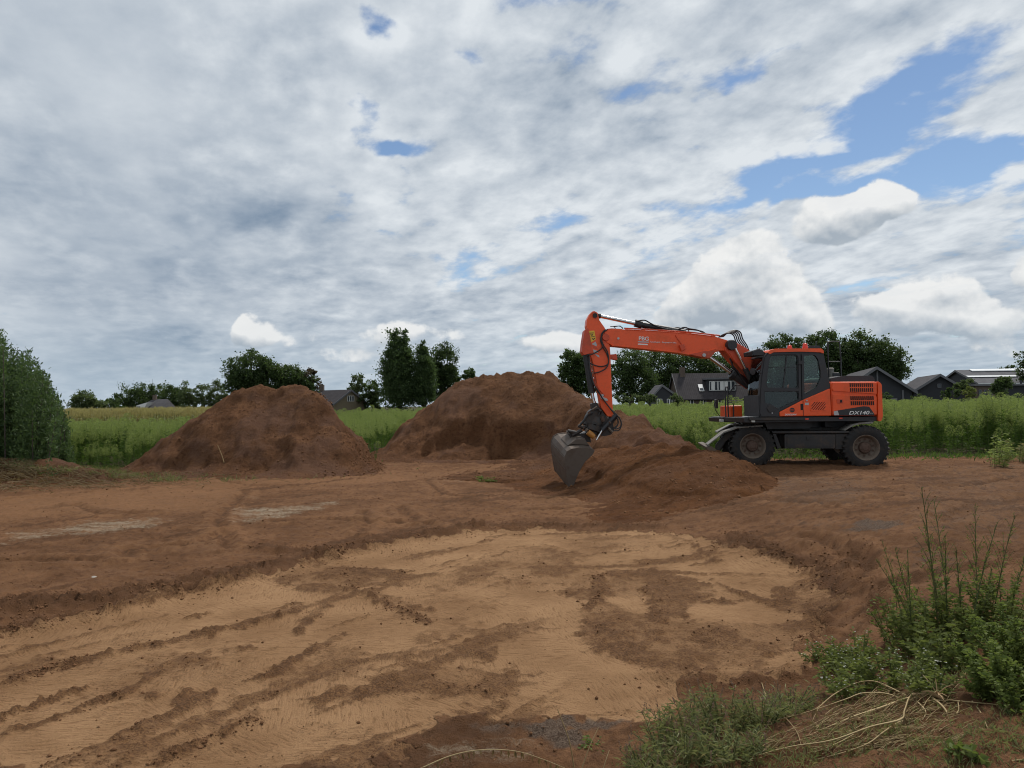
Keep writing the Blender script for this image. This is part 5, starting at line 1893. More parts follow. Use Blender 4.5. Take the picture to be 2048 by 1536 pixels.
def build_trees():
    T = tree
    T('round_tree', 'low round grey green tree at the far left, beside the big shrub', [(165, 806, 24, 20), (188, 812, 18, 14)], 150, 3000, .5, 2, seed=2)
    T('round_tree', 'low round hedge tree just left of the dark copse', [(222, 816, 22, 16), (200, 820, 14, 10)], 170, 1800, .5, 0, seed=3)
    T('oak_tree', 'left shoulder of the dark copse, rising behind the grey farm roof', [(262, 800, 30, 24), (245, 810, 24, 16)], 210, 3500, .6, 0, seed=4)
    T('oak_tree', 'tallest domed oak in the dark copse behind the farm roof', [(310, 790, 34, 24), (295, 805, 30, 22)], 215, 4000, .6, 0, seed=5)
    T('oak_tree', 'dark oak at the right end of the copse, above the dormer roof', [(345, 795, 24, 22), (355, 808, 22, 18)], 205, 3000, .6, 0, seed=6)
    T('birch_tree', 'first pale loose tree right of the dark copse', [(378, 788, 17, 22), (375, 808, 17, 16)], 180, 1900, .5, 2, seed=7)
    T('birch_tree', 'middle one of three pale loose trees left of the sand heap', [(408, 790, 18, 20), (410, 808, 18, 16)], 180, 1900, .5, 2, seed=8)
    T('birch_tree', 'pale loose tree touching the left flank of the sand heap', [(437, 786, 17, 22), (440, 806, 18, 18)], 180, 1900, .5, 2, seed=9)
    T('spreading_tree', 'broad dark tree with spiky outline standing above the left sand heap', [(505, 742, 42, 34), (485, 765, 32, 26), (540, 758, 34, 30)], 110, 9000, .42, 0, trunk=.4, seed=10, clump=.27)
    T('spreading_tree', 'lower dark tree leaning against the broad spiky tree', [(578, 760, 26, 30), (604, 772, 22, 26), (560, 778, 30, 22)], 112, 5000, .42, 0, trunk=.3, seed=11, clump=.27)
    T('copper_tree', 'thin brownish tree with sparse twigs beside the dark house roof', [(615, 752, 17, 20), (624, 776, 14, 18), (606, 772, 14, 18)], 113, 1500, .4, 3, trunk=.16, seed=12, clump=.28)
    T('slim_tree', 'slim light tree above the right gable of the far house', [(714, 764, 14, 16), (711, 784, 14, 16)], 140, 1500, .42, 2, trunk=.2, seed=13)
    T('round_tree', 'round bush-like tree between the far house and the tall poplar', [(745, 785, 18, 20), (735, 800, 18, 14), (757, 800, 14, 18)], 130, 2600, .42, 0, seed=14)
    T('poplar_tree', 'tallest tree, a broad upright poplar with a notched tip', [(797, 745, 27, 58), (790, 700, 14, 34), (809, 702, 12, 34), (797, 785, 30, 34), (779, 740, 13, 46), (815, 750, 12, 44)], 115, 16000, .40, 1, trunk=.4, seed=15, up=.8, clump=.44, hollow=.3)
    T('poplar_tree', 'narrower pointed poplar squeezed beside the tallest one', [(847, 740, 16, 48), (845, 770, 21, 44), (846, 708, 8, 22)], 115, 9500, .40, 1, trunk=.35, seed=16, up=.8, clump=.44, hollow=.3)
    T('broad_tree', 'round dark tree right of the two poplars, behind the tall sand heap', [(886, 730, 28, 40), (896, 765, 22, 36), (873, 765, 22, 38)], 125, 8000, .42, 0, trunk=.4, seed=17, clump=.27)
    T('garden_bush', 'small dark bush peeping over the left flank of the tall sand heap', [(938, 752, 13, 12)], 120, 800, .4, 0, seed=18)
    T('oak_tree', 'loose oak just left of the digger arm', [(1150, 728, 26, 26), (1142, 752, 24, 28), (1168, 760, 24, 36)], 85, 5200, .36, 0, trunk=.25, seed=19, clump=.27)
    T('oak_tree', 'leafy oak below the boom, nearest to the digger arm', [(1262, 728, 30, 30), (1245, 760, 28, 34), (1280, 765, 32, 38)], 135, 7500, .46, 0, trunk=.4, seed=20, clump=.27)
    T('oak_tree', 'dense oak under the middle of the boom', [(1320, 735, 36, 36), (1325, 775, 36, 32)], 140, 7000, .48, 0, trunk=.4, seed=21, clump=.29)
    T('oak_tree', 'dark oak rising behind the chimney of the big house', [(1382, 738, 38, 34), (1375, 775, 34, 28)], 142, 7000, .48, 0, trunk=.4, seed=22, clump=.29)
    T('oak_tree', 'dark oak behind the white dormer windows, left of the cab', [(1442, 742, 38, 34), (1455, 775, 36, 28)], 142, 7000, .48, 0, trunk=.4, seed=23, clump=.29)
    T('oak_tree', 'dark oak seen through the front of the cab', [(1500, 745, 34, 34), (1505, 775, 34, 28)], 142, 4500, .48, 0, trunk=.4, seed=24, clump=.29)
    T('oak_tree', 'oak showing just above the cab roof', [(1565, 697, 34, 26), (1560, 740, 42, 44), (1590, 735, 30, 40)], 118, 9000, .42, 0, trunk=.4, seed=25, clump=.27)
    T('oak_tree', 'oak behind the orange beacon and the hand rail', [(1648, 695, 40, 30), (1655, 740, 46, 44)], 120, 9500, .42, 0, trunk=.45, seed=26, clump=.27)
    T('oak_tree', 'large oak above the black engine cover', [(1725, 698, 36, 30), (1720, 742, 42, 44), (1700, 720, 30, 30)], 118, 9500, .42, 0, trunk=.45, seed=27, clump=.27)
    T('oak_tree', 'rightmost oak of the row, overhanging the black barn', [(1768, 718, 32, 34), (1785, 735, 27, 28), (1765, 752, 28, 28)], 117, 7000, .42, 0, trunk=.35, seed=28, clump=.27)
    T('round_tree', 'clipped round tree before the long grey barn roof', [(2005, 768, 14, 14), (2005, 778, 17, 14)], 88, 1800, .28, 0, trunk=.12, seed=29, clump=.3)
    T('young_tree', 'small yellow green tree before the dark low building', [(1938, 783, 11, 10), (1942, 790, 9, 8)], 70, 420, .2, 5, trunk=.05, seed=30, clump=.3)
    T('spiky_shrub', 'grey green spiky shrub beside the black barn', [(1936, 771, 14, 9), (1920, 778, 9, 9)], 82, 700, .36, 2, trunk=.08, seed=31, clump=.3, group='shrubs before the barns', cat='shrub')
    T('garden_shrub', 'low dark shrub under the gable of the small black barn', [(1905, 785, 14, 10), (1890, 790, 10, 8)], 72, 700, .2, 0, trunk=.06, seed=32, group='shrubs before the barns', cat='shrub')
    T('oak_tree', 'tip of a far tree cut off by the right edge of the picture', [(2062, 720, 22, 20), (2070, 750, 26, 30)], 120, 3000, .42, 0, trunk=.3, seed=33)
    T('round_tree', 'flat dark treetop beyond the long barn roof', [(2020, 742, 22, 9), (2000, 750, 22, 9)], 190, 1200, .5, 0, seed=34)
    for i, (px, py, r, lab) in enumerate([(1245, 797, 13, 'pale green shrub at the field edge below the boom'), (1278, 798, 12, 'second garden shrub below the boom, left of the small black shed'),
                                         (1298, 797, 10, 'garden shrub touching the small black shed'), (1352, 798, 11, 'shrub between the small black shed and the big house'),
                                         (1770, 796, 13, 'shrub before the grey barn doors'), (1835, 797, 14, 'shrub below the left eave of the small black barn')]):
        T('garden_shrub', lab, [(px, py, r, 9), (px + 6, py + 3, r * .7, 7)], 74 + i, 800, .2, 2 if i != 4 else 1, trunk=.05, seed=40 + i, group='garden shrubs at the far field edge', cat='shrub', clump=.3)


build_trees()


# ------------------------------------------------------------------ the big willow-like shrub at the left edge
def wand(base, tip, k, g, sag=.1):
    """points of one bent shoot"""
    t = np.linspace(0, 1, k)[:, None]
    b, e = np.array(base), np.array(tip)
    bend = np.array([e[0] - b[0], e[1] - b[1], 0]) * sag
    return b + (e - b) * t + bend * (t * t - t) + np.array([0, 0, 1]) * np.linalg.norm(bend) * (t - t * t)


def build_shrub():
    g = np.random.default_rng(70)
    Y = 22.6
    k = Y / F
    root = bpy.data.objects.new('willow_shrub', None)
    COL.objects.link(root)
    c0 = at_y(20, 930, Y)
    root.location = (c0.x - 1.2, Y, float(TER(c0.x, Y)))
    tag(root, 'large bushy green willow shrub filling the left edge', 'shrub')
    # outline of the crown in pixels: height of the top above the foot
    ox = [-360, -250, -120, -40, 5, 40, 75, 100, 118, 132, 142]
    oy = [600, 590, 610, 640, 655, 690, 725, 760, 800, 850, 930]
    LC, LD = [], []
    mb = MB()
    for s in range(1500):
        px = -330 + 475 * g.random() ** .7
        top = np.interp(px, ox, oy) + 17 * math.sin(px * .061) * math.sin(px * .023 + 1) - (30 * g.random() if g.random() < .12 else 0) + abs(g.normal()) * 55 + (0 if g.random() < .55 else 170 * g.random())
        yy = Y + g.normal() * 1.0 - .2
        tip = at_y(px, top, yy)
        f = at_y(px * .93 - 6, 930, yy)
        base = (f.x + g.normal() * .15, yy, float(TER(f.x, yy)) - .05)
        if tip.z < base[2] + .5:
            continue
        P = wand(base, tip, 9, g, .3)
        if s % 6 == 0:
            mb.tube([tuple(p) for p in P], [.018 * (1 - i / 9.5) + .004 for i in range(9)], 4, cap=False)
        m = 135
        t = .03 + .97 * g.random(m) ** .85
        q = np.stack([np.interp(t, np.linspace(0, 1, 9), P[:, a]) for a in range(3)], 1)
        ax = unit((P[-1] - P[0])[None])
        LC.append(q + g.normal(size=(m, 3)) * .05)
        LD.append(unit(ax * .7 + g.normal(size=(m, 3)) * .6))
    C, D = np.concatenate(LC), np.concatenate(LD)
    L = .075 + .085 * g.random(len(C))
    V, Fc = leaves(C, D, L, L * .30, g, droop=.1)
    leaf_object('foliage', V, Fc, M_TREE[4], root, g, root.location)
    mb.build('branches', M_BARK, root)


build_shrub()


# ------------------------------------------------------------------ field of tall weeds
M_WEED = leaf_mat('weed_leaf', (.044, .090, .020), (.11, .175, .040), .4)
M_WTOP = leaf_mat('weed_flower_head', (.125, .180, .048), (.26, .31, .105), .45)
M_WSTEM = leaf_mat('weed_stem', (.07, .11, .03), (.12, .15, .05), .1)
M_MAIZE = leaf_mat('maize_leaf', (.085, .115, .028), (.20, .19, .065), .4, dead=(.36, .25, .09))
M_TASS = leaf_mat('maize_tassel', (.25, .215, .085), (.36, .31, .14), .4)
M_DRY = leaf_mat('dry_stalk', (.30, .215, .105), (.50, .385, .205), .15, .7)
M_DRYL = leaf_mat('withered_leaf', (.10, .065, .032), (.21, .145, .07), .3, .8)


def joint_mesh(name, sets, mats):
    """sets: list of (V, F(tri), tint, material index)"""
    Vs, Fs, Ts, Ms = [], [], [], []
    o = 0
    for V, Fc, ti, mi in sets:
        Vs.append(V)
        Fs.append(Fc + o)
        Ts.append(ti)
        Ms.append(np.full(len(Fc), mi))
        o += len(V)
    me = np_mesh(name, np.concatenate(Vs), np.concatenate(Fs), 3, False, {'tint': np.concatenate(Ts)}, np.concatenate(Ms))
    for m in mats:
        me.materials.append(m)
    return me


def stalks(lines, r0, r1, g, tint=None):
    """three-sided thin stems along poly-lines (list of (k,3) arrays)"""
    Vs, Fs, Ts = [], [], []
    o = 0
    ang = np.array([0, 2.1, 4.2])
    for P in lines:
        k = len(P)
        T = unit(np.gradient(P, axis=0))
        a = unit(np.cross(T, np.array([.31, .77, .2])))
        b = np.cross(T, a)
        rr = np.linspace(r0, r1, k)[:, None, None]
        V = P[:, None, :] + rr * (a[:, None, :] * np.cos(ang)[None, :, None] + b[:, None, :] * np.sin(ang)[None, :, None])
        Vs.append(V.reshape(-1, 3))
        for i in range(k - 1):
            for j in range(3):
                p, q = o + i * 3 + j, o + i * 3 + (j + 1) % 3
                Fs += [(p, q, q + 3), (p, q + 3, p + 3)]
        Ts.append(np.full(k * 3, g.random()))
        o += k * 3
    return np.concatenate(Vs), np.array(Fs), np.concatenate(Ts)


def weed_mesh(seed, h):
    g = np.random.default_rng(seed)
    lean = g.normal(size=2) * .06
    P = np.stack([np.linspace(0, lean[0], 6), np.linspace(0, lean[1], 6), np.linspace(0, h, 6)], 1)
    sv = stalks([P], .007, .003, g)
    n = 95
    t = .08 + .70 * g.random(n) ** .8
    C = np.stack([t * lean[0], t * lean[1], t * h], 1)
    a = g.random(n) * 6.283
    D = np.stack([np.cos(a), np.sin(a), .1 + .9 * g.random(n)], 1)
    L = (.09 + .08 * g.random(n)) * (1.15 - .3 * t)
    LV, LF = leaves(C, D, L, .024, g, droop=.25)
    # feathery head: many short leaves standing out from a rounded bottle shape
    m = 330
    t = g.random(m)
    rad = .17 * np.sqrt(np.clip(1 - (t * 1.05 - .05) ** 3.0, 0, 1)) * (.55 + .45 * np.clip(t * 3, 0, 1))
    a = g.random(m) * 6.283
    rr = rad * g.random(m) ** .35
    C2 = np.stack([lean[0] + rr * np.cos(a), lean[1] + rr * np.sin(a), h * .66 + t * h * .33], 1)
    D2 = np.stack([np.cos(a), np.sin(a), .35 + .9 * g.random(m)], 1)
    HV, HF = leaves(C2, D2, .035 + .04 * g.random(m), .013, g)
    return joint_mesh('tall_weed', [(LV, LF, np.repeat(g.random(n), 4), 0), (HV, HF, np.repeat(g.random(m), 4), 1), (*sv, 2)], [M_WEED, M_WTOP, M_WSTEM])


def maize_mesh(seed, h):
    g = np.random.default_rng(seed)
    P = np.stack([np.zeros(4), np.zeros(4), np.linspace(0, h, 4)], 1)
    sv = stalks([P], .016, .008, g)
    sets = [(*sv, 0)]
    Vs, Fs, Ts = [], [], []
    o = 0
    for i in range(11):
        z = h * (.12 + .07 * i)
        a = (i % 2) * 3.14 + g.normal() * .4
        ln = .75 - .02 * i
        t = np.linspace(0, 1, 5)
        r = ln * t * .75
        zz = z + ln * (.75 * t - .95 * t * t)
        wd = .05 * np.sin(np.pi * (.15 + .85 * t) ** .8)
        A = np.stack([r * np.cos(a) - wd * np.sin(a), r * np.sin(a) + wd * np.cos(a), zz], 1)
        B = np.stack([r * np.cos(a) + wd * np.sin(a), r * np.sin(a) - wd * np.cos(a), zz], 1)
        V = np.stack([A, B], 1).reshape(-1, 3)
        Vs.append(V)
        for j in range(4):
            q = o + j * 2
            Fs += [(q, q + 1, q + 3), (q, q + 3, q + 2)]
        Ts.append(np.full(10, g.random() if i > 2 else .9))
        o += 10
    sets.append((np.concatenate(Vs), np.array(Fs), np.concatenate(Ts), 0))
    m = 14
    C = np.tile([[0, 0, h * .97]], (m, 1)) + g.normal(size=(m, 3)) * .02
    D = np.stack([g.normal(size=m) * .5, g.normal(size=m) * .5, np.ones(m)], 1)
    V, Fc = leaves(C, D, .22 + .1 * g.random(m), .02, g)
    sets.append((V, Fc, np.repeat(g.random(m), 4), 1))
    return joint_mesh('maize_plant', sets, [M_MAIZE, M_TASS])


def scatter_group(name, objs, pts, rot, scl, var):
    """one object that draws many copies of the given plants on its own points"""
    me = bpy.data.meshes.new(name)
    me.vertices.add(len(pts))
    me.vertices.foreach_set('co', np.asarray(pts, np.float32).ravel())
    for an, v, t in (('turn', rot, 'FLOAT_VECTOR'), ('size', scl, 'FLOAT'), ('sort', var, 'INT')):
        a = me.attributes.new(an, t, 'POINT')
        a.data.foreach_set('vector' if t == 'FLOAT_VECTOR' else 'value', np.asarray(v, np.int32 if t == 'INT' else np.float32).ravel())
    o = link(name, me)
    ng = bpy.data.node_groups.new(name, 'GeometryNodeTree')
    ng.interface.new_socket('Geometry', in_out='INPUT', socket_type='NodeSocketGeometry')
    ng.interface.new_socket('Geometry', in_out='OUTPUT', socket_type='NodeSocketGeometry')
    nd, lk = ng.nodes, ng.links
    gi, go = nd.new('NodeGroupInput'), nd.new('NodeGroupOutput')
    g2i = nd.new('GeometryNodeGeometryToInstance')
    for ob in reversed(objs):
        oi = nd.new('GeometryNodeObjectInfo')
        oi.transform_space = 'ORIGINAL'
        oi.inputs['Object'].default_value = ob
        oi.inputs['As Instance'].default_value = True
        lk.new(oi.outputs['Geometry'], g2i.inputs[0])
    iop = nd.new('GeometryNodeInstanceOnPoints')
    lk.new(gi.outputs[0], iop.inputs['Points'])
    lk.new(g2i.outputs[0], iop.inputs['Instance'])
    iop.inputs['Pick Instance'].default_value = True

    def na(an, t):
        q = nd.new('GeometryNodeInputNamedAttribute')
        q.data_type = t
        q.inputs['Name'].default_value = an
        return q.outputs[0]
    lk.new(na('sort', 'INT'), iop.inputs['Instance Index'])
    lk.new(na('turn', 'FLOAT_VECTOR'), iop.inputs['Rotation'])
    lk.new(na('size', 'FLOAT'), iop.inputs['Scale'])
    lk.new(iop.outputs[0], go.inputs[0])
    md = o.modifiers.new('plants', 'NODES')
    md.node_group = ng
    return tag(o, kind='stuff')


def build_field():
    g = np.random.default_rng(90)
    meshes = [weed_mesh(100 + i, h) for i, h in enumerate((1.38, 1.48, 1.28, 1.42, 1.33, 1.45))]
    # candidate spots
    X, Yv = [], []
    for (y0, y1, dens) in ((20, 25, 7), (25, 32, 6), (32, 45, 5), (45, 72, 4)):
        wdt = y1 * .80 + 5
        n = int((y1 - y0) * wdt * 2 * dens)
        x, y = (g.random(n) * 2 - 1) * wdt, y0 + (y1 - y0) * g.random(n)
        X.append(x)
        Yv.append(y)
    x, y = np.concatenate(X), np.concatenate(Yv)
    ex = fbm(x, y, .6, 3, 4) * 1.2
    ok = y + ex > field_edge(x) + .3
    ok &= heap_height(x, y) < TER(x, y) + .10
    ok &= ~((x / y < -.40) & (y > 44))                     # the maize stands there
    ok &= np.hypot(x + 15.5, y - 22.6) > 1.8
    # keep clear of the machine
    ok &= ~((x > 4.2) & (x < 10.6) & (y < 21.6))
    x, y = x[ok], y[ok]
    z = TER(x, y)
    n = len(x)
    hvar = 1 + fbm(x, y, .35, 3, 8) * .36 + fbm(x, y, 1.7, 2, 9) * .26
    dip = np.where(x < -3, .93, 1.0)
    scl = hvar * dip * (.80 + .34 * g.random(n))
    edge = sstep(y - field_edge(x), .0, 1.3)
    scl *= .62 + .38 * edge
    far = y > 45
    scl = np.where(far, scl * 1.02, scl)
    rot = np.stack([g.normal(size=n) * .06, g.normal(size=n) * .06, g.random(n) * 6.283], 1)
    var = g.integers(0, 6, n)
    # the 300 that show largest: those at the open edge of the field, inside the frame
    vis = np.abs(x / y) < .70
    hid = heap_height(x * .93, y * .93) > .2
    sx = x / y
    hid |= (sx > -.50) & (sx < -.21) & (y > 22) & (y < 60)      # behind the left heap
    hid |= (sx > -.16) & (sx < .20)                             # behind the tall heap
    key = np.where(vis & ~hid, y - field_edge(x) * .6, 1e9)
    order = np.argsort(key)
    near, rest = order[:300], order[300:]
    protos = []
    for c, i in enumerate(near):
        vi = c % 6 if c < 6 else var[i]
        o = bpy.data.objects.new('tall_weed', meshes[vi]) if c < 6 else protos[vi].copy()
        if c < 6:
            protos.append(o)
        COL.objects.link(o)
        o.location = (x[i], y[i], z[i] - .03)
        o.rotation_euler = rot[i]
        s = scl[i]
        o.scale = (s, s, s)
        tag(o, 'tall feathery green weed at the open front edge of the weed field', 'weed', 'weeds along the front edge of the field')
    scatter_group('weed_field', protos, np.stack([x, y, z - .03], 1)[rest], rot[rest], scl[rest], var[rest])
    # maize far left
    mm = [maize_mesh(200 + i, h) for i, h in enumerate((2.1, 2.2, 2.0))]
    xs, ys = [], []
    for row in range(60):
        yy = 44 + row * .75
        xx = np.arange(-yy * .80, -yy * .20, .17)
        xs.append(xx + g.normal(size=len(xx)) * .03)
        ys.append(np.full(len(xx), yy) + g.normal(size=len(xx)) * .05)
    xs, ys = np.concatenate(xs), np.concatenate(ys)
    k = (xs / ys < -.30 + fbm(xs, ys, .1, 2, 2) * .04)
    xs, ys = xs[k], ys[k]
    zs = TER(xs, ys) - .25
    n = len(xs)
    mo = []
    for i, me in enumerate(mm):
        o = bpy.data.objects.new('maize_plant', me)
        COL.objects.link(o)
        o.location = (xs[i * 7], ys[i * 7], zs[i * 7])
        tag(o, 'ripe yellowing maize plant in the front row of the far left field', 'maize', 'maize plants on the far left field')
        mo.append(o)
    sc = .82 + .2 * g.random(n)
    scatter_group('maize_field', mo, np.stack([xs, ys, zs], 1), np.stack([g.normal(size=n) * .05, g.normal(size=n) * .05, g.random(n) * 6.283], 1), sc, g.integers(0, 3, n))
    # low grass and seedlings along the field edge
    n = 9000
    gx = (g.random(n) * 2 - 1) * 24
    gy = field_edge(gx) + g.normal(size=n) * .55 - .25
    kk = (heap_height(gx, gy) < TER(gx, gy) + .05)
    gx, gy = gx[kk], gy[kk]
    C = np.stack([gx, gy, TER(gx, gy)], 1)
    D = np.stack([g.normal(size=len(gx)) * .5, g.normal(size=len(gx)) * .5, np.ones(len(gx))], 1)
    L = .10 + .22 * g.random(len(gx))
    V, Fc = leaves(C, D, L, .02 + .012 * g.random(len(gx)), g, droop=.15)
    o = leaf_object('edge_grass', V, Fc, M_WEED, None, g)
    tag(o, kind='stuff')


build_field()


# ------------------------------------------------------------------ far buildings
def tile_mat(name, col, pitch=.33, axis=0):
    m = bpy.data.materials.new(name)
    m.use_nodes = True
    N = Nodes(m.node_tree)
    p = N.pos()
    nz = N.noise(p, 1.3, 4, .6)
    w = N.n('ShaderNodeTexWave', wave_type='BANDS', bands_direction='X' if axis == 0 else 'Y', wave_profile='SIN')
    N.put(w.inputs['Vector'], p)
    w.inputs['Scale'].default_value = 1 / (pitch * 3.18)
    c = N.mix(N.lin(nz, .3, .7), col, tuple(q * 1.5 for q in col))
    bs = N.n('ShaderNodeBsdfPrincipled')
    N.put(bs.inputs['Base Color'], c)
    bs.inputs['Roughness'].default_value = .85
    bs.inputs['Specular IOR Level'].default_value = .15
    N.put(bs.inputs['Normal'], N.bump(w.outputs['Fac'], .5, .04))
    N.put(N.n('ShaderNodeOutputMaterial').inputs[0], bs.outputs[0])
    return m


H_TILE = tile_mat('dark_roof_tiles', (.036, .032, .034))
H_TILE2 = tile_mat('grey_roof_tiles', (.060, .058, .062))
H_SHEET = tile_mat('grey_roof_sheets', (.085, .085, .092), 1.0)
H_BOARD = paint('black_tarred_boards', (.022, .024, .030), .7, (.04, .04, .045), .4, 2.0)
H_BRICK = paint('brown_brick', (.115, .085, .065), .85, (.07, .05, .04), .5, 3.0)
H_YBRICK = paint('yellow_brown_brick', (.19, .155, .10), .85, (.12, .09, .06), .4, 3.0)
H_WHITE = paint('white_window_paint', (.74, .74, .72), .5)
H_FASC = paint('grey_fascia', (.13, .13, .14), .6)
H_PANE = paint('dark_pane', (.035, .042, .05), .08)
H_DOOR = paint('grey_door_boards', (.17, .17, .17), .7)
H_LIGHT = paint('translucent_roof_strip', (.72, .74, .74), .4)


def house_root(name, label, loc, cat='house', group=None):
    r = bpy.data.objects.new(name, None)
    COL.objects.link(r)
    r.location = loc
    return tag(r, label, cat, group)


def gable(root, A, ax, length, half, eave, ridge, base, mroof, mwall, over=.35, th=.16, front_over=.3, half2=None):
    """A: ground point under the front end of the ridge; ax: unit direction of the ridge away from the front gable"""
    ax = Vector(ax).normalized()
    lat = Vector((ax.y, -ax.x, 0))                 # to the right when looking along ax... towards +X for ax=+Y
    up = Vector((0, 0, 1))
    A = Vector((A[0], A[1], 0))
    h2 = half2 or half
    w = [A - lat * half + up * base, A + lat * h2 + up * base, A + lat * h2 + up * eave, A + up * (ridge - th * 1.2), A - lat * half + up * eave]
    mb = MB()
    mb.prism([w], ax * length)
    mb.build('wall', mwall, root)
    for s, hh in ((-1, half), (1, h2)):
        sl = (ridge - eave) / hh
        e = A + lat * s * (hh + over) + up * (eave - sl * over)
        rp = A + up * ridge
        st = -ax * front_over
        q = [e + st, rp + st, rp + st - up * th, e + st - up * th]
        mb = MB()
        mb.prism([q], ax * (length + 2 * front_over))
        mb.build('roof', mroof, root)
    # barge boards
    for s, hh in ((-1, half), (1, h2)):
        sl = (ridge - eave) / hh
        e = A + lat * s * (hh + over) + up * (eave - sl * over)
        rp = A + up * (ridge + .03)
        st = -ax * (front_over + .06)
        mb = MB()
        mb.prism([[e + st + up * .03, rp + st, rp + st - up * .34, e + st - up * .30]], ax * .05)
        mb.build('barge_board', H_FASC, root)
    return lat


def window_at(root, c, right, w, h, panes=1, mframe=None, deep=.08, name='window'):
    """a framed window centred at c on a wall whose rightward direction is given"""
    right = Vector(right).normalized()
    up = Vector((0, 0, 1))
    out = right.cross(up).normalized()
    if out.y > 0:
        out = -out
    c = Vector(c)
    fw = max(.06, h * .05)
    mb = MB()
    pw = w / panes
    outer = [c - right * w / 2 - up * h / 2, c + right * w / 2 - up * h / 2, c + right * w / 2 + up * h / 2, c - right * w / 2 + up * h / 2]
    holes = []
    for i in range(panes):
        x0, x1 = -w / 2 + i * pw + fw, -w / 2 + (i + 1) * pw - fw
        holes.append([c + right * x0 - up * (h / 2 - fw), c + right * x1 - up * (h / 2 - fw), c + right * x1 + up * (h / 2 - fw), c + right * x0 + up * (h / 2 - fw)])
    mb.prism([[p + out * deep for p in outer]] + [[p + out * deep for p in hl] for hl in holes], -out * (deep - .005))
    fr = mb.build(name, mframe or H_WHITE, root)
    for hl in holes:
        mb = MB()
        mb.prism([[p + out * .03 for p in hl]], -out * .02)
        mb.build('pane', H_PANE, fr)
    return fr


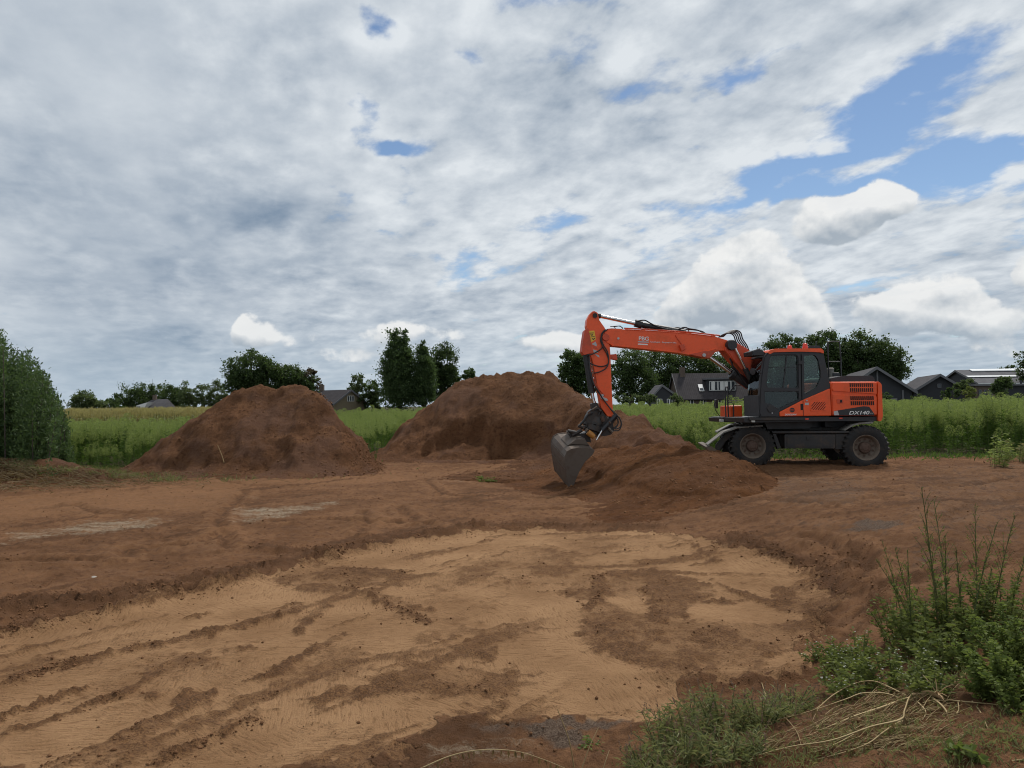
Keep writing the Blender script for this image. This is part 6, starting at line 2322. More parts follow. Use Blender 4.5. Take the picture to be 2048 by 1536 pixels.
def build_houses():
    # big dark-roofed house under the boom: ridge parallel to the picture
    Y = 125.0
    x0, x1 = at_y(1360, 800, Y).x, at_y(1536, 800, Y).x
    ez, rz = at_y(1440, 793, Y).z, at_y(1440, 746, Y + 4.5).z
    r = house_root('dark_roofed_house', 'long dark-roofed house with white dormer windows and a chimney, below the boom', ((x0 + x1) / 2, Y, -.3))
    gable(r, (x0, Y + 4.5), (1, 0, 0), x1 - x0, 4.5, ez, rz, -.6, H_TILE, H_BRICK, over=.45)
    sl = (rz - ez) / 4.5
    mb = MB()
    a, b = at_y(1360, 758, Y + 4.2), at_y(1367.5, 741, Y + 4.2)
    mb.box(((a.x + b.x) / 2 + .05, Y + 4.2, rz - .2), (.42, 0, 0), (0, .42, 0), (0, 0, 1.25))
    mb.build('chimney', H_BRICK, r)
    dz0, dz1 = at_y(1440, 781, Y + 1).z, at_y(1440, 762, Y + 1).z
    dx0, dx1 = at_y(1418, 770, Y + 1).x, at_y(1470, 770, Y + 1).x
    mb = MB()
    mb.prism([[(dx0 - .2, Y + .9, dz0 - .15), (dx1 + .2, Y + .9, dz0 - .15), (dx1 + .2, Y + .9, dz1 + .25), (dx0 - .2, Y + .9, dz1 + .25)]], (0, 3.4, 0))
    mb.build('dormer', H_BOARD, r)
    mb = MB()
    mb.prism([[(dx0 - .5, Y + .6, dz1 + .26), (dx1 + .5, Y + .6, dz1 + .26), (dx1 + .5, Y + .6, dz1 + .55), (dx0 - .5, Y + .6, dz1 + .55)]], (0, 4, 0))
    mb.build('dormer_roof', H_FASC, r)
    fr = window_at(r, ((dx0 + dx1) / 2, Y + .895, (dz0 + dz1) / 2), (1, 0, 0), dx1 - dx0, dz1 - dz0, 6)
    for i, t in enumerate((.08, .42, .58)):
        mb = MB()
        xx = dx0 + (dx1 - dx0) * t
        mb.prism([[(xx, Y + .86, dz0 + .12), (xx + .62, Y + .86, dz0 + .12), (xx + .62, Y + .86, dz1 - .1), (xx, Y + .86, dz1 - .1)]], (0, .012, 0))
        mb.build('curtain', H_WHITE, fr)
    # skylight lies on the roof slope
    c0, c1 = at_y(1399, 784, Y + 1.0), at_y(1407, 770, Y + 2.3)
    mb = MB()
    u = Vector((0, 1, sl)).normalized()
    nn = Vector((0, -sl, 1)).normalized()
    pz = lambda yy: ez + (yy - Y) * sl
    q0 = Vector((c0.x, Y + .9, pz(Y + .9))) + nn * .12
    mb.prism([[q0, q0 + Vector((.78, 0, 0)), q0 + Vector((.78, 0, 0)) + u * 1.75, q0 + u * 1.75]], nn * .06)
    sk = mb.build('skylight', H_WHITE, r)
    mb = MB()
    q1 = q0 + nn * .065 + Vector((.1, 0, 0)) + u * .12
    mb.prism([[q1, q1 + Vector((.58, 0, 0)), q1 + Vector((.58, 0, 0)) + u * .62, q1 + u * .62]], nn * .01)
    mb.build('pane', H_PANE, sk)
    for px0, px1, n in ((1375, 1387, 2), (1401, 1412, 2), (1424, 1448, 4), (1465, 1478, 2)):
        a, b = at_y(px0, 801, Y), at_y(px1, 801, Y)
        window_at(r, ((a.x + b.x) / 2, Y - .01, ez - .75), (1, 0, 0), b.x - a.x, 1.3, n)
    # small black shed, gable towards us
    Y = 105.0
    ap, el, er = at_y(1324, 769, Y), at_y(1309, 786, Y), at_y(1348, 786, Y)
    r = house_root('garden_shed', 'small black wooden shed with pointed gable, between the arm and the big house', (ap.x, Y, -.3), 'shed')
    gable(r, (ap.x, Y), (0, 1, 0), 5, ap.x - el.x, el.z, ap.z, -.6, H_TILE2, H_BOARD, over=.15, front_over=.15, half2=er.x - ap.x)
    for px in (1319, 1339):
        window_at(r, (at_y(px, 802, Y).x, Y - .01, at_y(px, 802, Y).z - .1), (1, 0, 0), .75, .8, 2)
    # barns on the right
    Y = 85.0
    A = at_y(1752, 733.5, Y)
    r = house_root('black_barn', 'black wooden barn with grey door, directly behind the digger engine', (A.x, Y, 0), 'barn')
    ax = Vector((6.4, 21, 0)).normalized()
    lat = gable(r, (A.x, Y), ax, 22, 3.6, 3.0, A.z, -.5, H_TILE2, H_BOARD, over=.5, front_over=.6)
    B = Vector((A.x, Y, 0))
    mb = MB()
    q = B - ax * .05 + lat * .15
    mb.prism([[q + Vector((0, 0, 0)), q + lat * 1.95, q + lat * 1.95 + Vector((0, 0, 1.95)), q + Vector((0, 0, 1.95))]], ax * .03)
    d = mb.build('door', H_DOOR, r)
    for t in (.02, 2.6):
        mb = MB()
        q = B - ax * .16 + lat * t
        mb.prism([[q, q + lat * .16, q + lat * .16 + Vector((0, 0, 5.2 - .9 * t)), q + Vector((0, 0, 5.2 - .9 * t))]], ax * .1)
        mb.build('post', H_FASC, r)
    Y = 95.0
    A = at_y(1878.7, 748, Y)
    r = house_root('black_barn', 'smaller black barn with one little gable window, standing free on the right', (A.x, Y, 0), 'barn')
    ax = Vector((3.7, 11.7, 0)).normalized()
    lat = gable(r, (A.x, Y), ax, 12.5, 3.0, 3.05, A.z, -.5, H_TILE2, H_BOARD, over=.5, front_over=.5)
    B = Vector((A.x, Y, 0))
    window_at(r, B - ax * .02 + lat * -.05 + Vector((0, 0, 3.55)), lat, .45, .5, 1, H_FASC)
    for t in (-1.9, 1.2):
        mb = MB()
        q = B - ax * .12 + lat * t
        mb.prism([[q, q + lat * .14, q + lat * .14 + Vector((0, 0, 1.7)), q + Vector((0, 0, 1.7))]], ax * .1)
        mb.build('post', H_YBRICK, r)
    mb = MB()
    q = B - ax * .04 + lat * -.9
    mb.prism([[q, q + lat * 1.2, q + lat * 1.2 + Vector((0, 0, 1.8)), q + Vector((0, 0, 1.8))]], ax * .03)
    mb.build('door', H_PANE, r)
    # long grey barn
    Y = 128.0
    A = at_y(1914, 740, Y)
    r = house_root('long_barn', 'long low grey barn roof with pale light strips at the right edge', (A.x + 12, Y, 0), 'barn')
    gable(r, (A.x, Y), (1, -.02, 0), 34, 8, A.z - 3.0, A.z, -.5, H_SHEET, H_BOARD, over=.4, front_over=.3)
    for (pa, pb, t, wd) in ((1938, 2200, .25, .9), (1932, 2030, 3.4, .6)):
        a, b = at_y(pa, 745, Y - t).x, at_y(pb, 745, Y - t).x
        mb = MB()
        zt = A.z - t * 3 / 8
        q = [(a, Y - t, zt + .1), (b, Y - t - .02 * (b - a), zt + .1), (b, Y - t - wd - .02 * (b - a), zt - wd * .375 + .1), (a, Y - t - wd, zt - wd * .375 + .1)]
        mb.prism([q], (0, -.0, .14 if t < 1 else .08))
        mb.build('light_strip', H_LIGHT, r, bevel=.03)
    mb = MB()
    a = at_y(1956, 768, 119.5)
    mb.prism([[(a.x, 119.4, a.z - 1.6), (a.x + 16, 119.0, a.z - 1.6), (a.x + 16, 119.0, a.z + .1), (a.x, 119.4, a.z + .1)]], (0, .1, 0))
    mb.build('gutter_wall', H_LIGHT, r)
    Y = 100.0
    a, b = at_y(1950, 772, Y), at_y(1999, 772, Y)
    r = house_root('low_outbuilding', 'low flat-roofed outbuilding, brick with three windows and a dark wing', ((a.x + b.x) / 2, Y, 0), 'outbuilding')
    mb = MB()
    mb.prism([[(a.x, Y, -.5), (b.x, Y, -.5), (b.x, Y, a.z), (a.x, Y, a.z)]], (0, 6, 0))
    mb.build('wall', H_BRICK, r)
    mb = MB()
    mb.prism([[(b.x + .01, Y + .2, -.5), (b.x + 14, Y + .2, -.5), (b.x + 14, Y + .2, a.z - .05), (b.x + .01, Y + .2, a.z - .05)]], (0, 6, 0))
    mb.build('wing', H_BOARD, r)
    mb = MB()
    mb.prism([[(a.x - .3, Y - .3, a.z + .01), (b.x + 14, Y - .3, a.z + .01), (b.x + 14, Y - .3, a.z + .25), (a.x - .3, Y - .3, a.z + .25)]], (0, 7, 0))
    mb.build('roof', H_FASC, r)
    for px in (1960, 1970.5, 1981):
        c = at_y(px, 786.5, Y)
        window_at(r, (c.x, Y - .01, c.z), (1, 0, 0), .42, .95, 1, H_FASC)
    mb = MB()
    c = at_y(2042, 768, Y + 2)
    mb.cyl((c.x, Y + 2, a.z), (c.x, Y + 2, a.z + .75), .12, 10)
    mb.build('flue', H_BOARD, r)
    # house between the two heaps
    Y = 128.0
    ap, el, er = at_y(700.8, 779, Y), at_y(677, 808, Y), at_y(718, 803, Y)
    r = house_root('gabled_house', 'gabled yellow-brown brick house with dark roof, right of the left sand heap', (ap.x, Y, -.4))
    ax = Vector((-.92, .40, 0)).normalized()
    G = Vector((ap.x, Y, 0))
    gable(r, (ap.x, Y), (-.80, .60, 0), 11, 3.6, el.z + .2, ap.z, -.8, H_TILE, H_YBRICK, over=.35, front_over=.25)
    a2 = Vector((-.80, .60, 0))
    lat = Vector((a2.y, -a2.x, 0))
    window_at(r, G - a2 * .02 + Vector((0, 0, ap.z - 1.55)), lat, 1.5, .95, 3)
    mb = MB()
    c = G + a2 * 7.6
    mb.box((c.x, c.y, ap.z + .25), (.38, 0, 0), (0, .38, 0), (0, 0, .75))
    mb.build('chimney', H_BRICK, r)
    # farm roof on the left
    Y = 185.0
    c = at_y(288, 798, Y)
    a, b = at_y(258, 820, Y), at_y(325, 820, Y)
    r = house_root('farmhouse', 'grey farmhouse roof with white dormer, half hidden behind the maize', (c.x, Y, -.5))
    rz = c.z
    ez = a.z - .6
    mb = MB()
    mb.prism([[(a.x + .4, Y + .4, -1), (b.x, Y + .4, -1), (b.x, Y + .4, ez), (a.x + .4, Y + .4, ez)]], (0, 9, 0))
    mb.build('wall', H_BRICK, r)
    mb = MB()
    i = mb.addv([(a.x, Y, ez), (b.x, Y, ez), (b.x, Y + 10, ez), (a.x, Y + 10, ez), (c.x - .2, Y + 5, rz), (b.x - 1, Y + 5, rz)])
    mb.f += [(i, i + 1, i + 5, i + 4), (i + 1, i + 2, i + 5), (i + 2, i + 3, i + 4, i + 5), (i + 3, i, i + 4), (i, i + 3, i + 2, i + 1)]
    mb.build('roof', H_TILE2, r)
    d0, d1 = at_y(273, 818, Y), at_y(281, 812, Y)
    mb = MB()
    mb.prism([[(d0.x, Y - .1, d0.z - .3), (d1.x + .6, Y - .1, d0.z - .3), (d1.x + 1.8, Y - .1, d1.z + .9), (d0.x, Y - .1, d1.z + .1)]], (0, 3, 0))
    mb.build('dormer', H_WHITE, r)
    window_at(r, ((d0.x + d1.x) / 2, Y - .12, (d0.z + d1.z) / 2 - .1), (1, 0, 0), d1.x - d0.x, .9, 2, H_WHITE)
    mb = MB()
    mb.box((c.x + .3, Y + 5, rz + .3), (.4, 0, 0), (0, .4, 0), (0, 0, .8))
    mb.build('chimney', H_BRICK, r)


build_houses()


# ------------------------------------------------------------------ plants in the foreground
M_FORB = leaf_mat('forb_leaf', (.072, .098, .024), (.178, .205, .062), .4, .75)
M_NETTLE = leaf_mat('nettle_leaf', (.070, .105, .022), (.165, .205, .055), .4, .7)
M_GRASS = leaf_mat('dull_grass', (.10, .125, .045), (.235, .245, .105), .35, dead=(.26, .19, .10))
M_SEED = leaf_mat('pink_seed_spike', (.16, .095, .075), (.27, .18, .13), .2)
M_FLOW = leaf_mat('white_flower', (.55, .55, .50), (.74, .74, .68), .2)
M_OLD = leaf_mat('old_straw', (.14, .10, .052), (.31, .23, .125), .1, .8)
M_STEM = leaf_mat('green_stem', (.055, .085, .028), (.13, .13, .055), .1)


def plant_root(name, label, p, cat, group=None):
    o = bpy.data.objects.new(name, None)
    COL.objects.link(o)
    o.location = p
    return tag(o, label, cat, group)


def add_leaves(root, name, C, D, L, Wd, mat, g, droop=.2):
    V, Fc = leaves(np.asarray(C), np.asarray(D), L, Wd, g, droop=droop)
    return leaf_object(name, V, Fc, mat, root, g, root.location)


def add_stalks(root, name, lines, r0, r1, mat, g):
    V, Fc, ti = stalks(lines, r0, r1, g)
    me = np_mesh(name, V - np.array(root.location), Fc, 3, True, {'tint': ti})
    return link(name, me, mat, root)


def groundz(x, y):
    xa, ya = np.atleast_1d(np.asarray(x, float)), np.atleast_1d(np.asarray(y, float))
    return ground_height(xa, ya, paint_ground(xa, ya, None))


def wiry_weed(px, py, top_px, top_py, label, seed, r=.006):
    """one tall thin flowering stem with ascending side twigs and tiny leaves"""
    g = np.random.default_rng(seed)
    b = hit(px, py)
    t = at_y(top_px, top_py, b.y + g.normal() * .12)
    root = plant_root('wiry_weed', label, b, 'weed', 'tall wiry weeds at the right edge')
    P = wand(b, t, 10, g, .25)
    lines, C, D = [P], [], []
    H = t.z - b.z
    tw = []
    for s in np.linspace(.32, .97, 13):
        q = np.array([np.interp(s, np.linspace(0, 1, 10), P[:, a]) for a in range(3)])
        a = g.random() * 6.283
        ln = H * (.34 * (1.12 - s)) * (.6 + .6 * g.random())
        e = q + np.array([np.cos(a) * ln * .45, np.sin(a) * ln * .45, ln])
        tw.append(wand(q, e, 5, g, .5))
        for u in g.random(7):
            w = q + (e - q) * u
            C.append(w)
            D.append([g.normal() * .7, g.normal() * .7, .8])
    for u in g.random(46) ** 1.5:
        q = np.array([np.interp(u, np.linspace(0, 1, 10), P[:, a]) for a in range(3)])
        C.append(q)
        a = g.random() * 6.283
        D.append([np.cos(a), np.sin(a), .3 + .5 * g.random()])
    add_stalks(root, 'stem', [P], r, r * .4, M_STEM, g)
    add_stalks(root, 'twigs', tw, r * .38, r * .2, M_STEM, g)
    C = np.array(C)
    hgt = (C[:, 2] - b.z) / max(H, .1)
    L = np.clip(.060 - .05 * hgt, .010, .08) * (.7 + .7 * g.random(len(C)))
    add_leaves(root, 'leaves', C, D, L, L * .34, M_FORB, g)


def bushy_weed(px, py, h, rad, n, label, seed, mat=None, lf=(.018, .034), wid=.38, group='leafy weeds at the right edge', flowers=0, spikes=0, name='leafy_weed', stems=22, cat='weed', up=.7):
    g = np.random.default_rng(seed)
    mat = mat or M_FORB
    b = hit(px, py)
    root = plant_root(name, label, b, cat, group)
    lines, C, D = [], [], []
    tips = []
    for s in range(stems):
        a, q = g.random() * 6.283, rad * math.sqrt(g.random())
        bx, by = b.x + np.cos(a) * q * .55, b.y + np.sin(a) * q * .55
        bz = float(groundz(bx, by)[0]) - .01
        hh = h * (.45 + .6 * g.random()) * (1 - .35 * (q / rad) ** 2)
        e = (b.x + np.cos(a) * q * 1.15, b.y + np.sin(a) * q * 1.15, bz + hh)
        P = wand((bx, by, bz), e, 6, g, .4)
        lines.append(P)
        tips.append(e)
        m = n // stems
        t = .05 + .95 * g.random(m) ** .9
        c = np.stack([np.interp(t, np.linspace(0, 1, 6), P[:, k]) for k in range(3)], 1)
        C.append(c + g.normal(size=(m, 3)) * .012)
        aa = g.random(m) * 6.283
        D.append(np.stack([np.cos(aa), np.sin(aa), up * g.random(m)], 1))
    add_stalks(root, 'stems', lines, .0045, .002, M_STEM, g)
    C, D = np.concatenate(C), np.concatenate(D)
    L = lf[0] + lf[1] * g.random(len(C))
    add_leaves(root, 'leaves', C, D, L, L * wid, mat, g)
    if flowers:
        k = g.integers(0, len(C), flowers)
        c = C[k] + np.abs(g.normal(size=(flowers, 3))) * np.array([.01, .01, .02])
        c4 = np.repeat(c, 4, 0)
        a = np.tile(np.arange(4) * 1.571, flowers) + np.repeat(g.random(flowers) * 6, 4)
        d = np.stack([np.cos(a), np.sin(a), .25 + 0 * a], 1)
        add_leaves(root, 'flowers', c4, d, .0075, .006, M_FLOW, g)
    if spikes:
        cs, ds = [], []
        for e in tips[:spikes]:
            m = 26
            t = g.random(m)
            lean = g.normal(size=2) * .3
            cs.append(np.array(e) + np.stack([lean[0] * t * .07, lean[1] * t * .07, t * .075 - .02], 1))
            ds.append(np.stack([g.normal(size=m) * .5, g.normal(size=m) * .5, 1 + 0 * t], 1))
        o = add_leaves(root, 'seed_spikes', np.concatenate(cs), np.concatenate(ds), .013, .006, M_SEED, g)
        o['kind'] = 'stuff'
    return root


def build_right_edge():
    place = ['at the left end of the clump', 'second from the left in the clump', 'leaning left over the pit edge', 'just right of the clump middle', 'tallest of the clump, with a forked tip',
             'behind the tallest one', 'with a bare upper half', 'short, between two tall ones', 'straight, near the right edge', 'bending right near the frame edge', 'rightmost, cut by the frame',
             'thin and pale at the front of the clump', 'dark and thin behind the leafy base', 'low, at the pit side of the clump']
    W_ = [(1815, 1290, 1765, 1085), (1830, 1280, 1790, 1095), (1845, 1300, 1752, 1120), (1885, 1270, 1848, 1045), (1880, 1285, 1843, 975), (1900, 1260, 1868, 1000), (1895, 1275, 1890, 1070), (1925, 1270, 1912, 1095),
          (1955, 1250, 1950, 1010), (1985, 1250, 2030, 1030), (2020, 1240, 2052, 1110), (1935, 1300, 1995, 1045), (1965, 1265, 1985, 1130), (1825, 1310, 1815, 1100)]
    for i, (a, b, c, d) in enumerate(W_):
        wiry_weed(a, b, c, d, 'tall wiry green weed stem ' + place[i], 300 + i, r=.0055 if i != 4 else .007)
    bushy_weed(1850, 1300, .42, .26, 1800, 'dense dark leafy weed under the tallest wiry stem', 330)
    bushy_weed(1930, 1270, .46, .32, 2400, 'dense dark leafy weed in the middle of the right clump', 331)
    bushy_weed(1800, 1275, .42, .22, 1000, 'leafy weed at the pit side of the right clump', 332)
    bushy_weed(2010, 1260, .46, .30, 2000, 'leafy weed behind, touching the right edge of the frame', 333)
    bushy_weed(1890, 1335, .30, .22, 700, 'low weed with broad dark leaves in front of the clump', 334, lf=(.03, .045), wid=.42, stems=14)
    bushy_weed(2010, 1400, .36, .22, 3600, 'bright green nettle at the right edge, beside the bare soil', 335, M_NETTLE, (.014, .026), .55)
    bushy_weed(2050, 1345, .46, .26, 4000, 'taller bright green nettle behind the front one', 336, M_NETTLE, (.014, .026), .55)
    bushy_weed(2065, 1450, .3, .2, 2400, 'bright green nettle cut off by the frame corner', 337, M_NETTLE, (.014, .026), .55)
    bushy_weed(1655, 1335, .17, .2, 800, 'low weed with tiny white flowers nearest the pit', 338, lf=(.02, .03), flowers=70, group='white-flowered weeds')
    bushy_weed(1720, 1345, .32, .30, 1500, 'greyish weed with tiny white flowers, left of the tall clump', 339, lf=(.022, .03), flowers=120, group='white-flowered weeds')
    bushy_weed(1790, 1370, .28, .28, 1300, 'white-flowered weed in front of the tall clump', 340, lf=(.022, .03), flowers=130, group='white-flowered weeds')
    bushy_weed(1710, 1390, .22, .24, 900, 'small white-flowered weed behind the dry stalks', 341, lf=(.02, .03), flowers=80, group='white-flowered weeds')
    bushy_weed(1860, 1395, .2, .2, 700, 'low white-flowered weed beside the dry root', 342, lf=(.02, .03), flowers=50, group='white-flowered weeds')
    for i, (px, py, h, r, n, lab) in enumerate([(1330, 1500, .25, .2, 900, 'clump of pinkish-spiked grass nearest the grey soil'), (1385, 1480, .3, .24, 1000, 'pinkish-spiked clump at the edge of the sand'), (1450, 1470, .3, .26, 1100, 'middle clump of pinkish-spiked weed'),
                                                (1520, 1455, .2, .22, 800, 'pinkish-spiked clump behind the dry stalks'), (1370, 1545, .22, .22, 1000, 'green clump at the bottom edge, left of the stalks'), (1460, 1530, .2, .22, 900, 'green clump at the bottom edge under the stalks'),
                                                (1580, 1420, .16, .2, 600, 'sparse grassy clump on the pit rim'), (1290, 1540, .14, .14, 400, 'small tuft beside the upright straw')]):
        bushy_weed(px, py, h, r, n, lab, 350 + i, M_GRASS, (.025, .04), .14, 'pinkish-spiked clumps by the pit rim', spikes=14, name='spiked_weed', stems=34, up=1.3)
    bushy_weed(1935, 1530, .10, .06, 60, 'lone seedling on the bare soil at the bottom', 370, M_NETTLE, (.03, .03), .7, None, stems=6, name='seedling')
    bushy_weed(1185, 1502, .04, .08, 60, 'tiny green tuft on the grey soil beside the straw', 371, M_NETTLE, (.02, .02), .5, None, stems=6, name='seedling')
    bushy_weed(968, 968, .14, .35, 300, 'small patch of green weed on the brown soil before the heaps', 372, M_FORB, (.05, .05), .4, None, stems=16, name='small_weed')
    bushy_weed(1990, 938, .9, .4, 600, 'pale yellowish weed standing before the field at the right', 373, M_WTOP, (.06, .06), .25, None, stems=16, name='pale_weed')
    bushy_weed(2035, 930, .7, .4, 500, 'brownish weed at the right end of the field edge', 374, M_GRASS, (.08, .08), .15, None, stems=16, name='pale_weed')


def Z5(x, y): return 1500 + x / 3.737, 1250 + y / 3.737


def build_straw():
    g = np.random.default_rng(401)
    c = hit(*Z5(1350, 600))
    root = plant_root('dead_weed', 'uprooted dead weed with long pale stalks sprawling over the soil, bottom right', c, 'dead plant')
    S = [[(1400, 515), (1210, 520), (1160, 640), (1120, 700), (900, 760), (600, 860), (300, 910), (0, 990)],
         [(1330, 520), (1180, 545), (1000, 610), (800, 690), (600, 760), (450, 830)],
         [(1170, 530), (1040, 450), (900, 425), (760, 450), (620, 530), (500, 610), (420, 660), (120, 730)],
         [(1130, 545), (1000, 505), (850, 505), (720, 550), (560, 600), (400, 660)],
         [(1400, 680), (1150, 710), (1000, 800), (890, 890), (700, 950), (500, 1000)],
         [(1330, 520), (1430, 600), (1470, 660), (1460, 720)], [(1420, 540), (1560, 570), (1860, 600)], [(1650, 560), (1720, 660), (1790, 800), (1815, 910)],
         [(1460, 660), (1700, 760), (1900, 850), (2048, 910)], [(1500, 700), (1750, 790), (2000, 880)], [(1210, 530), (1300, 640), (1290, 700)], [(1560, 570), (1560, 640), (1520, 690)],
         [(900, 640), (700, 740), (560, 800)], [(1100, 700), (850, 800), (650, 880), (420, 980)], [(1000, 800), (780, 850), (560, 960)]]

    def lay(pts, lift):
        out = []
        n = len(pts)
        for i, p in enumerate(pts):
            px, py = Z5(*p)
            h = hit(px, py)
            # raised parts lie nearer to the viewer along the same line of sight
            up = lift * math.sin(math.pi * min(1, (i + .6) / n)) + .012
            out.append(at_z(px, py, h.z + up))
        return np.array([tuple(q) for q in curve_pts(out, 5)])
    lf_c, lf_d = [], []
    for i, s in enumerate(S):
        s = [(x + g.normal() * 7, y + g.normal() * 5) for x, y in s]
        ln = lay(s, (.10, .06, .16, .12, .05, .06, .05, .03, .03, .03, .05, .05, .03, .04, .03)[i])
        add_stalks(root, 'stalk', [ln], (.0075 if i in (0, 1, 5) else .0048), .0025, M_DRY, g)
        for k in range(26 if i in (0, 1, 2, 4, 13) else 9):
            q = ln[g.integers(len(ln) // 4, len(ln))]
            lf_c.append(q)
            lf_d.append([g.normal() * .6, g.normal() * .6, -.7 + .5 * g.random()])
    add_leaves(root, 'withered_leaves', lf_c, lf_d, .03 + .03 * g.random(len(lf_c)), .012, M_DRYL, g)
    mb = MB()
    p = [at_z(*Z5(x, y), hit(*Z5(x, y)).z + .07) for x, y in ((1210, 525), (1320, 512), (1400, 520), (1440, 545))]
    mb.tube(p, [.008, .014, .016, .008], 7)
    for k in range(9):
        a = p[2]
        e = a + Vector((g.normal() * .09, g.normal() * .09, .02 + abs(g.normal()) * .05))
        mb.tube([a, a.lerp(e, .5) + Vector((0, 0, .01)), e], [.004, .003, .0012], 5)
    mb.build('root', paint('dry_root', (.36, .24, .12), .8), root, smooth=True)
    twigs = []
    for k in range(900):
        x, y = -250 + 1750 * g.random(), 560 + 460 * g.random()
        if y < 1000 - .42 * x - 40:
            continue
        ang = -.33 + g.normal() * .22
        L = 60 + 200 * g.random()
        q0, q1 = hit(*Z5(x, y)), hit(*Z5(x + L * math.cos(ang), y + L * math.sin(ang)))
        b = np.array(q0) + np.array([0, 0, .005 + .05 * g.random()])
        e = np.array(q1) + np.array([0, 0, .005 + .05 * g.random()])
        twigs.append(wand(b, e, 4, g, .2))
    o = add_stalks(root, 'thin_twigs', twigs, .0024, .0013, M_DRY, g)
    o['kind'] = 'stuff'
    C = np.array([t[g.integers(0, 4)] for t in twigs for _ in range(3)])
    D = g.normal(size=(len(C), 3)) * np.array([1, 1, .4])
    o = add_leaves(root, 'dry_seed_husks', C, D, .02 + .02 * g.random(len(C)), .008, M_DRYL, g)
    o['kind'] = 'stuff'
    # single loose stalks
    def single(pts, lab, rr=.004, hang=0, z=Z5, lift=.02):
        px = [z(*p) for p in pts]
        b = hit(*px[-1])
        r = plant_root('dry_stalk', lab, b, 'dry stalk', 'loose dry stalks in the foreground')
        n = len(px)
        P = []
        for i, p in enumerate(px):
            h = hit(*p)
            P.append(at_z(p[0], p[1], h.z + lift * math.sin(math.pi * i / (n - 1)) + .008))
        ln = np.array([tuple(q) for q in curve_pts(P, 5)])
        add_stalks(r, 'stem', [ln], rr, rr * .45, M_DRY, g)
        return r, ln

    def upright(p0, p1, p2, lab, rr=.004):
        b = hit(*p0)
        r = plant_root('dry_stalk', lab, b, 'dry stalk', 'loose dry stalks in the foreground')
        P = [b, at_y(*p1, b.y), at_y(*p2, b.y + .03)]
        ln = np.array([tuple(q) for q in curve_pts(P, 5)])
        add_stalks(r, 'stem', [ln], rr, rr * .55, M_DRY, g)
    single([(80, 410), (150, 600), (270, 700), (350, 800), (390, 910), (470, 1010)], 'curved pale stalk crossing the pinkish-spiked clumps', .004, lift=.05)
    single([(0, 850), (250, 870), (390, 905)], 'short pale stalk lying in the spiked clumps')
    single([(390, 895), (600, 860), (780, 850), (1010, 860)], 'straight pale stalk in front of the dead weed')
    single([(860, 990), (940, 1030), (1010, 1065)], 'short loose straw on bare soil at the bottom', .003)
    single([(1860, 1069), (1950, 1020), (2048, 1005), (2150, 1000)], 'thick pale stalk in the bottom right corner', .006)
    single([(1640, 330), (1570, 400), (1500, 440), (1450, 480)], 'kinked dry stalk behind the root', .004, lift=.05)
    I = lambda x, y: (x, y)
    upright((1150, 1545), (1138, 1480), (1115, 1418), 'tallest upright straw at the bottom edge, right of the arching stalk', .005)
    upright((1163, 1540), (1180, 1492), (1197, 1455), 'upright straw leaning right at the bottom edge', .004)
    upright((1205, 1545), (1212, 1520), (1219, 1500), 'shortest upright straw at the bottom edge', .0035)
    r, ln = single([(835, 1540), (900, 1512), (960, 1500), (1030, 1502), (1090, 1520), (1150, 1545)], 'arching stalk hung with withered leaves at the bottom edge', .0045, z=I, lift=.12)
    q = ln[g.integers(3, len(ln) - 3, 40)]
    add_leaves(r, 'withered_leaves', q, np.stack([g.normal(size=40) * .3, g.normal(size=40) * .3, -np.ones(40)], 1), .03 + .02 * g.random(40), .014, M_DRYL, g)
    # stones
    for px, py, s, lab in ((1945, 1467, .016, 'small white pebble on the bare soil'), (1840, 1465, .016, 'flat pale stone beside the dead weed'), (2000, 1440, .014, 'tiny pale pebble near the nettles'), (188, 1156, .035, 'pale stone on the brown soil at the left')):
        b = hit(px, py)
        mb = MB()
        mb.lathe(b + Vector((0, 0, -s * .3)), (.2, .1, 1), [(0, 0), (.1 * s, .8 * s), (.5 * s, 1.1 * s), (.9 * s, .7 * s), (1.05 * s, 0)], 9)
        o = mb.build('pebble', paint('pale_stone', (.34, .30, .25), .8), None, smooth=True)
        tag(o, lab, 'pebble', 'loose pebbles')


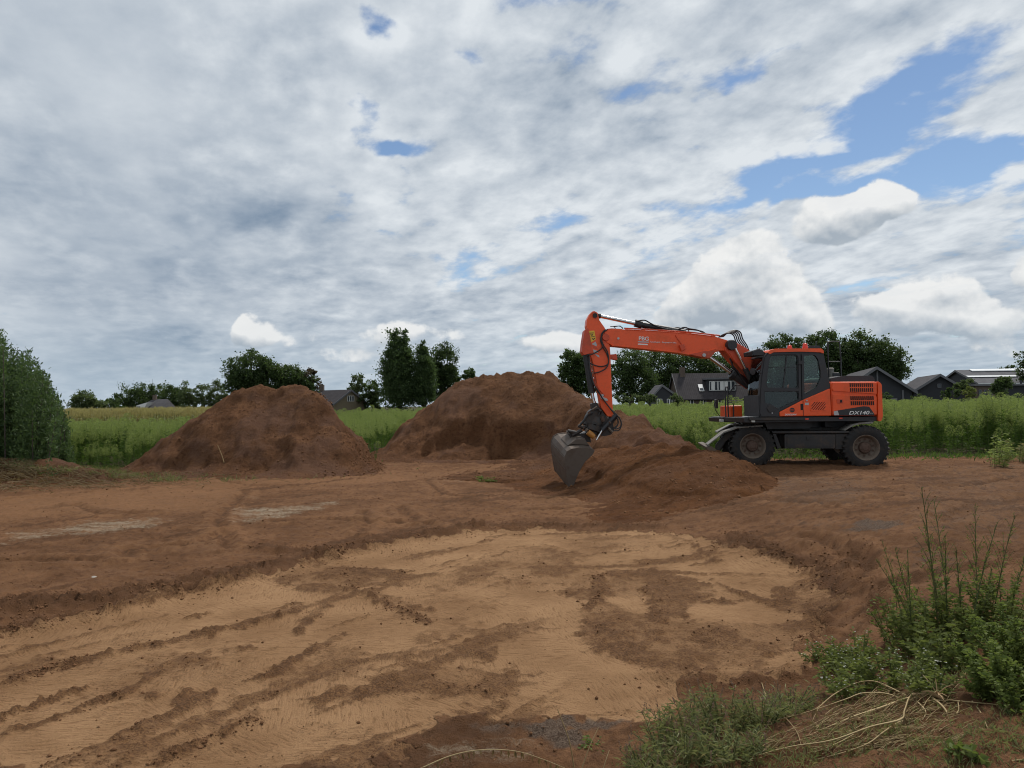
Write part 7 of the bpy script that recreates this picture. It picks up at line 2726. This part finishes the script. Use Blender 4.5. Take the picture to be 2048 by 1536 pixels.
def build_left_debris():
    g = np.random.default_rng(460)
    # mound of torn-out weeds and soil at the foot of the shrub
    b = hit(60, 965)
    root = plant_root('weed_pile', 'pile of torn-out dead weeds and soil at the foot of the big shrub', b, 'weed pile')
    n = 60
    xs, ys = np.meshgrid(np.linspace(-5.4, 4.0, 90), np.linspace(-3.4, 3.2, 70))
    X, Y = b.x + xs, b.y + ys
    r = np.hypot((xs + .9) / 3.6, ys / 2.2)
    H = .62 * np.exp(-(r ** 2) * 2.2) * (1 + fbm(X, Y, 1.2, 4, 88) * 1.2) + fbm(X, Y, 4.0, 3, 89) * .09 * (r < 1.1)
    r2 = np.hypot((xs - 1.9) / 1.5, (ys + .3) / .9)
    H += .22 * np.exp(-(r2 ** 2) * 2) * (1 + fbm(X, Y, 2.0, 3, 90))
    Z = TER(X, Y) + H - .14
    nx = xs.shape[1]
    idx = np.arange(xs.size).reshape(xs.shape)
    Fc = np.stack([idx[:-1, :-1], idx[:-1, 1:], idx[1:, 1:], idx[1:, :-1]], -1).reshape(-1, 4)
    hz = (H - .14).ravel()
    Fc = Fc[(hz[Fc] > -.12).any(1)]
    link('soil_mound', np_mesh('soil_mound', np.stack([X.ravel() - b.x, Y.ravel() - b.y, Z.ravel() - b.z], 1), Fc, 4, True), HEAP_MAT, root)

    def top(x, y):
        xs, ys = x - b.x, y - b.y
        r = np.hypot((xs + .9) / 3.6, ys / 2.2)
        r2 = np.hypot((xs - 1.9) / 1.5, (ys + .3) / .9)
        return TER(x, y) + np.maximum(.62 * np.exp(-(r ** 2) * 2.2) + .22 * np.exp(-(r2 ** 2) * 2) - .14, 0)
    lines = []
    for k in range(1100):
        x, y = b.x - .6 + g.normal() * 2.0, b.y - .3 + g.normal() * 1.0
        a = g.normal() * .5 + (0 if g.random() < .7 else 1.3)
        L = .25 + .7 * g.random()
        e = (x + math.cos(a) * L, y - abs(math.sin(a)) * L * .6)
        z0, z1 = float(top(np.array(x), np.array(y))), float(top(np.array(e[0]), np.array(e[1])))
        lines.append(wand((x, y, z0 + .03 + .16 * g.random()), (*e, z1 + .02 + .12 * g.random()), 5, g, .3))
    o = add_stalks(root, 'dry_straw', lines, .006, .003, M_OLD, g)
    o['kind'] = 'stuff'
    m = 5200
    x, y = b.x - .5 + g.normal(size=m) * 2.0, b.y - .2 + g.normal(size=m) * 1.0
    z = top(x, y) + .02 + np.abs(g.normal(size=m)) * .06
    o = add_leaves(root, 'withered_leaves', np.stack([x, y, z], 1), np.stack([g.normal(size=m), g.normal(size=m), .5 + g.normal(size=m) * .5], 1), .08 + .10 * g.random(m), .02, M_DRYL, g)
    o['kind'] = 'stuff'
    m = 15000
    x, y = b.x + .2 + g.normal(size=m) * 2.6, b.y - .5 + np.abs(g.normal(size=m)) * 1.9
    kk = (fbm(x, y, 1.1, 3, 29) > -.08) | (y > b.y + .6)
    x, y = x[kk], y[kk]
    m = len(x)
    z = top(x, y)
    o = add_leaves(root, 'green_regrowth', np.stack([x, y, z], 1), np.stack([g.normal(size=m) * .5, g.normal(size=m) * .5, 1 + 0 * x], 1), .08 + .22 * g.random(m), .022, M_GRASS, g)
    o['kind'] = 'stuff'
    # stakes and sticks near the heaps
    for (p0, p1, lab) in (((728, 925), (728, 880), 'thin dead stick standing at the right foot of the left heap'), ((448, 925), (435, 890), 'pale dead stem stuck in the front of the left heap')):
        h = at_y(*p0, 20.6 if p0[0] < 600 else 22.3)
        t = at_y(*p1, h.y + .1)
        r = plant_root('dead_stick', lab, h, 'stick')
        add_stalks(r, 'stem', [wand(h, t, 5, g, .2)], .012, .006, M_DRY if p0[0] < 600 else M_DRYL, g)


def build_litter():
    """bits of dead leaf, short straw and seedling grass strewn over the near bank"""
    g = np.random.default_rng(510)
    px, py = 1230 + 860 * g.random(9000), 1270 + 290 * g.random(9000)
    k = (py > 1560 - .36 * (px - 1180) + g.normal(size=9000) * 22) & ((fbm(px / 100, py / 60, 1.2, 3, 5) > -.12) | (g.random(9000) < .25))
    P = np.array([tuple(hit(a, b)) for a, b in zip(px[k][:3000], py[k][:3000])])
    P[:, 2] = groundz(P[:, 0], P[:, 1])
    n = len(P)
    o = add_free('dead_litter', P[: n // 2] + np.array([0, 0, .006]), g.normal(size=(n // 2, 3)) * np.array([1, 1, .25]), .015 + .05 * g.random(n // 2) ** 2, .006, M_DRYL, g)
    o = add_free('seedling_grass', np.repeat(P[n // 2:], 3, 0) + g.normal(size=(3 * (n - n // 2), 3)) * np.array([.012, .012, 0]), g.normal(size=(3 * (n - n // 2), 3)) * .5 + np.array([0, 0, 1]), .02 + .06 * g.random(3 * (n - n // 2)) ** 2, .005, M_GRASS, g)


def add_free(name, C, D, L, Wd, mat, g):
    V, Fc = leaves(C, D, L, Wd, g, droop=.2)
    return tag(leaf_object(name, V, Fc, mat, None, g), kind='stuff')


build_litter()
build_right_edge()
build_straw()
build_left_debris()
